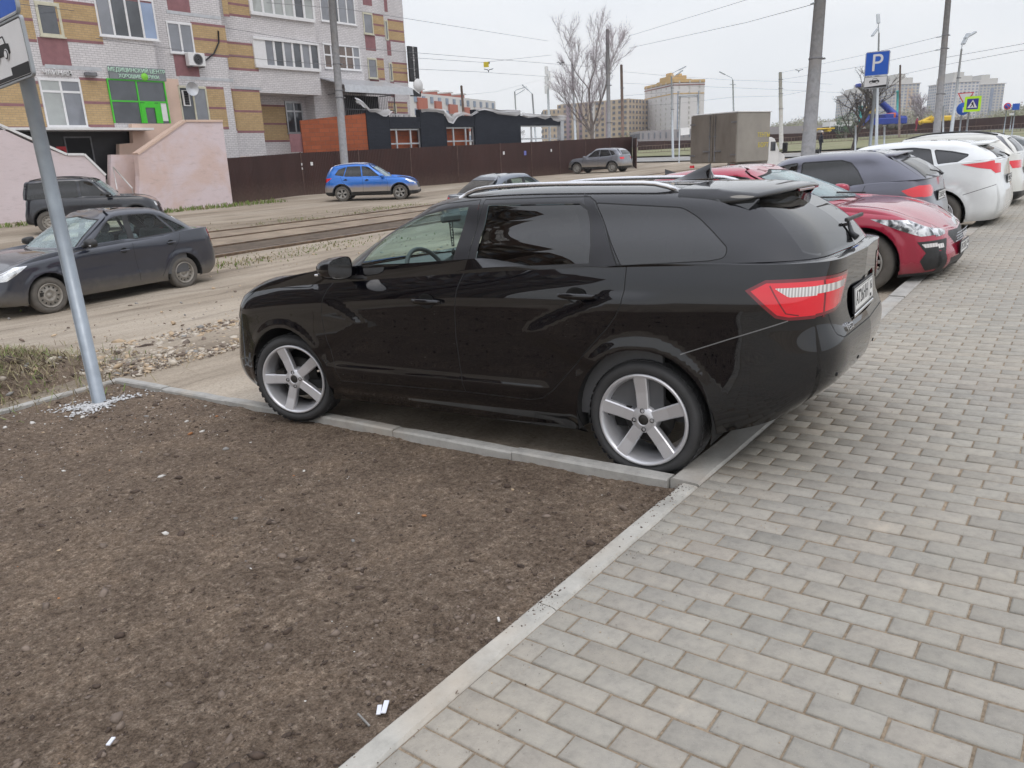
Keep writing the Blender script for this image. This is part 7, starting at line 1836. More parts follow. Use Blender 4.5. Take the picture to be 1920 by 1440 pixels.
# billboard frame
def bill(r, L_):
    m = MB()
    for a, b in (((1274, 180), (1308, 178)), ((1308, 178), (1308, 215)), ((1275, 182), (1309, 181))): m.tube([L_(at(*a, 62)), L_(at(*b, 62))], .045, 0, 5)
    m.build('frame', M['lamp_grey'], r); k = MB(); k.add([L_(at(1276, 240, 62)), L_(at(1293, 239, 62)), L_(at(1293, 252, 62)), L_(at(1276, 254, 62))], [[0, 1, 2, 3]], 0); k.build('board', M['white_metal'], r)
pole('banner_frame', (1273, 312), (1275, 180), 62, .05, .05, 'lamp_grey', 'thin square steel frame with a small white board left of the box truck', 'frame', extra=bill)
def wire(px, label, r=.010, sag=0.):
    P = [at(x, y, D) for x, y, D in px]; pts = []
    for a, b in zip(P[:-1], P[1:]):
        for t in np.linspace(0, 1, 13)[:-1]: pts.append(a*(1-t)+b*t-np.array([0, 0, sag*4*t*(1-t)]))
    pts.append(P[-1]); m = MB(); m.tube(pts, r, 0, 4, smooth=False); o = m.build('overhead_wire', M['grille_iron'], None)
    return tag(o, label, 'wire', 'overhead wires above the tram track')
for i, (px, lb) in enumerate((
    ([(-40, -2, 26), (218, 30, 34), (352, 40, 37), (622, 86, 38)], 'upper cable crossing the block front from the top left corner'),
    ([(180, 72, 30), (363, 97, 36), (500, 112, 38), (626, 122, 38)], 'lower cable crossing the block front above the shop sign'),
    ([(500, 5, 36), (650, 17, 38), (1028, 77, 60)], 'long wire from the block to the bare tree, highest in the sky'),
    ([(626, 86, 38), (770, 98, 44), (940, 112, 50), (1140, 128, 58)], 'dark wire under the highest one, between two concrete poles'),
    ([(634, 121, 38), (774, 129, 44), (900, 135, 50), (1075, 147, 70)], 'dark wire passing just under the yellow hanging plate'),
    ([(770, 108, 45), (905, 117, 50), (1035, 103, 60)], 'thin wire from which the yellow plate hangs'),
    ([(1178, 68, 60), (1405, -2, 40)], 'wire rising to the top edge right of the tree, upper one'),
    ([(1180, 90, 60), (1400, 42, 40), (1532, 6, 26)], 'wire rising to the thickest concrete pole'),
    ([(1165, 134, 75), (1260, 143, 73), (1370, 150, 84), (1464, 153, 82), (1560, 158, 90)], 'upper of the two long wires over the box truck'),
    ([(1168, 156, 75), (1260, 160, 73), (1460, 168, 82), (1600, 175, 90)], 'lower of the two long wires over the box truck'),
    ([(1466, 136, 82), (1620, 103, 60), (1756, 70, 42)], 'wire from the whitish pole up to the tall pole, upper one'),
    ([(1466, 149, 82), (1620, 124, 60), (1756, 94, 42)], 'wire from the whitish pole up to the tall pole, lower one'),
    ([(1165, 200, 75), (1262, 195, 73), (1375, 182, 85), (1464, 180, 82), (1540, 165, 80)], 'low wire behind the white tower'),
    ([(1772, 108, 42), (1930, 80, 36)], 'wire leaving the right edge above the crossing sign, upper one'), ([(1690, 140, 60), (1790, 118, 46), (1930, 92, 38)], 'wire leaving the right edge above the crossing sign, lower one'),
    ([(1026, 146, 130), (930, 172, 100), (868, 178, 70)], 'thin wire from the mast to the short brown pole'), ([(1168, 180, 75), (1260, 172, 73)], 'short wire between the brown pole and the double lamp'))):
    wire(px, lb)
M['yellow_plate'] = simple('yellow_plate', (.62, .50, .03), .5, var=.05)
m = MB(); c = at(911.5, 121, 50); m.box(c, (.34, .03, .33), 0, np.array([_n(CR[0]*[1, 1, 0]), [-_n(CR[0]*[1, 1, 0])[1], _n(CR[0]*[1, 1, 0])[0], 0], [0, 0, 1.]]))
m.box(c+np.array([-.16, -.12, .1]), (.06, .06, .12), 1); tag(m.build('hanging_plate', [M['yellow_plate'], M['ink']], None), 'small yellow square plate hanging from a wire in the sky', 'plate')
for (x, y, D, lb) in ((916, 131, 50, 'dark wire fitting below the yellow plate'), (1051, 118, 58, 'dark wire fitting at the left edge of the bare tree crown'), (1498, 132, 60, 'small dark fitting on a wire left of the thickest pole')):
    m = MB(); c = at(x, y, D); e = CR[0]; m.tube([c-e*.30+[0, 0, .05], c-e*.05, c+[0, 0, -.14]], .025, 0, 5); m.tube([c+e*.32+[0, 0, .07], c+e*.03, c+[0, 0, -.14]], .025, 0, 5); tag(m.build('wire_fitting', M['ink'], None), lb, 'wire fitting')
# ------------------------------------------------------------------ road signs
M['sign_blue'] = simple('sign_blue', (.012, .10, .50), .35, var=.04); M['sign_white'] = simple('sign_white', (.70, .70, .71), .4, var=.04); M['sign_back'] = simple('sign_back_grey', (.36, .38, .40), .5, metal=.3, var=.08)
M['sign_lime'] = simple('fluorescent_yellow', (.50, .86, .02), .4, var=0); M['sign_red'] = simple('sign_red', (.60, .02, .03), .4, var=0); M['sign_navy'] = simple('sign_navy', (.02, .03, .26), .4, var=0)
def rrect(w, h, r, n=5):
    o = []
    for cx, cy, a in ((w/2-r, h/2-r, 0), (-w/2+r, h/2-r, 90), (-w/2+r, -h/2+r, 180), (w/2-r, -h/2+r, 270)):
        for i in range(n+1): o.append((cx+r*math.cos(R_(a+90*i/n)), cy+r*math.sin(R_(a+90*i/n))))
    return o
def ring_poly(outer, inner): return outer+[outer[0]]+[inner[0]]+inner[::-1]
def sign_face(root, name, c, A, w, h, layers, rim=True):
    """layers: list of (poly, z, material)"""
    m = MB(); m.prism(rrect(w, h, min(w, h)*.07), .012, c-A[2]*.012, A, 0)
    if rim:
        R1, R2 = rrect(w+.012, h+.012, min(w, h)*.08), rrect(w-.012, h-.012, min(w, h)*.06); k = len(R1); V = [c+np.array([a, b, z]) @ A for z in (-.02, .006) for a, b in R1]+[c+np.array([a, b, .006]) @ A for a, b in R2]
        m.add(V, [[i, (i+1) % k, k+(i+1) % k, k+i] for i in range(k)]+[[k+i, k+(i+1) % k, 2*k+(i+1) % k, 2*k+i] for i in range(k)], 0)
    o = m.build(name, M['sign_back'], root)
    for i, (poly, mk) in enumerate(layers):
        f = MB(); f.prism(poly, .0012, c+A[2]*(.0010+.0016*i), A, 0); f.build('face' if i == 0 else 'symbol', M[mk], o)
    return o
def car_symbol(s):
    body = [(-.50, -.10), (-.50, .06), (-.44, .12), (-.22, .15), (-.10, .33), (.26, .33), (.36, .14), (.50, .12), (.52, .04), (.52, -.10), (.42, -.12), (-.40, -.12)]
    glass = [(-.17, .15), (-.07, .29), (.23, .29), (.30, .15)]
    wh = lambda cx, r: [(cx+r*math.cos(a), -.11+r*math.sin(a)) for a in np.linspace(0, 2*math.pi, 17)[:-1]]
    sc = lambda P: [(a*s, b*s) for a, b in P]
    return [(sc(body), 'ink'), (sc(glass), 'sign_white'), (sc(wh(-.30, .135)), 'sign_white'), (sc(wh(.30, .135)), 'sign_white'), (sc(wh(-.30, .11)), 'ink'), (sc(wh(.30, .11)), 'ink'), (sc(wh(-.30, .085)), 'sign_white'), (sc(wh(.30, .085)), 'sign_white')]
def shift(P, dx, dy): return [(a+dx, b+dy) for a, b in P]
def plate_sign(root, c, A, w, h, flip=1):
    lay = [(rrect(w-.02, h-.02, .02), 'ink'), (rrect(w-.034, h-.034, .015), 'sign_white')]
    lay += [([(-w/2+.02, -h/2+.02), (w/2-.02, -h/2+.02), (w/2-.02, -h/2+.10), (w*.02, -h/2+.10), (w*.02, -h/2+.048), (-w/2+.02, -h/2+.048)] if flip > 0 else [(-w/2+.02, -h/2+.02), (w/2-.02, -h/2+.02), (w/2-.02, -h/2+.085), (-w/2+.02, -h/2+.045)], 'ink')]
    for P, mk in car_symbol(w*.42): lay.append((shift(P, -w*.12 if flip > 0 else -w*.06, h*.06), mk))
    return sign_face(root, 'car_plate', c, A, w, h, lay)
def p_sign(root, c, A, w):
    o = sign_face(root, 'parking_plate', c, A, w, w, [(rrect(w-.012, w-.012, .03), 'sign_white'), (rrect(w-.034, w-.034, .02), 'sign_blue')])
    text_obj('letter', 'P', w*1.02, M['sign_white'], frame(c+A[2]*.006+A[1]*(-.0)+A[0]*.0, A[0], A[1], A[2]), o, .001, sx=.98)
    return o
# leaning post at the corner of the soil bed
sgn = empty('parking_sign_post', (5.27, -1.57, -.30)); tag(sgn, 'leaning galvanised post with blue sign and car plate at the corner of the soil bed', 'sign')
sb = np.array([5.27, -1.57, -.30]); st = np.array([5.47, -1.585, 3.35]); ud = _n(st-sb)
m = MB(); m.tube([sb-sb, st-sb], .055, 0, 24); m.build('post', M['zinc'], sgn)
A = np.array([[-1., 0, 0], [0, 0, 0], [0, 1., 0]]); A[1] = _n(ud-A[2]*(ud @ A[2])); A[0] = _n(np.cross(A[1], A[2])); 
if A[0][0] > 0: A[0] *= -1
A = np.array([A[0], A[1], np.cross(A[0], A[1])])
c1 = sb+ud*(2.80)+A[2]*.075; c1 = np.array([5.455, -1.50, 2.505])
plate_sign(sgn, c1-sb, A, .72, .41); p_sign(sgn, c1-sb+A[1]*.575, A, .70)
m = MB(); 
for q in (-.1, .1, .35, .75): m.box(c1-sb+A[1]*q-A[2]*.04, (.14, .03, .07), 0, A)
m.build('bracket', M['sign_back'], sgn)
# blue parking sign beyond the cars
D = 24.5; b = at(1645, 140, D); g0 = np.array([b[0]+.05, b[1], terr(b[0], b[1])]); sg2 = empty('parking_sign_post', tuple(g0)); tag(sg2, 'blue parking sign with white P and car plate above the white hatchback roof', 'sign')
A2 = np.array([[-1., 0, 0], [0, 0, 1.], [0, 1., 0]]); h_ = VPl((b[0]+5, b[1]), (b[0]-5, b[1])); a0, a1, z0, z1 = h_.rect(1622.5, 1667.5, 96, 142); zc = (z0+z1)/2; xc = b[0]
m = MB(); m.tube([np.array([0, -.085, 0]), np.array([.0, -.085, z1-g0[2]-.05])], .05, 0, 14); m.build('post', M['zinc'], sg2)
cc = np.array([hit_plane(1644.5, 119.5, [0, 1, 0], b)[0], b[1], zc])-g0; p_sign(sg2, cc, A2, .72); c3 = cc-np.array([0, 0, .56]); plate_sign(sg2, c3, A2, .70, .35, flip=-1)
# crossing sign, give way sign, round blue sign
def small_post(px, py_top, D, label, rr=.045):
    b = at(px, py_top, D); g = np.array([b[0], b[1], terr(b[0], b[1])]); r = empty('road_sign', tuple(g)); tag(r, label, 'sign'); m = MB(); m.tube([np.zeros(3), b-g], rr, 0, 10); m.build('post', M['zinc'], r); return r, g, b
r_, g_, b_ = small_post(1820, 182, 41, 'square crossing sign with bright yellow border'); c = at(1823.5, 195, 40.9)-g_; o = sign_face(r_, 'crossing_plate', c, A2, .78, .78, [(rrect(.78, .78, .04), 'sign_lime'), (rrect(.54, .54, .01), 'sign_navy'), ([(-.23, -.19), (.23, -.19), (0, .22)], 'sign_white'), ([(-.02, .10), (.03, .10), (.05, .0), (.10, -.16), (.06, -.16), (.01, -.04), (-.07, -.16), (-.11, -.16), (-.03, -.01), (-.07, .02), (-.05, .06)], 'ink')], rim=False)
r_, g_, b_ = small_post(1808, 172, 47, 'white triangular give way sign with red edge behind the crossing sign'); c = at(1810, 184, 46.9)-g_
f = MB(); f.prism([(-.45, .32), (.45, .32), (0, -.46)], .01, c, A2, 0); f.prism([(-.36, .27), (.36, .27), (0, -.36)], .002, c+A2[2]*.011, A2, 1); f.build('triangle', [M['sign_red'], M['sign_white']], r_)
c = at(1806, 204, 46.9)-g_; f = MB(); f.lathe([(0, .006), (.36, .006), (.37, -.004), (0, -.01)], c=c, ax=A2, n=28, m=0); f.box(c+A2[2]*.008+A2[0]*.02-A2[1]*.06, (.09, .30, .004), 1, A2); f.box(c+A2[2]*.008+A2[0]*.12+A2[1]*.05, (.22, .09, .004), 1, A2); f.build('round_plate', [M['sign_blue'], M['sign_white']], r_)
for x, y, D, mk, lb in ((1905, 200, 75, 'sign_blue', 'small blue sign at the far right above the cars'), (1889, 199, 78, 'sign_red', 'small round blue sign with red edge left of the far blue sign'), (1898, 214, 90, 'sign_white', 'small white direction sign at the far right')):
    r_, g_, b_ = small_post(x, y-4, D, lb, .05); c = at(x, y, D-.1)-g_; f = MB()
    if mk == 'sign_red': f.lathe([(0, .012), (.24, .012), (.24, .008)], c=c, ax=A2, n=20, m=1); f.lathe([(.24, .014), (.32, .014), (.33, 0), (0, -.01)], c=c, ax=A2, n=20, m=0); f.box(c+A2[2]*.016, (.5, .07, .004), 0, np.array([_n(A2[0]-A2[1]), _n(A2[0]+A2[1]), A2[2]]))
    else: f.box(c, (.6, .6 if mk != 'sign_white' else .25, .02), 0, A2, .005)
    f.build('plate', [M[mk], M['sign_blue']], r_)
# ------------------------------------------------------------------ box truck
def truck():
    bL = at(1295, 310, 31); bR = at(1380, 310, 29.2); far = at(1437, 306, 33.5)
    h0 = dep(bR)
    y_dir = _n((bR-bL)*[1, 1, 0]); x_dir = np.array([-y_dir[1], y_dir[0], 0]); x_dir = x_dir if x_dir @ (far-bR) > 0 else -x_dir
    Wt = abs(np.linalg.norm((bR-bL)[:2])); zt = at(1386, 211, dep(bR))[2]; gz = terr(bR[0], bR[1]); o = np.array([*((bL+bR)/2)[:2], gz])
    root = empty('box_truck', tuple(o)); tag(root, 'box truck with dirty grey beige body and rear doors, seen beyond the estate car roof', 'truck')
    A = np.array([x_dir, -y_dir if np.cross(x_dir, -y_dir)[2] > 0 else y_dir, [0, 0, 1.]])
    ys = 1 if A[1] @ (bL-bR) > 0 else -1
    P = lambda x, y, z: np.array([x, y, z]) @ A
    H = zt-gz; Lb = 1.95; z0 = .95
    t = NT('dirty_van_body'); v = t.coord('Object'); n = t.noise(t.coord('Object', (1, 1, .35)), 1.6, 6, .65); sp = t.n('ShaderNodeSeparateXYZ'); t.l(v, sp.inputs[0])
    c = t.ramp(n, [(.3, (.135, .115, .095)), (.7, (.215, .19, .165))]); t.set(Base_Color=c, Roughness=.8)
    t2 = simple('grimy_pale_side', (.29, .27, .24), .75, var=.12, sc=1.5)
    m = MB(); m.box(P(Lb/2, 0, (z0+H)/2), (Lb, Wt, H-z0), 0, A, .03); b = m.build('box_body', t2, root)
    m = MB(); m.box(P(Lb/2, 0, H+.015), (Lb+.06, Wt+.06, .05), 0, A, .01); m.build('roof_edge', M['white_metal'], b)
    for s in (1, -1):
        d = MB(); d.box(P(-.03, s*Wt/4, (z0+H)/2), (.05, Wt/2-.03, H-z0-.06), 0, A, .01); do = d.build('rear_door', t.mat, root)
        k = MB(); k.tube([P(-.075, s*.13, z0+.05), P(-.075, s*.13, H-.05)], .018, 0, 6); k.box(P(-.085, s*.28, z0+.45), (.03, .34, .05), 0, A); k.box(P(-.08, s*.13, z0+1.0), (.04, .10, .05), 0, A)
        for z in (z0+.3, H-.35): k.box(P(-.06, s*(Wt/2-.12), z), (.03, .26, .05), 0, A)
        k.build('latch', M['grille_iron'], do)
    m = MB(); m.box(P(Lb/2+.8, 0, .65), (Lb+1.3, .8, .25), 0, A); m.build('chassis', M['well'], root)
    m = MB(); V = [P(Lb+.1, s*1.0, z) for s in (1, -1) for z in ()]
    prof = [(Lb+.12, .5), (Lb+.12, 1.75), (Lb+.3, 1.85), (Lb+.5, 1.78), (Lb+.85, 1.3), (Lb+1.2, 1.12), (Lb+1.25, .5)]
    k = len(prof); V = [P(x, -1.0, z) for x, z in prof]+[P(x, 1.0, z) for x, z in prof]
    m.add(V, [list(range(k)), list(range(k, 2*k))[::-1]]+[[i, k+i, k+(i+1) % k, (i+1) % k] for i in range(k)], 0); cb = m.build('cab', M['white_metal'], root)
    w = MB(); w.box(P(Lb+.42, 0, 1.5), (.3, 2.03, .35), 0, A); w.build('window', M['pane'], cb)
    for s in (1, -1):
        q = MB(); q.box(P(Lb+.85, s*1.25, 1.45), (.10, .22, .36), 0, A, .03); q.tube([P(Lb+.85, s*1.0, 1.3), P(Lb+.85, s*1.25, 1.35)], .02); q.build('mirror', M['blkplastic'], cb)
        for x in (.7, Lb+.7):
            w = MB(); w.lathe([(.20, 0), (.35, 0), (.36, -.2), (.20, -.2)], c=P(x, s*1.0, .36), ax=np.array([A[0], A[2], A[1]*s]), n=20, close=True); w.build('wheel', M['tyre_dusty'], root)
    w = MB(); w.box(P(-.05, -ys*(Wt/2-.12), z0-.12), (.05, .2, .10), 0, A); w.box(P(-.05, ys*(Wt/2-.12), z0-.12), (.05, .2, .10), 0, A); tag(w.build('tail_lamp', M['lens_red'], root))
    side = -ys; so = P(Lb*.80, side*(Wt/2+.004), H-.85); ex, ez = (A[0], A[1]*side); e1 = ex if np.cross(ex, [0, 0, 1.]) @ ez > 0 else -ex
    text_obj('lettering', 'ТЕНТЫ', .22, M['yellow_plate'], frame(so, e1, (0, 0, 1), ez), b, .003); text_obj('lettering', 'БОРТ', .24, M['yellow_plate'], frame(so-np.array([0, 0, .38]), e1, (0, 0, 1), ez), b, .003)
truck()
# ------------------------------------------------------------------ person walking by the pole
def person(px, py, D, label):
    b = at(px, py, D); g = np.array([b[0], b[1], b[2]]); root_z = b[2]
    fx = CR[0]*[1, 1, 0]; fx = _n(fx); fy = np.array([-fx[1], fx[0], 0])           # fx walking direction (image right)
    J = {0: (0, 0, .92), 1: (.01, 0, 1.12), 2: (.03, 0, 1.38), 3: (.035, 0, 1.50), 4: (.05, 0, 1.60), 5: (.055, 0, 1.70), 6: (.0, .09, .90), 7: (.10, .09, .50), 8: (.06, .09, .09), 9: (.20, .09, .03),
         10: (0, -.09, .90), 11: (-.02, -.09, .50), 12: (-.18, -.09, .13), 13: (-.06, -.09, .03), 14: (.02, .18, 1.36), 15: (-.06, .23, 1.10), 16: (.08, .22, .88), 17: (.02, -.18, 1.36), 18: (.02, -.23, 1.10), 19: (.12, -.20, .88)}
    E = [(0, 1), (1, 2), (2, 3), (3, 4), (4, 5), (0, 6), (6, 7), (7, 8), (8, 9), (0, 10), (10, 11), (11, 12), (12, 13), (2, 14), (14, 15), (15, 16), (2, 17), (17, 18), (18, 19)]
    Rd = [.15, .15, .16, .055, .09, .085, .10, .07, .05, .04, .10, .07, .05, .04, .075, .06, .045, .075, .06, .045]
    me = bpy.data.meshes.new('person'); me.from_pydata([tuple(fx*a+fy*b_+np.array([0, 0, c])) for a, b_, c in J.values()], E, []); me.materials.append(simple('dark_coat', (.018, .02, .03), .8, var=.2))
    o = link(bpy.data.objects.new('person', me)); o.location = tuple(g)
    md = o.modifiers.new('s', 'SKIN'); 
    for i, sv in enumerate(me.skin_vertices[0].data): sv.radius = (Rd[i], Rd[i]); sv.use_root = (i == 0)
    o.modifiers.new('u', 'SUBSURF').render_levels = 2; o.modifiers[-1].levels = 2
    tag(o, label, 'person')
    h = MB(); c = fx*.055+np.array([0, 0, 1.665]); h.lathe([(0, .115), (.06, .10), (.098, .05), (.10, 0), (.085, -.03)], c=c+[0, 0, .02], n=14); h.build('hat', simple('cream_knit_hat', (.60, .56, .50), .9, var=.1), o)
    f = MB(); f.lathe([(0, .09), (.05, .08), (.078, .03), (.075, -.03), (.05, -.09), (0, -.11)], c=c+fx*.028+[0, 0, -.06], n=12); f.build('face', simple('skin', (.50, .32, .24), .6, var=.05), o)
    return o
pg = person(1537, 290, 60, 'person in a dark coat and pale hat walking beside the thick pole')
m = MB(); c = at(1531, 287, 59.8); m.box(c+[0, 0, .13], (.42, .25, .30), 0, bevel=.06); m.tube([c+[0, 0, .28], c+[-.02, .02, .42], c+[-.1, 0, .28]], .015); tag(m.build('bag', M['ink'], None), 'black bag held low beside the walking person', 'bag')
# ------------------------------------------------------------------ bare trees
M['bark'] = simple('grey_bark', (.23, .20, .185), .9, var=.25, sc=3); M['twig'] = simple('lilac_twigs', (.46, .41, .44), .9, var=.15, sc=1); M['bark_dark'] = simple('dark_bark', (.075, .062, .055), .9, var=.25, sc=3)
def bare_tree(base, H, spread, seed, label, name='bare_tree', bark='bark', twig='twig', depth=5, r0=.22, fork=.35, up=.55, ntw=3, group=None, lean=(0, 0), tw=.011, taper=.62):
    rs = np.random.default_rng(seed); root = empty(name, tuple(base)); tag(root, label, 'tree', group); T = MB(); V = []; F = []
    def twigs(p, d, L_, n):
        for _ in range(n):
            q = p; dd = _n(d+rs.normal(0, .38, 3)+[0, 0, .15]); l = L_*rs.uniform(.5, 1.2); s = np.cross(dd, rs.normal(0, 1, 3)); s = _n(s)*tw
            for k in range(2):
                e = q+dd*l/2; b = len(V); V.extend([q-s, q+s, e+s*.5, e-s*.5]); F.append([b, b+1, b+2, b+3]); s2 = _n(np.cross(dd, s))*tw; b = len(V); V.extend([q-s2, q+s2, e+s2*.5, e-s2*.5]); F.append([b, b+1, b+2, b+3])
                for _k in range(2):
                    d3 = _n(dd+rs.normal(0, .55, 3)+[0, 0, .1]); e3 = e+d3*l*.5; b = len(V); V.extend([e-s*.6, e+s*.6, e3]); F.append([b, b+1, b+2])
                q = e; dd = _n(dd+rs.normal(0, .25, 3))
    def grow(p, d, L_, r, k):
        pts = [p]; dd = d; n = 4
        for i in range(n): dd = _n(dd+rs.normal(0, .10, 3)+np.array([0, 0, .05])); pts.append(pts[-1]+dd*L_/n)
        T.tube(pts, [r*(1-.35*i/n) for i in range(n+1)], 0, 8 if k == 0 else (5 if k < 3 else 3), cap=False)
        if k >= 2:
            for q in pts[1:]: twigs(q, dd, L_*.55, ntw)
        if k >= depth: return
        nb = 2 if k < 2 else (3 if rs.random() < .6 else 2)
        for i in range(nb+ (1 if k == 0 else 0)):
            a = rs.uniform(0, 6.283); sp_ = spread*(1 if i else .45)*rs.uniform(.6, 1.2); side = np.array([math.cos(a), math.sin(a), 0])
            grow(pts[-1] if i < 2 else pts[-2], _n(dd*(1-sp_*.5)+side*sp_+[0, 0, up*.3]), L_*rs.uniform(.68, .86), r*taper, k+1)
        if k < 3:
            for q in pts[2:4]: a = rs.uniform(0, 6.283); grow(q, _n(dd*.6+np.array([math.cos(a), math.sin(a), .3])*spread*1.4), L_*.6, r*.40, k+2)
    grow(np.zeros(3), _n(np.array([lean[0], lean[1], 1.])), H*fork, r0, 0)
    t = T.build('trunk', M[bark], root); c = raw_mesh('crown', V, F, M[twig], None, root)
    zs = [v[2] for v in V]; sc = H/max(zs); root.scale = (sc, sc, sc)
    return root
def tree_at(px, py, ytop, D, **k):
    b = at(px, py, D); z = terr(b[0], b[1]); t = at(px, ytop, D); return bare_tree((b[0], b[1], z-.1), t[2]-z, **k)
tree_at(1112, 272, 6, 62, spread=.52, seed=9, label='big bare poplar tree with lilac twigs rising behind the brown fence', depth=5, r0=.17, fork=.24, ntw=3, tw=.0065, taper=.52)
tree_at(1601, 262, 118, 70, spread=.85, seed=11, label='gnarled dark bare tree leaning in front of the blue crane', bark='bark_dark', twig='bark_dark', depth=5, r0=.26, fork=.30, ntw=1, lean=(-.15, -.1))
tree_at(1735, 235, 168, 120, spread=.6, seed=21, label='reddish bare tree between the two grey towers', depth=4, r0=.16, ntw=4, tw=.02)
M['crown_grey'] = simple('hazy_branches', (.33, .30, .27), 1., var=.2, sc=.3); M['crown_green'] = simple('budding_branches', (.30, .31, .20), 1., var=.2, sc=.3); M['fir'] = simple('dark_fir_needles', (.10, .15, .09), 1., var=.3, sc=.6)
def puff(name, centers, mats, w, seed, n=420, leaf=.5):
    rs = np.random.default_rng(seed); V = []; mi = []
    for (c, r, h, m_) in centers:
        k = int(n*r*h/12); u = rs.normal(0, 1, (k, 3)); u /= np.linalg.norm(u, axis=1)[:, None]; rad = rs.uniform(.35, 1.05, k)**.6
        lump = 1+.28*np.sin(u[:, 0]*5+c[0])*np.sin(u[:, 2]*6+c[1])
        p = np.array(c)+u*(rad*lump)[:, None]*[r, r, h/2]+[0, 0, h/2]
        for q in p:
            a, b = rs.normal(0, leaf, 3), rs.normal(0, leaf*.6, 3); V += [q, q+a*.5+[0, 0, leaf*.6], q+b*.5]
        mi += [m_]*k
    F = np.arange(len(V)).reshape(-1, 3); return raw_mesh(name, V, F, mats, mi)
fw = []
rs = np.random.default_rng(5)
for i in range(34):
    x = 1445+i*4.2+rs.uniform(-2, 2); D = rs.uniform(170, 230); b = at(x, 262, D); hpx = np.interp(x, [1445, 1500, 1560, 1620], [30, 40, 36, 46]); fw.append(((b[0], b[1], terr(b[0], b[1])-1), rs.uniform(4, 6), hpx*D/1430*rs.uniform(.8, 1.1), int(rs.random() < .35)))
for i in range(60):
    x = 1655+i*4.6+rs.uniform(-2, 2); D = rs.uniform(150, 230); b = at(x, 250, D); hpx = np.interp(x, [1655, 1700, 1760, 1830, 1870, 1930], [34, 58, 50, 30, 46, 62]); fw.append(((b[0], b[1], terr(b[0], b[1])-2), rs.uniform(4, 6.5), hpx*D/1430*rs.uniform(.75, 1.1), int(rs.random() < .3)))
for i in range(12):
    x = 1168+i*5+rs.uniform(-2, 2); D = rs.uniform(150, 190); b = at(x, 262, D); fw.append(((b[0], b[1], terr(b[0], b[1])-1), rs.uniform(3.5, 5), np.interp(x, [1168, 1195, 1240], [46, 40, 18])*D/1430*rs.uniform(.8, 1.1), int(rs.random() < .5)))
for i in range(10):
    x = 1240+i*7; D = 190; b = at(x, 262, D); fw.append(((b[0], b[1], terr(b[0], b[1])-1), 3, 2.2, 0))
tag(puff('far_wood', fw, [M['crown_grey'], M['crown_green']], None, 3, n=520, leaf=.42), kind='stuff')
for x, y, h, D, lb in ((1586, 250, 46, 110, 'dark green fir behind the lawn, left of the gnarled tree'),):
    b = at(x, y, D); r_ = empty('fir_tree', (b[0], b[1], terr(b[0], b[1]))); tag(r_, lb, 'tree'); o = puff('crown', [((0, 0, .2), 1.8, h*D/1430, 0)], [M['fir']], None, 8, n=1500, leaf=.3); o.parent = r_; m = MB(); m.tube([(0, 0, 0), (0, 0, 1.5)], .15, 0, 7); m.build('trunk', M['bark'], r_)
# ------------------------------------------------------------------ far buildings
def far_wall_mat(name, c1, c2, ww=3.2, hh=2.9, wcol=(.12, .13, .15), fr=(.36, .42), warm=None, rot=0.):
    t = NT(name); tc_ = t.n('ShaderNodeTexCoord'); sp = t.n('ShaderNodeSeparateXYZ'); t.l(tc_.outputs['Object'], sp.inputs[0])
    u = t.math('ADD', t.math('MULTIPLY', sp.outputs[0], math.cos(rot)), t.math('MULTIPLY', sp.outputs[1], math.sin(rot)))
    n = t.noise(t.coord('Object'), .3, 4); c = t.ramp(n, [(.35, c1), (.65, c2)]); t.set(Base_Color=c, Roughness=.9); return t.mat
def tower(name, px0, px1, ytop, ybase, D, depth, wallm, label, yaw=0., floors=None, cols=5, bands=None, roof=None, win='pane', flat=False, side_px=None, wfrac=.5):
    """block whose camera-facing front spans px0..px1; returns root, frame helpers"""
    c0 = at(px0, ybase, D); c1 = at(px1, ybase, D*(1+yaw)); zt = at((px0+px1)/2, ytop, D*(1+yaw/2))[2]
    gz = min(terr(c0[0], c0[1]), 6)-1; p = VPl(c0, c1); W_t = p.L; Hh = zt-gz; o = np.array([c0[0], c0[1], gz]); root = empty(name, tuple(o)); tag(root, label, 'building')
    A = np.array([p.u, -p.n, [0, 0, 1.]]) ; P = lambda a, n, z: p.u*a+p.n*n+np.array([0, 0, z])
    m = MB(); m.box(P(W_t/2, -depth/2, Hh/2), (W_t, depth, Hh), 0, A); fl = floors or int(Hh/2.9); fh = Hh/fl
    m.build('wall', M[wallm], root)
    if bands:
        for (f0, f1, mk, a0, a1) in bands:
            q = MB(); q.box(P(W_t*(a0+a1)/2, -depth/2, Hh*(f0+f1)/2), (W_t*(a1-a0)+.12, depth+.12, Hh*(f1-f0)), 0, A); q.build('band', M[mk], root)
    g = MB(); ww = W_t/cols
    for i in range(fl):
        for j in range(cols): g.box(P((j+.5)*ww, .03, (i+.55)*fh), (ww*wfrac, .22, fh*.5), 0, A)
    for i in range(fl):
        for j in range(max(2, int(depth/ww))):
            for s in (0, 1): g.box(P(W_t*s, -(j+.5)*depth/max(2, int(depth/ww)), (i+.55)*fh), (.22, ww*wfrac, fh*.5), 0, A)
    tag(g.build('windows', M[win], root), kind='stuff')
    if roof: roof(root, P, W_t, Hh, depth, A)
    return root, P, W_t, Hh, A
M['far_white'] = simple('far_white_brick', (.62, .60, .60), .9, var=.05, sc=.3); M['far_yellow'] = simple('far_yellow_brick', (.55, .38, .18), .9, var=.08, sc=.3); M['far_brown'] = simple('far_brown_band', (.25, .13, .12), .9, var=.05)
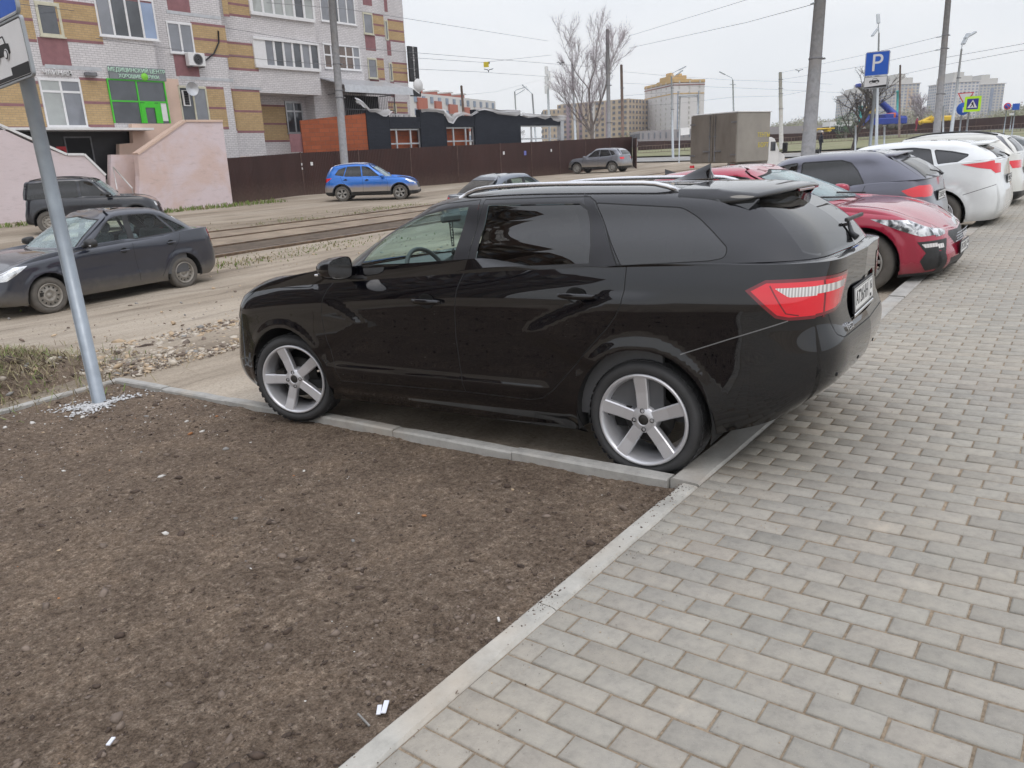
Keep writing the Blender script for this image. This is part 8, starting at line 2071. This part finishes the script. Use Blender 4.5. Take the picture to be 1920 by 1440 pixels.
M['far_beige'] = simple('far_beige_wall', (.50, .41, .32), .9, var=.10, sc=.2); M['far_lilac'] = simple('far_lilac_panel', (.36, .28, .33), .9, var=.1, sc=.2); M['far_grey'] = simple('far_grey_wall', (.50, .49, .46), .9, var=.06, sc=.2); M['far_redb'] = simple('far_red_brick', (.42, .15, .11), .9, var=.08, sc=.4)
M['far_win'] = simple('far_window', (.16, .17, .20), .3, var=.2, sc=.5); M['far_win2'] = simple('far_blue_window', (.24, .29, .38), .3, var=.2, sc=.5); M['far_roof'] = simple('grey_shed_roof', (.30, .28, .29), .8, var=.05); M['far_pale'] = simple('far_pale_panel', (.60, .59, .58), .9, var=.05)
def rf_tower(root, P, W_t, Hh, d, A):
    m = MB()
    for q in ((.5, -.5, .62, .55, 1.2), (.47, -.5, .5, .4, 3.4), (.36, -.5, .1, .15, 5.4), (.62, -.45, .08, .12, 4.8)):
        m.box(P(W_t*q[0], d*q[1], Hh+q[4]*.17), (W_t*q[2], d*q[3], q[4]*.34), 0, A)
    m.build('roof_house', M['far_yellow'], root)
tower('tower_block', 1262, 1318, 152, 272, 150, 14, 'far_white', 'white brick tower block with a yellow crown behind the box truck', yaw=.01, floors=14, cols=3, wfrac=.12, win='far_grey', bands=[(.955, 1.0, 'far_yellow', 0, 1), (.92, .935, 'far_brown', 0, 1), (.955, .965, 'far_brown', 0, 1), (.80, .815, 'far_yellow', 0, .98), (.10, .12, 'far_yellow', 0, .98), (.0, .84, 'far_win2', .12, .13), (.0, .84, 'far_win2', .80, .81)], roof=rf_tower)
def rf_red(root, P, W_t, Hh, d, A):
    for i in range(6):
        x = W_t*(i+.25)/6; m = MB(); m.box(P(x, -d/2, Hh+.45), (W_t*.030, d*.3, 1.3), 0, A); m.box(P(x, -d/2, Hh+1.2), (W_t*.04, d*.35, .2), 1, A); m.build('chimney', [M['far_redb'], M['far_grey']], root)
    m = MB()
    for i in range(6):
        w_ = .065 if i % 2 else .095; m.box(P(W_t*(i+.60)/6, .14, Hh*(.86-.02*i)), (W_t*w_, .34, Hh*(.16-.01*i)), 0, A)
        m.box(P(W_t*(i+.62)/6, .14, Hh*(.62-.02*i)), (W_t*.05, .34, Hh*.07), 0, A)
    tag(m.build('red_panels', M['far_redb'], root), kind='stuff')
tower('terrace_block', 776, 932, 184, 262, 105, 12, 'far_white', 'white and red brick apartment row with chimneys behind the brick shop', yaw=.22, floors=6, cols=12, win='far_win2', roof=rf_red, wfrac=.3)
tower('long_block', 1046, 1178, 192, 268, 165, 14, 'far_beige', 'long beige high block behind the big bare tree', yaw=-.06, floors=10, cols=13, win='far_win', bands=[(0, .97, 'far_lilac', .14, .19), (0, .97, 'far_lilac', .32, .36), (0, .97, 'far_pale', .50, .54), (0, .97, 'far_lilac', .70, .74)], wfrac=.4)
tower('low_block', 1020, 1052, 206, 262, 150, 10, 'far_beige', 'short beige block at the left of the long beige block', floors=8, cols=4, win='far_win', wfrac=.4)
def rf_g(root, P, W_t, Hh, d, A):
    m = MB(); m.box(P(W_t/2, -d/2, Hh+1.2), (W_t*.7, d*.7, 2.6), 0, A); m.box(P(W_t/2, -d/2, Hh+3.2), (W_t*.35, d*.4, 2.0), 0, A); m.box(P(W_t/2, -d/2, Hh+.15), (W_t+.8, d+.8, .3), 1, A); m.build('roof_house', [M['far_grey'], M['far_pale']], root)
kw = dict(win='far_win2', roof=rf_g)
tower('tower_block', 1594, 1660, 176, 262, 330, 18, 'far_grey', 'pale grey tower partly behind the parking sign', floors=16, cols=8, bands=[(0, .92, 'far_beige', .52, .70)], **kw)
tower('tower_block', 1665, 1714, 160, 262, 300, 18, 'far_grey', 'beige and grey tower right of the parking sign', floors=18, cols=7, bands=[(0, .93, 'far_beige', .55, .80)], **kw)
tower('tower_block', 1774, 1824, 156, 256, 310, 18, 'far_pale', 'left one of the two joined grey towers behind the give way sign', floors=18, cols=7, **kw)
tower('tower_block', 1826, 1872, 160, 250, 320, 18, 'far_grey', 'right one of the two joined grey towers behind the give way sign', floors=18, cols=7, bands=[(0, .93, 'far_win2', .45, .58)], **kw)
tower('shed', 1200, 1330, 243, 268, 135, 12, 'far_roof', 'long low grey shed left of the box truck', floors=2, cols=12, win='far_win', wfrac=.2)
tower('shed', 1440, 1556, 236, 252, 125, 8, 'far_roof', 'low lilac grey shed behind the brown site fence', floors=1, cols=2, win='far_roof', wfrac=.1)
# site cabins
for x0, x1, lb in ((1555, 1572, 'white framed dark site cabin, left one'), (1573, 1596, 'white framed dark site cabin, right one')):
    r_, P, W_t, Hh, A = tower('site_cabin', x0, x1, 228, 250, 118, 3, 'white_metal', lb, floors=1, cols=1, win='ink', wfrac=.82); r_['category'] = 'cabin'
# far brown fences
def far_fence(pts, htop, label):
    g = [at(x, y, D) for x, y, D in pts]; g = [np.array([a[0], a[1], 0]) for a in g]; tops = [at(x, yt, D)[2] for (x, _, D), yt in zip(pts, htop)]
    return sheet_fence('site_fence', g, tops, label)
far_fence([(1196, 277, 112), (1296, 272, 112), (1440, 262, 112), (1500, 258, 112), (1600, 254, 113)], [265, 263, 252, 250, 246], 'long dark brown site fence across the far side of the road')
far_fence([(1600, 254, 112), (1700, 247, 112), (1780, 242, 108), (1935, 226, 100)], [243, 233, 226, 215], 'dark brown site fence behind the row of parked cars on the right')
# low metal railing of the tram line
m = MB(); rail_pts = [(1196, 286, 96), (1300, 281, 96), (1440, 272, 96), (1560, 267, 95), (1700, 260, 92), (1935, 244, 85)]
for a, b in zip(rail_pts[:-1], rail_pts[1:]):
    A_, B_ = at(*a), at(*b); A_[2], B_[2] = terr(A_[0], A_[1]), terr(B_[0], B_[1]); n = int(np.linalg.norm(B_-A_)/.35)
    for h in (.15, .95): m.tube([A_+[0, 0, h], B_+[0, 0, h]], .03, 0, 4)
    for i in range(n): q = A_+(B_-A_)*i/n; m.tube([q+[0, 0, .1], q+[0, 0, .98]], .014 if i % 8 else .035, 0, 3, cap=False)
tag(m.build('railing', M['pole_rust'], None), 'low rusty railing running along the lawn in front of the site fence', 'railing')
# ------------------------------------------------------------------ building site machines
M['crane_blue'] = simple('crane_blue', (.02, .05, .32), .45, var=.1); M['crane_yellow'] = simple('machine_yellow', (.66, .44, .03), .5, var=.1); M['teal'] = simple('teal_container', (.05, .33, .33), .6, var=.1); M['orange_m'] = simple('orange_part', (.65, .12, .03), .5, var=.05)
D = 98
def pbox(mb, x0, x1, y0, y1, dd, m=0, D=D):
    a, b = at(x0, (y0+y1)/2, D), at(x1, (y0+y1)/2, D); t, q = at((x0+x1)/2, y0, D), at((x0+x1)/2, y1, D); c = (a+b)/2; c[2] = (t[2]+q[2])/2; e = _n((b-a)*[1, 1, 0]); mb.box(c, (np.linalg.norm(b-a), dd, abs(t[2]-q[2])), m, np.array([e, [-e[1], e[0], 0], [0, 0, 1.]]), .08)
root = empty('mobile_crane', (0, 0, 0)); tag(root, 'blue mobile crane with raised boom behind the leaning tree and the parking sign', 'crane')
m = MB(); pbox(m, 1622, 1692, 222, 234, 2.6); pbox(m, 1624, 1640, 214, 224, 2.4); pbox(m, 1652, 1668, 214, 225, 2.4); pbox(m, 1676, 1692, 218, 226, 2.3); m.build('chassis', M['crane_blue'], root)
m = MB(); m.tube([at(1684, 222, D), at(1650, 190, D)], [.48, .36], 0, 4); m.build('lower_boom', M['crane_blue'], root); m = MB(); m.tube([at(1652, 192, D), at(1611, 162, D)], [.36, .26], 0, 4); m.build('upper_boom', M['pole'], root)
m = MB(); pbox(m, 1606, 1613, 157, 164, .9); m.build('boom_head', M['crane_blue'], root); m = MB(); pbox(m, 1664, 1676, 212, 222, 1.2); m.build('winch', M['orange_m'], root)
for x in (1632, 1648, 1672, 1686):
    m = MB(); m.lathe([(0, .1), (.3, .1), (.5, 0), (.5, -.4)], c=at(x, 235, D-1), ax=np.array([_n(CR[0]*[1, 1, 0]), [0, 0, 1.], -_n(CR[2]*-1*[1, 1, 0])]), n=14); m.build('wheel', M['tyre_dusty'], root)
m = MB(); pbox(m, 1628, 1637, 199, 218, 1.6); pbox(m, 1625, 1640, 214, 224, 2.0, 0, 101); tag(m.build('yellow_tank', M['crane_yellow'], None), 'yellow silo standing left of the blue crane cab', 'silo')
for (q, lb) in (((1610, 1617, 200, 234), 'tall teal steel column left of the yellow silo'), ((1618, 1623, 215, 234), 'shorter teal drum beside the tall teal column'), ((1681, 1687, 171, 214), 'light blue pile driving column in front of the beige tower')):
    m = MB(); a = at((q[0]+q[1])/2, q[3], 104); b = at((q[0]+q[1])/2, q[2], 104); m.tube([a, b], (q[1]-q[0])/2*104/1430, 0, 12); m.lathe([(0, .1), ((q[1]-q[0])/2*104/1430*1.15, .1), ((q[1]-q[0])/2*104/1430*1.15, -.1)], c=b, n=12); tag(m.build('steel_column', M['teal'], None), lb, 'column')
m = MB(); pbox(m, 1742, 1782, 219, 227, 2.2, 0, 104); pbox(m, 1762, 1786, 217, 221, 1.6, 0, 104); pbox(m, 1725, 1745, 226, 231, 1.4, 0, 104); m.tube([at(1724, 231, 104), at(1748, 220, 104)], .3, 0, 4); tag(m.build('excavator', M['crane_yellow'], None), 'long yellow construction machine above the site fence, right of the tall pole', 'construction machine')
m = MB(); pbox(m, 1508, 1562, 240.5, 243.5, 1.5, 0, 108); pbox(m, 1518, 1530, 243, 247, 1.3, 0, 108); pbox(m, 1548, 1556, 243, 247, 1.3, 0, 108); tag(m.build('yellow_beam', M['crane_yellow'], None), 'long yellow steel beam on stands left of the site cabins', 'beam')
m = MB(); pbox(m, 1610, 1621, 235, 238, 1.5, 0, 104); tag(m.build('orange_hopper', M['orange_m'], None), 'small orange hopper on the ground by the teal columns', 'hopper')
# people and small stuff on the far lawn
person(1717, 246, 100, 'far person in a red jacket walking beside the site fence').material_slots[0].material = simple('red_jacket', (.30, .04, .07), .8, var=.1)
# ------------------------------------------------------------------ litter
M['litter'] = simple('white_litter', (.72, .74, .80), .5, var=.05)
def litter(px, py, parts, label, cat, mk='litter'):
    p = hit_plane(px, py, [.0548, .018, 1], [0, 0, -.03]); z = float(soilz(np.array([p[0]]), np.array([p[1]]))[0]); m = MB()
    for (dx, dy, l, w, h, a) in parts: m.box((p[0]+dx, p[1]+dy, z+.008+h/2), (l, w, h), 0, np.array([[math.cos(a), math.sin(a), .05], [-math.sin(a), math.cos(a), 0], [-.05, 0, 1]]), min(w, h)*.2)
    return tag(m.build(cat.replace(' ', '_'), M[mk], None), label, cat)
litter(722, 1325, [(0, 0, .060, .016, .005, 2.2), (.006, .020, .045, .014, .005, 2.3)], 'two small pale blue plastic strips lying on the soil near the kerb', 'plastic strip')
litter(682, 1350, [(0, 0, .07, .006, .006, -.2)], 'thin grey stick on the soil just below the plastic strips', 'stick', 'st_grey')
litter(935, 1162, [(0, 0, .026, .009, .008, 2.4)], 'cigarette butt on the soil beside the kerb', 'cigarette butt', 'st_white')
litter(209, 1396, [(0, 0, .035, .013, .006, 2.2)], 'small white wrapper at the bottom left of the soil bed', 'wrapper')
litter(1676, 0, [], 'x', 'x') if False else None
p = gp(207+0, 395) 
m = MB(); q = gp(905-4, 345); 
for i, (x, y, s, lb) in enumerate(((652, 372, .18, 'white rubbish under the tail of the blue crossover'), (808, 343, .32, 'crumpled white plastic bag at the foot of the fence right of the blue crossover'), (383, 378, .22, 'white litter at the foot of the patched pink wall'))):
    g = gp(x, y); n = 1; X = np.array([g[0]]); lumps('rubbish', X, np.array([g[1]]), np.array([g[2]+.02]), np.array([s]), M['sign_white'], kind=None); o = bpy.context.scene.objects['rubbish' if i == 0 else 'rubbish.%03d' % i]; tag(o, lb, 'rubbish')
n = 1600; X = 30+RNG.uniform(-.8, .4, n); Y = RNG.uniform(-21.5, -3, n); blades('wall_foot_grass', X, Y, lambda a, b: terr(a, b), .16, [M['green'], M['straw']], [.8, .2], .8, .02)
# ------------------------------------------------------------------ light haze over the far city
hz = MB(); hz.box((0, -260, 43), (1100, 900, 100), 0); ho = hz.build('haze', simple('haze_unused', (1, 1, 1), 1., var=0), None)
hm = bpy.data.materials.new('light_haze'); hm.use_nodes = True; hm.node_tree.nodes.clear()
o_ = hm.node_tree.nodes.new('ShaderNodeOutputMaterial'); pv = hm.node_tree.nodes.new('ShaderNodeVolumePrincipled'); pv.inputs['Color'].default_value = (.93, .95, 1, 1); pv.inputs['Density'].default_value = .0005; pv.inputs['Anisotropy'].default_value = .3
hm.node_tree.links.new(pv.outputs[0], o_.inputs['Volume']); ho.data.materials.clear(); ho.data.materials.append(hm); tag(ho, kind='stuff')
# sand and crumbs swept over the kerb and into the joints
n = 5200; Y = RNG.uniform(-6, 2.2, n); X = .05-np.abs(RNG.normal(0, .55, n))*RNG.random(n); k = fbm(X, Y, 2.2, 3) > RNG.uniform(-.2, .2, n); X, Y = X[k], Y[k]
lumps('sand_grains', X+curbx(Y), Y, pav(X, Y)+.0015, .0012+.0016*RNG.random(len(X))**3, [M['st_tan'], M['clod2'], M['clod']], [.5, .35, .15], rough=.2)
n = 1500; Y = RNG.uniform(-2, 2.2, n); X = .09-np.abs(RNG.normal(0, .028, n)); k = X > .004; X, Y = X[k], Y[k]
lumps('soil_crumbs', X, Y, pav(X, Y)+.005, .0015+.004*RNG.random(len(X))**3, [M['clod2'], M['clod']], [.5, .5], rough=.2)
